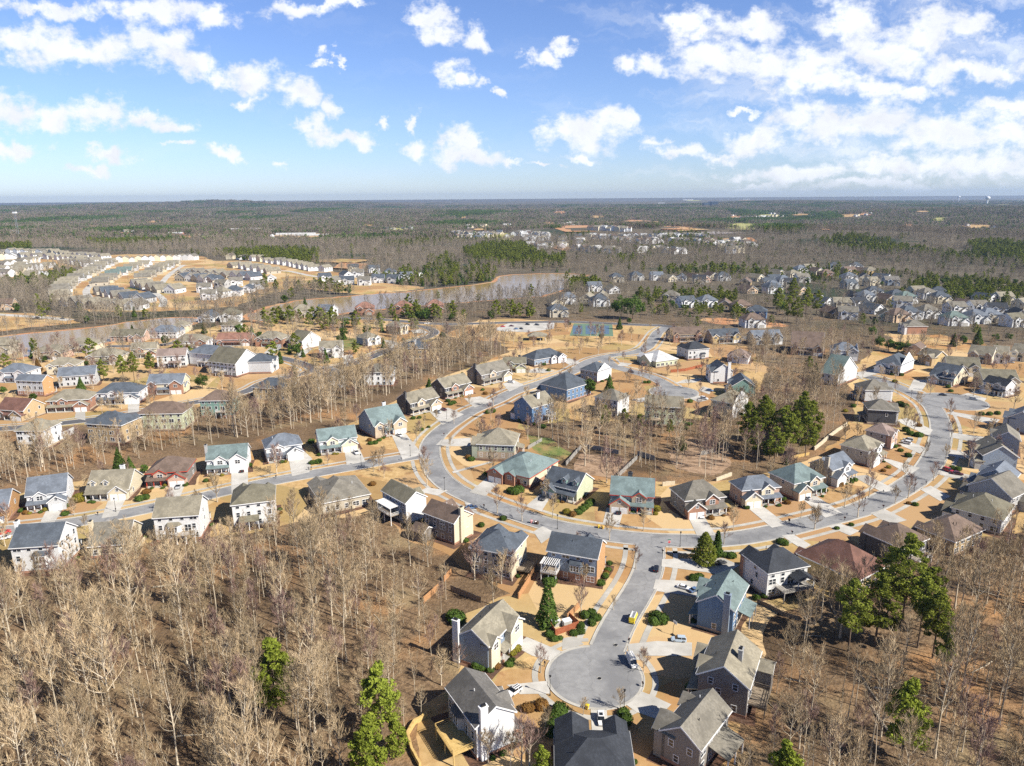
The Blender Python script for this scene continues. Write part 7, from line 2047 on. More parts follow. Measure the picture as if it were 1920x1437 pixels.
# far woodland: whole patches of trees, thinning into the haze
def patch(seed, ev, size=60, n=36):
    r = random.Random(seed); c = MB()
    for _ in range(n):
        x, y = r.uniform(-.5, .5) * size, r.uniform(-.5, .5) * size
        H = r.uniform(11, 19)
        if r.random() < ev:
            puff(c, r, Vector((x, y, H * .6)), 4.4, H * .36, 26, 1.7, M_cedar, .9)
        else:
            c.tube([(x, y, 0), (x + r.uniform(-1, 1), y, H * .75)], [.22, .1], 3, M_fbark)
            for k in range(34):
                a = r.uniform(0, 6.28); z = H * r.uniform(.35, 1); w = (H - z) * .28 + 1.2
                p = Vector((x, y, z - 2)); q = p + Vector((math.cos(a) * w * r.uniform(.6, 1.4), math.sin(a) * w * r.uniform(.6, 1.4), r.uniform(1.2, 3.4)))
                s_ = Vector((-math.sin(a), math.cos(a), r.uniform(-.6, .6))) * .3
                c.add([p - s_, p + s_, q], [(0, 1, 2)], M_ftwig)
    return c.mesh('woods_patch')


PATCH = [patch(301, .06), patch(302, .12), patch(303, .06), patch(304, .9), patch(305, .5)]
fp = []; fe = []
y = 1750.0; st = 46.0
while y < 9000:
    wx = y * math.tan(AZ) + 100
    x = -wx
    while x < wx:
        px_, py_ = x + fr.uniform(-.8, .8) * st, y + fr.uniform(-.8, .8) * st
        if not in_clear(px_, py_) and fr.random() < .93 and not opened(px_, py_):
            iy = pix((px_, py_, hgt(px_, py_)))
            ok = clear_of_houses(px_, py_, 10)
            # clearings of the far estate
            if ok and 985 < iy[0] < 1425 and 430 < iy[1] < 474 and fr.random() < .95: ok = False
            if ok and 850 < iy[0] < 985 and 430 < iy[1] < 456 and fr.random() < .85: ok = False
            if ok and 1360 < iy[0] < 1545 and 398 < iy[1] < 412 and fr.random() < .6: ok = False
            if ok:
                e = mnoise.noise(Vector((px_ / 420.0, py_ / 700.0, 6.0)))
                k = 3 if e > .33 else (4 if e > .25 else fr.randrange(3))
                if any(in_poly(px_, py_, b) for b in EVB): k = 3
                fp.append((px_, py_, hgt(px_, py_) - 1, st / 46 * fr.uniform(.8, 1.05) if st < 70 else st / 60, fr.uniform(0, 6.28), k))
        x += st
    y += st * (1.0 if y < 4000 else 1.25)
    st = 46 if y < 3500 else (60 if y < 6000 else 85)
scatter('far_woods', fp, PATCH, 'hazy grey brown woodland reaching to the horizon')
# ---------------------------------------------------------------- cars and vans
def paint(n, c):
    k = 'car paint ' + n
    if k in MC: return MC[k]
    return noisy(k, sc(c, .95), sc(c, 1.05), scale=.7, rough=.28, spec=.6)


PAINT = {'white': (.75, .75, .75), 'black': (.015, .015, .018), 'silver': (.42, .43, .44), 'red': (.42, .02, .025), 'blue': (.10, .17, .30), 'dark grey': (.06, .06, .065), 'maroon': (.10, .02, .025), 'pale blue': (.42, .50, .58), 'yellow': (.72, .56, .03)}
M_carglass = noisy('tinted car glass', (.01, .012, .015), (.025, .03, .035), scale=1, rough=.05, spec=.8)
M_lamp = noisy('clear headlamp lens', (.6, .6, .58), (.7, .7, .68), scale=4, rough=.2)
M_tail = noisy('red tail lamp lens', (.35, .01, .01), (.4, .015, .015), scale=4, rough=.25)
M_rim = noisy('alloy rim', (.4, .4, .4), (.5, .5, .5), scale=6, rough=.35, metallic=.7)
M_bluepaint = noisy('blue livery paint', (.03, .06, .28), (.04, .08, .32), scale=2, rough=.35)
CARM = {}


def car(kind, col, p, ang, label, s=1.06):
    key = (kind, col)
    root = empty('van' if kind == 'van' else ('pickup_truck' if kind == 'pickup' else 'car'), p, ang)
    root.scale = (s, s, s)
    if key not in CARM:
        pm = paint(col, PAINT[col]); parts = []
        L, Wd, H, belt, hood = {'sedan': (4.7, 1.84, 1.46, .92, .80), 'suv': (4.75, 1.92, 1.74, 1.05, 1.0), 'van': (5.7, 2.05, 2.35, 1.25, 1.15), 'pickup': (5.7, 2.0, 1.88, 1.12, 1.08), 'minivan': (5.0, 1.98, 1.75, 1.02, .98)}[kind]
        hw = Wd / 2
        b = MB()
        # lower body: side outline (y is length, front at +x) extruded across, with tumblehome shoulders
        def loft(secs, mat, mb_):
            """secs: list of (x, half width, z0, z1) stations joined into one shell"""
            vs_ = []; fs_ = []
            for x, w, z0, z1 in secs:
                vs_ += [(x, -w, z0), (x, -w, z0 + (z1 - z0) * .7), (x, -w * .93, z1), (x, w * .93, z1), (x, w, z0 + (z1 - z0) * .7), (x, w, z0)]
            n = len(secs)
            for i in range(n - 1):
                for k in range(6):
                    l = (k + 1) % 6
                    fs_.append((i * 6 + k, i * 6 + l, i * 6 + 6 + l, i * 6 + 6 + k))
            fs_.append(tuple(range(6))); fs_.append(tuple(reversed(range(6 * n - 6, 6 * n))))
            mb_.add(vs_, fs_, mat)
        f, r_ = L / 2, -L / 2
        loft([(r_, hw * .86, .42, belt - .12), (r_ + .25, hw * .98, .28, belt), (-.2, hw, .26, belt), (f - 1.5, hw, .26, belt), (f - 1.2, hw, .26, hood), (f - .35, hw * .95, .28, hood - .1), (f, hw * .82, .40, hood - .28)], pm, b)
        if kind == 'sedan': cab = (-1.75, -1.15, .35, 1.15)
        elif kind == 'suv': cab = (-2.2, -1.95, .35, 1.15)
        elif kind == 'van': cab = (-2.75, -2.68, 1.55, 2.15)
        elif kind == 'minivan': cab = (-2.35, -2.1, .6, 1.6)
        else: cab = (-.55, -.4, .8, 1.45)
        g = MB()
        w0, w1 = hw * .93, hw * .80
        gm = M_carglass
        def frust(mb_, x0, x1, x2, x3, z0, z1, wa, wb, mat):
            mb_.add([(x0, -wa, z0), (x3, -wa, z0), (x3, wa, z0), (x0, wa, z0), (x1, -wb, z1), (x2, -wb, z1), (x2, wb, z1), (x1, wb, z1)], [(3, 2, 1, 0), (4, 5, 6, 7), (0, 1, 5, 4), (1, 2, 6, 5), (2, 3, 7, 6), (3, 0, 4, 7)], mat)
        zt = H - .07
        if kind == 'van':
            frust(b, cab[0], cab[1], 1.25, 1.75, belt - .02, H, w0 + .03, w1 + .1, pm)
            frust(g, 1.0, 1.1, 1.45, 2.05, belt + .02, H - .25, w0 - .01, w1 + .08, gm)
        else:
            frust(g, cab[0], cab[1], cab[2], cab[3], belt - .02, zt, w0, w1, gm)
            frust(b, cab[1] - .06, cab[1] + .02, cab[2] - .02, cab[2] + .06, zt + .004, H, w1 + .03, w1 - .06, pm)
            for x in ((cab[1] + cab[2]) / 2,):      # door pillars
                for sgn in (-1, 1):
                    b.add([(x - .06, sgn * (w0 + .012), belt - .02), (x + .06, sgn * (w0 + .012), belt - .02), (x + .06, sgn * (w1 + .012), zt), (x - .06, sgn * (w1 + .012), zt)], [(0, 1, 2, 3)], pm)
            if kind == 'pickup':
                b.box(r_ + .12, -.62, -hw * .82, hw * .82, belt - .002, belt + .012, M_black)
        parts.append(('body', b.mesh('car_body'))); parts.append(('glass', g.mesh('car_glass')))
        wr = .36 if kind != 'sedan' else .33
        for wx in (f - .92, r_ + 1.0):
            for sgn in (-1, 1):
                w = MB(); y0 = sgn * (hw - .10)
                w.tube([(wx, y0 - .11, wr), (wx, y0 + .11, wr)], [wr, wr], 14, M_black, True)
                q = MB(); q.tube([(wx, y0 - .118, wr), (wx, y0 + .118, wr)], [wr * .6, wr * .6], 10, M_rim, True)
                parts.append(('wheel', w.mesh('car_wheel'), q.mesh('car_rim')))
        for sgn in (-1, 1):
            h = MB(); h.box(f - .2, f - .03, sgn * hw * .62 - .2, sgn * hw * .62 + .2, hood - .36, hood - .2, M_lamp); parts.append(('headlight', h.mesh('car_headlight')))
            t_ = MB(); t_.box(r_ - .02, r_ + .1, sgn * hw * .68 - .13, sgn * hw * .68 + .13, belt - .38, belt - .12, M_tail); parts.append(('tail_light', t_.mesh('car_tail_light')))
        CARM[key] = parts
    for pt in CARM[key]:
        o = bpy.data.objects.new(pt[0], pt[1]); COL.objects.link(o); o.parent = root
        if len(pt) > 2:
            q = bpy.data.objects.new('rim', pt[2]); COL.objects.link(q); q.parent = o
    tag(root, label, 'van' if kind == 'van' else ('truck' if kind == 'pickup' else 'car'), 'vehicles on the streets and drives')
    return root


CARS = [  # kind, colour, crop, rear point, front point, label
 ('van', 'white', 'C7', (140, 700), (183, 785), 'white work van with roof ladder rack at the right side of the cul-de-sac'),
 ('van', 'yellow', 'C7', (158, 480), (186, 412), 'yellow, white and blue work van parked on the stem of the cul-de-sac'),
 ('suv', 'black', 'C7', (322, 135), (333, 78), 'black car parked by the kerb below the stop sign'),
 ('suv', 'white', 'C6', (1542, 1045), (1552, 1135), 'white car with black sunroof on the drive at the bottom'),
 ('suv', 'white', 'C6', (935, 855), (862, 905), 'white car with black roof stripes by the grey roofed house'),
 ('suv', 'pale blue', 'C7', (535, 592), (422, 585), 'pale car in shade on the drive beside the work van'),
 ('sedan', 'white', 'C7', (470, 222), (556, 245), 'white saloon on the drive of the blue house'),
 ('sedan', 'blue', 'C7', (575, 255), (605, 245), 'blue car in the shade behind the white saloon'),
 ('sedan', 'dark grey', 'C4', (640, 1258), (725, 1240), 'dark grey car in the shade of the charcoal roofed house'),
 ('minivan', 'white', 'C4', (492, 815), (530, 885), 'white minivan on the drive of the brick gabled house'),
 ('sedan', 'silver', 'C4', (1430, 715), (1355, 690), 'grey car on the drive of the teal hip roofed house'),
 ('pickup', 'black', 'C3', (1442, 755), (1434, 695), 'black pickup on the drive of the red shuttered house'),
 ('suv', 'dark grey', 'C3', (905, 605), (852, 650), 'dark car on the drive of the dormer house with the porch'),
 ('sedan', 'blue', 'C3', (312, 700), (362, 692), 'blue car on the drive behind the tall cream chimney'),
 ('sedan', 'white', 'C2', (1375, 142), (1420, 165), 'white car beside the stone garage gable'),
 ('suv', 'white', 'C2', (1060, 268), (1085, 300), 'white car before the open garage of the teal roofed house'),
 ('pickup', 'black', 'C2', (216, 442), (214, 388), 'black truck in front of the teal roofed white house'),
 ('sedan', 'silver', 'C1', (1352, 438), (1326, 482), 'silver car on the drive of the brown roofed house'),
 ('suv', 'white', 'C5', (935, 245), (850, 225), 'white car nearer the street on the rosy brown house drive'),
 ('suv', 'silver', 'C5', (945, 218), (870, 208), 'silver car beside the white car on the rosy brown house drive'),
 ('suv', 'red', 'C5', (1205, 455), (1290, 485), 'red car on the drive by the green hedge at right'),
 ('sedan', 'maroon', 'C5', (1300, 492), (1350, 500), 'dark red car in shade behind the bright red one'),
 ('sedan', 'dark grey', 'C5', (1420, 325), (1525, 335), 'dark car in the shade at the right edge row'),
 ('sedan', 'black', 'R7', (1275, 568), (1348, 572), 'black car parked on the upper cul-de-sac'),
 ('suv', 'silver', 'R7', (1508, 598), (1572, 606), 'silver car parked at the far side of the upper cul-de-sac'),
 ('sedan', 'white', 'R7', (800, 384), (842, 388), 'white car before the slate roofed white house'),
 ('suv', 'silver', 'R5', (1338, 692), (1392, 706), 'silver car before the first tan roofed house on the curve'),
 ('sedan', 'maroon', 'R5', (1380, 672), (1438, 690), 'maroon car before the first tan roofed house on the curve'),
 ('suv', 'white', 'R5', (1890, 470), (1935, 476), 'white car before the weathered roofed house on the curve'),
 ('suv', 'white', 'R6', (1408, 590), (1472, 602), 'white car beside the tall cream house'),
 ('sedan', 'blue', 'R6', (1460, 532), (1505, 540), 'blue car before the green gable ended house'),
 ('sedan', 'dark grey', 'R6', (870, 390), (922, 402), 'grey car parked along the upper loop'),
 ('pickup', 'white', 'R5', (1255, 32), (1312, 30), 'white pickup on the far road behind the olive green house'),
 ('sedan', 'red', 'R2', (895, 762), (925, 760), 'red car at the left of the park lot'),
 ('sedan', 'maroon', 'R2', (945, 758), (972, 757), 'maroon car second from left in the park lot'),
 ('suv', 'black', 'R2', (1035, 750), (1062, 750), 'black car near the far edge of the park lot'),
 ('suv', 'dark grey', 'R2', (1088, 751), (1114, 752), 'dark car rightmost in the park lot'),
 ('sedan', 'blue', 'R2', (972, 775), (998, 773), 'blue car in the middle of the park lot'),
 ('sedan', 'dark grey', 'R2', (1003, 771), (1022, 775), 'grey car in the middle of the park lot'),
 ('sedan', 'dark grey', 'R7', (1735, 300), (1775, 302), 'dark car before the middle of three tan roofs'),
 ('sedan', 'silver', 'R7', (1800, 322), (1840, 326), 'silver car at the right before the tan roofed row'),
 ('pickup', 'red', 'C1', (-5, 815), (40, 805), 'red truck at the left edge on the street'),
 ('sedan', 'white', 'C1', (5, 850), (50, 842), 'white car at the left edge beside the red truck'),
 ('sedan', 'black', 'Q1', (305, 716), (335, 716), 'dark car on the far shore road, left one'),
 ('sedan', 'dark grey', 'Q1', (525, 725), (552, 724), 'dark car on the far shore road, right one'),
]
for kind, col, crop, a, b, lab in CARS:
    p0 = P_(crop, *a); p1 = P_(crop, *b)
    d = p1 - p0; c = (p0 + p1) / 2
    ang = math.atan2(d.y, d.x)
    c.z = .13
    ro = car(kind, col, c, ang, lab, .74 if pix(c)[1] > 1040 else .84)
    if kind == 'van':
        rk = MB()
        for y in (-.7, .7): rk.box(-2.5, 1.2, y - .04, y + .04, 2.47, 2.55, M_trim)
        for x in (-2.4, -1.2, 0, 1.1): rk.box(x - .04, x + .04, -.85, .85, 2.36, 2.47, M_trim)
        rk.build('ladder_rack', ro)
        ld = MB()
        for y in (-.5, -.1): ld.box(-2.6, 1.0, y - .04, y + .04, 2.555, 2.64, M_rim)
        for k in range(11): ld.box(-2.5 + k * .33, -2.44 + k * .33, -.46, -.14, 2.57, 2.62, M_rim)
        ld.build('ladder', ro)
    if col == 'yellow':
        w = MB()
        w.box(-2.6, 1.2, -.8, .8, 2.352, 2.358, paint('white', PAINT['white']))
        w.build('roof_panel', ro)
        for sgn in (-1, 1):
            y0 = sgn * 1.035; a0, b0 = sorted((y0 + sgn * .005, y0 + sgn * .02))
            q = MB(); q.box(-2.5, 2.0, a0, b0, .45, .85, M_bluepaint); q.build('side_stripe', ro)
    if 'sunroof' in lab:
        q = MB(); q.box(-1.0, .1, -.5, .5, 1.742, 1.752, M_carglass); q.build('sunroof', ro)
    if 'stripes' in lab:
        for y in (-.35, .35):
            q = MB(); q.box(-1.8, .3, y - .16, y + .16, 1.742, 1.752, M_black); q.build('roof_stripe', ro)

# ---------------------------------------------------------------- street furniture
def lamp_post(p, rz, lab):
    r = empty('street_lamp', p, rz)
    m = MB(); m.tube([(0, 0, 0), (0, 0, .5), (0, 0, .55), (0, 0, 4.2)], [.13, .13, .07, .05], 8, M_metal, True); m.build('pole', r)
    m = MB(); m.tube([(0, 0, 4.2), (0, 0, 4.3), (0, 0, 4.75), (0, 0, 4.9), (0, 0, 5.05)], [.05, .14, .22, .26, .02], 8, M_metal); l = m.build('lantern', r)
    m = MB(); m.tube([(0, 0, 4.32), (0, 0, 4.72)], [.145, .212], 8, M_lamp); m.build('lamp_glass', l)
    tag(r, lab, 'street lamp', 'black street lamps')


def mailbox(p, rz, lab):
    r = empty('mailbox', p, rz)
    m = MB(); m.box(-.06, .06, -.06, .06, 0, 1.25, M_metal); m.box(-.3, .3, -.04, .04, .8, .88, M_metal); m.build('post', r)
    m = MB(); m.tube([(-.3, 0, 1.12), (.3, 0, 1.12)], [.16, .16], 10, M_metal, True); m.box(-.3, .3, -.16, .16, .95, 1.12, M_metal); m.build('box', r)
    m = MB(); m.box(.0, .18, .165, .185, 1.05, 1.3, M_red_trim); m.build('flag', r)
    tag(r, lab, 'mailbox', 'black mailboxes along the kerbs')


for c, x, y in (('P', 1275, 1026), ('C3', 980, 850), ('C3', 135, 560), ('C5', 960, 645), ('C5', 535, 805), ('C2', 1110, 378), ('C2', 1478, 305), ('C6', 1720, 1010), ('C6', 1165, 900), ('R6', 1420, 610), ('R7', 1070, 600), ('R5', 1430, 745), ('C1', 870, 640), ('R5', 1890, 900)):
    p = P_(c, x, y); lamp_post(p, 0, near_label('black street lamp', p))
for c, x, y in (('C6', 1757, 505), ('C6', 1860, 835), ('C6', 1125, 680), ('C4', 190, 1160), ('C4', 1280, 1000), ('C4', 1255, 895), ('C3', 430, 690), ('C5', 700, 780), ('C5', 375, 880), ('C5', 1060, 580), ('C2', 735, 405), ('C2', 715, 408), ('C2', 470, 470), ('C1', 735, 668), ('C1', 870, 640), ('C2', 1410, 335), ('C4', 1255, 905), ('C5', 700, 655), ('R5', 1410, 870), ('R5', 1880, 920)):
    p = P_(c, x, y); mailbox(p, vr.uniform(0, 3), near_label('small black mailbox', p))
# stop sign
p = P_('P', 1254, 1031)
r = empty('stop_sign', p, math.radians(8))
m = MB(); m.box(-.035, .035, -.035, .035, 0, 3.1, M_rim); m.build('post', r)
m = MB(); R8 = .48
oc = [(R8 * math.cos(PI / 8 + k * PI / 4), 2.55 + R8 * math.sin(PI / 8 + k * PI / 4)) for k in range(8)]
m.extrude_y(oc, -.075, -.05, M_trim)
oc2 = [(x * .92, 2.55 + (z - 2.55) * .92) for x, z in oc]
m.extrude_y(oc2, -.085, -.0755, paint('sign red', (.55, .02, .03))); pl = m.build('sign_panel', r)
tc_ = bpy.data.curves.new('stop_letters', 'FONT'); tc_.body = 'STOP'; tc_.size = .36; tc_.align_x = 'CENTER'; tc_.align_y = 'CENTER'; tc_.extrude = .004
tc_.materials.append(M_trim); tmp = bpy.data.objects.new('lettering', tc_); to = bpy.data.objects.new('lettering', bpy.data.meshes.new_from_object(tmp)); bpy.data.objects.remove(tmp); COL.objects.link(to); to.parent = pl; to.location = (0, -.09, 2.55); to.rotation_euler = (PI / 2, 0, 0)
m = MB(); m.box(-.5, .5, -.02, .02, 3.12, 3.32, paint('sign green', (.02, .14, .07))); m.build('street_name_plate', r)
tag(r, 'red octagonal stop sign on the corner of the cul-de-sac street', 'stop sign')
# basketball hoop
p = P_('C7', 440, 548)
r = empty('basketball_hoop', p, math.radians(-60))
m = MB(); m.box(-.5, .5, -.3, .3, 0, .2, M_black); m.build('base', r)
m = MB(); m.tube([(0, 0, .2), (0, 0, 2.4), (0, .5, 3.2)], [.06, .06, .05], 8, M_metal); m.build('pole', r)
m = MB(); m.box(-.6, .6, .5, .54, 2.85, 3.65, M_trim); m.build('backboard', r)
m = MB(); m.tube([(.23 * math.cos(k * PI / 6), .8 + .23 * math.sin(k * PI / 6), 3.05) for k in range(13)], [.015] * 13, 5, M_red_trim); m.build('ring', r)
tag(r, 'portable basketball hoop on the lawn above the pale car', 'basketball hoop')
# bins and small yard things
def cart(p, rz, col, lab, name='trash_cart', cat='trash cart'):
    r = empty(name, p, rz)
    cm = paint(lab[:9], col)
    m = MB()
    m.add([(-.25, -.28, .12), (.25, -.28, .12), (.25, .28, .12), (-.25, .28, .12), (-.31, -.36, 1.0), (.31, -.36, 1.0), (.31, .36, 1.0), (-.31, .36, 1.0)], [(3, 2, 1, 0), (0, 1, 5, 4), (1, 2, 6, 5), (2, 3, 7, 6), (3, 0, 4, 7)], cm); m.build('bin', r)
    m = MB(); m.extrude_x([(-.4, 1.0), (.4, 1.0), (.36, 1.1), (-.3, 1.14)], -.34, .34, cm); m.build('lid', r)
    for s in (-1, 1):
        m = MB(); m.tube([(s * .3 - .03, .3, .12), (s * .3 + .03, .3, .12)], [.12, .12], 10, M_black, True); m.build('wheel', r)
    tag(r, lab, cat, 'bins set out by the kerb')


cart(P_('C3', 785, 805), .3, (.6, .25, .25), 'pinkish bin at the kerb before the slate hip roof')
cart(P_('C3', 815, 812), .5, (.18, .08, .05), 'brown bin beside the pinkish bin at the kerb')
cart(P_('C3', 832, 815), .2, (.10, .06, .04), 'darker brown bin, right one of three at the kerb')
cart(P_('C6', 1442, 1000), 1.0, (.75, .55, .03), 'bright yellow bin at the bottom of the cul-de-sac')
cart(P_('C3', 1290, 842), .2, (.65, .45, .04), 'yellow bin at the kerb by the junction, left one')
cart(P_('C3', 1320, 848), .6, (.6, .35, .06), 'orange yellow bin at the kerb by the junction, right one')


def fence(crop, pts, h, mat, lab, name='fence', th=.09, cat='fence', z=0, group=None):
    r = empty(name, P_(crop, *pts[0]))
    o = r.location
    P = [P_(crop, x, y) - o for x, y in pts]
    bmb = MB(); posts = []
    for a, b in zip(P[:-1], P[1:]):
        d = b - a; L_ = d.length; ang = math.atan2(d.y, d.x)
        T = Matrix.Translation((a.x, a.y, 0)) @ rotz(ang)
        bmb.T = T
        if name == 'retaining_wall':
            k = 0.0
            while k < L_:
                e = min(k + 1.1, L_)
                bmb.box(k, e - .02, -.22, .22, 0, h + vr.uniform(-.06, .06), mat); k += 1.1
        else:
            k = 0.0
            while k < L_:
                e = min(k + .16, L_)
                bmb.box(k, e - .02, -th / 2, th / 2, .05, h + vr.uniform(-.03, .03), mat); k += .16
            k = 0
            while k < L_:
                pm_ = MB(); pm_.T = T; pm_.box(k - .06, k + .06, th / 2 + .003, th / 2 + .12, 0, h + .1, mat); posts.append(pm_); k += 2.6
    bmb.T = None
    bmb.build('boards' if name != 'retaining_wall' else 'blocks', r)
    for pm_ in posts[:60]:
        pm_.build('post', r)
    tag(r, lab, cat, group)
    return r


FG = 'wooden yard fences'
for a in (('C3', [(1045, 375), (1160, 245)], 1.9, M_greywood, 'grey board fence left of the brush covered slope'), ('C3', [(1160, 240), (1300, 262), (1440, 290)], 1.9, M_greywood, 'grey board fence along the top of the brush slope'), ('C3', [(1435, 465), (1580, 325)], 1.9, M_greywood, 'grey board fence right of the brush covered slope'),
          ('C3', [(1580, 295), (1700, 335)], 1.9, M_greywood, 'short grey fence above the right yard of the hollow'), ('C3', [(760, 252), (865, 190)], 1.6, M_greywood, 'grey fence beside the broad tan hip roof'), ('C4', [(0, 335), (125, 375)], 1.9, M_greywood, 'grey fence below the pale green house'), ('C4', [(510, 335), (640, 308)], 1.9, M_greywood, 'pale grey fence in the middle of the hollow'),
          ('C4', [(650, 175), (790, 312)], 2.0, M_wood, 'dark fence running down the hollow'), ('C6', [(220, 205), (330, 105)], 1.9, M_orangewood, 'orange board fence at the edge of the left woods'), ('C6', [(372, 45), (425, -10)], 1.9, M_orangewood, 'short orange fence above the wood edge fence'), ('C6', [(930, 175), (1030, 15)], 1.9, M_orangewood, 'orange fence left of the white pergola house'),
          ('C6', [(1295, 335), (1390, 235)], 1.9, M_orangewood, 'orange fence behind the red enclosure'), ('C3', [(740, 1275), (822, 1150)], 1.9, M_orangewood, 'orange fence below the slate hip roofed house'), ('C6', [(420, 112), (650, 205)], 1.7, M_wood, 'dark timber fence behind the tan roofed house'), ('C6', [(1140, 350), (1205, 450), (1380, 385), (1300, 312)], 1.7, M_redwood, 'red stained timber enclosure around white cabinets'),
          ('R6', [(1190, 395), (1300, 385), (1430, 352)], 1.7, M_redwood, 'red brown picket fence below the silver roof'), ('C5', [(240, 195), (335, 215)], 1.8, M_wood, 'brown fence behind the grey house on the right street'), ('C5', [(370, 90), (420, 78)], 1.6, M_yelwood, 'short yellow fence at the top of the stone wall'), ('C4', [(1275, 365), (1425, 332)], 1.3, M_yelwood, 'pale rail fence above the stone wall'),
          ('C7', [(1010, 330), (1100, 370), (1190, 420), (1300, 450)], 1.2, M_wood, 'low wooden fence behind the blue house')):
    fence(*a, group=FG)
SG = 'pale stone retaining walls'
for a in (('C5', [(118, 292), (180, 245), (240, 190), (320, 130), (402, 78)], 1.6, M_stone, 'long curved pale stone wall behind the right street houses'), ('C4', [(188, 592), (292, 582)], 1.5, M_stone, 'short pale wall behind the red shuttered house'), ('C4', [(640, 552), (770, 505)], 1.4, M_stone, 'pale stone wall behind the blue grey roof'), ('C2', [(1040, 700), (1170, 645)], 1.2, M_stone, 'stepped pale stone wall below the low beige house'),
          ('C6', [(240, 1062), (150, 1112), (97, 1200), (128, 1320), (192, 1440)], 1.1, M_yelwood, 'curved timber retaining wall below the yellow deck'), ('C1', [(1030, 930), (1085, 845)], .8, M_stone, 'pale stone edging beside the low cream house')):
    fence(*a, name='retaining_wall', cat='retaining wall', group=SG)
for x, y, lab in ((1290, 375, 'larger white cabinet inside the red enclosure'), (1205, 375, 'smaller pale cabinet in the left of the red enclosure')):
    p = P_('C6', x, y); r = empty('utility_cabinet', p, .4)
    m = MB(); m.box(-1.0, 1.0, -.7, .7, .1, 1.6, M_trim); m.build('body', r)
    m = MB(); m.box(-1.08, 1.08, -.78, .78, 1.6, 1.7, M_trim); m.build('lid', r)
    m = MB(); m.box(-.9, -.03, -.73, -.702, .2, 1.5, M_walk); m.box(.03, .9, -.73, -.702, .2, 1.5, M_walk); m.build('door', r)
    tag(r, lab, 'cabinet')
# park shelter beside the field
p = P_('R2', 1103, 832); r = empty('park_shelter', p, -.05)
m = MB(); hip_solid(m, 13, 9, 3.4, .5, .6, roofmat('tan')); m.build('roof', r)
m = MB(); m.box(-6, -.5, -3.5, 3.5, 0, 3.3, wallmat('tan')); m.build('wall', r)
for x in (2.2, 5.8):
    for y in (-3.8, 3.8):
        q = MB(); q.box(x - .15, x + .15, y - .15, y + .15, 0, 3.3, M_trim); q.build('post', r)
tag(r, 'small tan roofed shelter at the park field', 'shelter')
# landmarks on the skyline
for x, y, k, lab in ((1850, 386, 1.0, 'white water tower standing on the right skyline'), (1797, 378, .6, 'smaller white water tower left of the taller one')):
    p = at(x, y); r = empty('water_tower', p); s = (p - EYE).length / 5200 * k
    r.scale = (s, s, s)
    m = MB(); m.tube([(0, 0, 0), (0, 0, 4), (0, 0, 34)], [6, 4.2, 4.2], 14, M_trim); m.build('column', r)
    m = MB(); m.tube([(0, 0, 32), (0, 0, 38), (0, 0, 44), (0, 0, 50), (0, 0, 54)], [4, 11, 13, 11, 1], 18, M_trim, True); m.build('tank', r, True)
    tag(r, lab, 'water tower')
p = at(1337, 388); r = empty('office_block', p, .1)
s = (p - EYE).length / 1332
bm_ = noisy('dark glass facade', (.05, .07, .10), (.08, .11, .16), scale=.05, rough=.3)
m = MB(); m.box(-6 * s, 6 * s, -8 * s, 8 * s, -30, 9 * s, bm_); m.build('tower', r)
m = MB(); m.box(-18 * s, -6.05 * s, -6 * s, 6 * s, -30, 7 * s, bm_); m.build('low_wing', r)
for kf in range(6):
    z0 = (1 + kf * 1.3) * s
    q = MB(); q.box(-5.6 * s, 5.6 * s, -8.12 * s, -8.01 * s, z0, z0 + .5 * s, M_glass); q.build('window_band', r)
tag(r, 'dark office block standing alone near the right horizon', 'office building')
p = at(36, 447); r = empty('radio_mast', p)
m = MB()
for dx, dy in ((-3, -2), (3, -2), (0, 3)): m.tube([(dx, dy, 0), (dx * .5, dy * .5, 70)], [.5, .4], 4, M_rim)
for k in range(14):
    z = k * 5; f = 1 - .5 * z / 70
    m.tube([(-3 * f, -2 * f, z), (3 * f, -2 * f, z + 5), (0, 3 * f, z)], [.25] * 3, 3, M_rim)
m.build('lattice', r)
m = MB(); m.box(-4, 4, -4, 4, 66, 70, M_trim); m.build('antenna', r)
tag(r, 'grey lattice radio mast at the far left', 'mast')
# ---------------------------------------------------------------- sky, sun, air
SUN_EL = math.radians(40); SUN_V = Vector((.86, -.51, 0)).normalized()
sd = Vector((SUN_V.x * math.cos(SUN_EL), SUN_V.y * math.cos(SUN_EL), math.sin(SUN_EL)))
sl = bpy.data.lights.new('sun', 'SUN'); sl.energy = 5.0; sl.angle = math.radians(.53); sl.color = (1.0, .94, .84)
so = bpy.data.objects.new('sun', sl); COL.objects.link(so); so.rotation_euler = sd.to_track_quat('Z', 'Y').to_euler(); so.location = (0, 0, 300)

w = bpy.data.worlds.new('World'); scene.world = w; w.use_nodes = True
t = w.node_tree; t.nodes.clear(); L = t.links.new
out = t.nodes.new('ShaderNodeOutputWorld'); bg = t.nodes.new('ShaderNodeBackground'); L(bg.outputs['Background'], out.inputs['Surface'])
sky = t.nodes.new('ShaderNodeTexSky'); sky.sky_type = 'NISHITA'; sky.sun_disc = False; sky.sun_elevation = SUN_EL
sky.sun_rotation = math.atan2(SUN_V.x, SUN_V.y)
sky.air_density = 1.0; sky.dust_density = .15; sky.ozone_density = 3.0
SKYK = .053; bg.inputs['Strength'].default_value = SKYK
tc = N(t, 'ShaderNodeTexCoord')


def M2(op, a, b=None, c=None):
    n = t.nodes.new('ShaderNodeMath'); n.operation = op
    for i, v in enumerate((a, b, c)):
        if v is None: continue
        if isinstance(v, (int, float)): n.inputs[i].default_value = v
        else: L(v, n.inputs[i])
    return n.outputs[0]


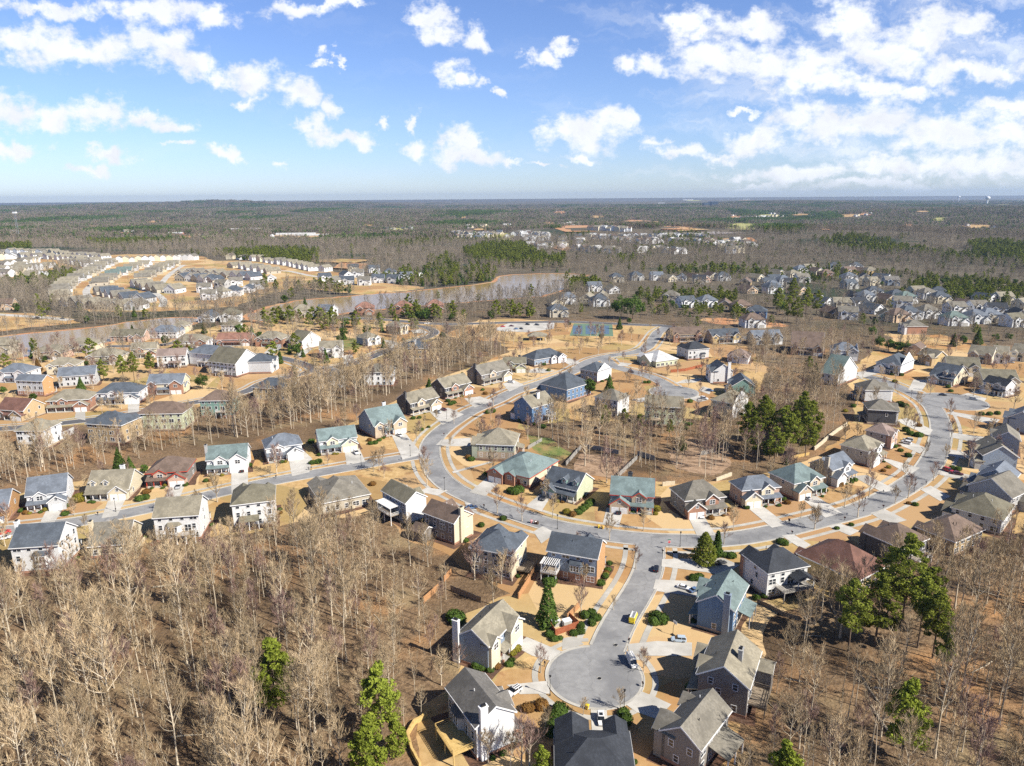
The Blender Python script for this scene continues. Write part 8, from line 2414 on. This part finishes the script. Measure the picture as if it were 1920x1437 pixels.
def V2(op, a, b=None, c=None):
    n = t.nodes.new('ShaderNodeVectorMath'); n.operation = op
    for i, v in enumerate((a, b, c)):
        if v is None: continue
        if isinstance(v, (tuple, list, Vector)): n.inputs[i].default_value = tuple(v)
        else: L(v, n.inputs[i])
    return n.outputs['Value'] if op in ('LENGTH', 'DOT_PRODUCT') else n.outputs[0]


dirv = tc.outputs['Generated']
sep = t.nodes.new('ShaderNodeSeparateXYZ'); L(dirv, sep.inputs[0])
yy = M2('MAXIMUM', sep.outputs['Y'], .08)
u = M2('DIVIDE', sep.outputs['X'], yy); v = M2('DIVIDE', sep.outputs['Z'], yy)
cb = t.nodes.new('ShaderNodeCombineXYZ'); L(u, cb.inputs['X']); L(v, cb.inputs['Y'])
uv = cb.outputs[0]
# uneven edges: bend the coordinates with turbulence
wn = N(t, 'ShaderNodeTexNoise', Scale=9.0, Detail=7.0, Roughness=.62); L(uv, wn.inputs['Vector'])
wv = V2('SUBTRACT', wn.outputs['Color'], (.5, .5, .5))
uvw = V2('MULTIPLY_ADD', wv, (.15, .075, 0), uv)
wn2 = N(t, 'ShaderNodeTexNoise', Scale=40.0, Detail=6.0, Roughness=.6); L(uv, wn2.inputs['Vector'])
wv2 = V2('SUBTRACT', wn2.outputs['Color'], (.5, .5, .5))
uvw = V2('MULTIPLY_ADD', wv2, (.04, .03, 0), uvw)


def puv(px, py):
    d = ray(px, py); return (d.x / d.y, d.z / d.y)


CL = [(40, 85, 90, 36), (120, 75, 80, 40), (200, 92, 80, 34), (285, 90, 75, 46), (350, 115, 70, 34), (430, 135, 65, 26), (490, 150, 60, 36), (550, 180, 55, 32), (470, 190, 35, 18), (622, 208, 30, 20),
      (10, 205, 60, 40), (90, 220, 85, 34), (190, 208, 80, 36), (280, 225, 75, 20), (345, 228, 45, 15), (70, 10, 110, 18), (190, 8, 60, 18), (310, 20, 95, 28), (390, 25, 60, 24), (560, 8, 75, 18), (620, 4, 60, 10),
      (800, 30, 42, 34), (815, 62, 55, 22), (885, 72, 38, 22), (1020, 103, 34, 20), (1045, 82, 36, 14), (835, 140, 48, 26), (865, 150, 30, 18), (900, 160, 24, 16), (935, 182, 16, 12),
      (1060, 245, 62, 30), (1110, 250, 80, 44), (1150, 235, 42, 34), (1090, 290, 60, 12), (868, 268, 40, 32), (880, 292, 70, 22), (785, 274, 46, 18), (940, 300, 40, 8), (1010, 303, 40, 5), (570, 240, 36, 26), (640, 258, 75, 20), (690, 268, 45, 16),
      (515, 290, 26, 12), (425, 285, 36, 16), (345, 267, 40, 8), (215, 283, 50, 20), (170, 315, 60, 14), (40, 282, 55, 20), (640, 105, 18, 14), (618, 132, 34, 9), (655, 125, 10, 12), (728, 226, 16, 14), (788, 232, 14, 18),
      (1160, 125, 40, 24), (1225, 115, 70, 30), (1290, 30, 75, 34), (1330, 60, 60, 26), (1400, 55, 90, 32), (1340, 115, 100, 50), (1430, 130, 100, 66), (1520, 140, 110, 62), (1600, 40, 80, 60), (1660, 95, 120, 60), (1620, 165, 110, 30), (1740, 50, 120, 60), (1830, 40, 80, 46),
      (1760, 130, 120, 44), (1700, 175, 110, 20), (1850, 130, 110, 30), (1500, 225, 90, 50), (1560, 240, 80, 46), (1420, 265, 110, 36), (1350, 285, 90, 16), (1260, 283, 60, 22), (1215, 270, 35, 18), (1650, 235, 130, 50), (1780, 250, 180, 56), (1900, 240, 120, 60), (1500, 325, 190, 22), (1680, 315, 200, 34), (1840, 310, 180, 44), (1420, 350, 120, 12), (1640, 352, 260, 14), (1900, 190, 110, 24), (1400, 215, 40, 8)]
acc = None
for px, py, rx, ry in CL:
    cu, cv = puv(px, py)
    k = 1 / FPX * math.sqrt(1 + 0)
    kk = .9 if px > 1120 else 1.0; au = FPX / (rx * kk); av = FPX / (ry * kk)
    ln = V2('LENGTH', V2('MULTIPLY_ADD', uvw, (au, av, 0), (-cu * au, -cv * av, 0)))
    f = M2('SUBTRACT', 1.0, ln)
    acc = f if acc is None else M2('SMOOTH_MAX', acc, f, .25)
acc = M2('ADD', acc, -.02)
dn = N(t, 'ShaderNodeTexNoise', Scale=34.0, Detail=8.0, Roughness=.62); L(V2('MULTIPLY', uv, (1, 1.5, 1)), dn.inputs['Vector'])
dens = M2('MULTIPLY_ADD', M2('SUBTRACT', dn.outputs['Fac'], .5), 1.9, acc)
mr = N(t, 'ShaderNodeMapRange', _interpolation_type='SMOOTHSTEP'); mr.inputs['From Min'].default_value = -.02; mr.inputs['From Max'].default_value = .74; L(dens, mr.inputs['Value'])
# thin streaky veil on the right, low
vn = N(t, 'ShaderNodeTexNoise', Scale=5.0, Detail=6.0, Roughness=.6); L(V2('MULTIPLY', uvw, (1, 5, 1)), vn.inputs['Vector'])
mrv = N(t, 'ShaderNodeMapRange', _interpolation_type='SMOOTHSTEP'); mrv.inputs['From Min'].default_value = .46; mrv.inputs['From Max'].default_value = .75; mrv.inputs['To Max'].default_value = .8; L(vn.outputs['Fac'], mrv.inputs['Value'])
side = N(t, 'ShaderNodeMapRange'); side.inputs['From Min'].default_value = .0; side.inputs['From Max'].default_value = .45; side.inputs['To Min'].default_value = .12; L(u, side.inputs['Value'])
veil = M2('MULTIPLY', mrv.outputs['Result'], side.outputs['Result'])
front = N(t, 'ShaderNodeMapRange'); front.inputs['From Min'].default_value = .1; front.inputs['From Max'].default_value = .25; L(sep.outputs['Y'], front.inputs['Value'])
mask = M2('MULTIPLY', M2('MAXIMUM', mr.outputs['Result'], veil), front.outputs['Result'])
up = N(t, 'ShaderNodeMapRange'); up.inputs['From Min'].default_value = .0; up.inputs['From Max'].default_value = .02; L(sep.outputs['Z'], up.inputs['Value'])
mask = M2('MULTIPLY', mask, up.outputs['Result'])
# cloud brightness: thick parts white, thin and low parts slightly grey blue
sh = N(t, 'ShaderNodeTexNoise', Scale=22.0, Detail=5.0, Roughness=.55); L(V2('ADD', uvw, (.0, .02, 0)), sh.inputs['Vector'])
mrs = N(t, 'ShaderNodeMapRange'); mrs.inputs['From Min'].default_value = .3; mrs.inputs['From Max'].default_value = .62; mrs.inputs['To Min'].default_value = .86; mrs.inputs['To Max'].default_value = 1.04; L(sh.outputs['Fac'], mrs.inputs['Value'])
CLOUDK = 12.6
ccol = V2('SCALE', (CLOUDK * .945, CLOUDK * .98, CLOUDK * 1.05)); 
cn = ccol.node; L(mrs.outputs['Result'], cn.inputs['Scale'])
tint = t.nodes.new('ShaderNodeMix'); tint.data_type = 'RGBA'; tint.blend_type = 'MULTIPLY'; tint.inputs['Factor'].default_value = 1.0; L(sky.outputs['Color'], tint.inputs['A']); tint.inputs['B'].default_value = (1.27, 1.38, 1.84, 1)
mx = t.nodes.new('ShaderNodeMix'); mx.data_type = 'RGBA'; L(mask, mx.inputs['Factor']); zf = N(t, 'ShaderNodeMapRange', _interpolation_type='SMOOTHSTEP'); zf.inputs['From Min'].default_value = .33; zf.inputs['From Max'].default_value = .8; zf.inputs['To Min'].default_value = 1.0; zf.inputs['To Max'].default_value = .3; L(sep.outputs['Z'], zf.inputs['Value'])  # zf: added dimming of the sky overhead, out of view, to deepen shadows
hz = N(t, 'ShaderNodeMapRange', _data_type='FLOAT_VECTOR'); hz.inputs[7].default_value = (0, 0, 0); hz.inputs[8].default_value = (.13, .13, .13); hz.inputs[9].default_value = (.90, .97, 1.03); hz.inputs[10].default_value = (1, 1, 1)
cz = t.nodes.new('ShaderNodeCombineXYZ'); [L(sep.outputs['Z'], q) for q in cz.inputs]; L(cz.outputs[0], hz.inputs[6])
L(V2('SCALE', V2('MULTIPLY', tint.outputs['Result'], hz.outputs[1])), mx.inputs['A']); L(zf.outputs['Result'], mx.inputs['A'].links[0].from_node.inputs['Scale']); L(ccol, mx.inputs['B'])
L(mx.outputs['Result'], bg.inputs['Color'])
w.cycles.sampling_method = 'MANUAL'; w.cycles.sample_map_resolution = 512

# the air: pale even haze from below the ground to just above the camera
HAZE_D = 4.4e-5
hm = bpy.data.materials.new('pale air'); tt, o_ = nt(hm)
pv = N(tt, 'ShaderNodeVolumePrincipled'); pv.inputs['Color'].default_value = (.50, .70, 1.0, 1); pv.inputs['Density'].default_value = HAZE_D; pv.inputs['Anisotropy'].default_value = .2
tt.links.new(pv.outputs['Volume'], o_.inputs['Volume'])
hb = MB(); hb.box(-16000, 16000, -600, 16500, -170, 195, hm)
if HAZE_D: tag(hb.build('haze'), 'pale blue haze in the air over the far country', None, None, 'stuff')

scene.view_settings.view_transform = 'Standard'; scene.view_settings.look = 'None'; scene.view_settings.gamma = 1.0; scene.view_settings.use_curve_mapping = False
scene.view_settings.exposure = .70
c = scene.cycles
c.max_bounces = 5; c.diffuse_bounces = 1; c.glossy_bounces = 2; c.transmission_bounces = 3; c.transparent_max_bounces = 6; c.volume_bounces = 0
c.use_denoising = False
c.use_adaptive_sampling = True; c.adaptive_threshold = .015
c.caustics_reflective = False; c.caustics_refractive = False
c.sample_clamp_indirect = 6.0
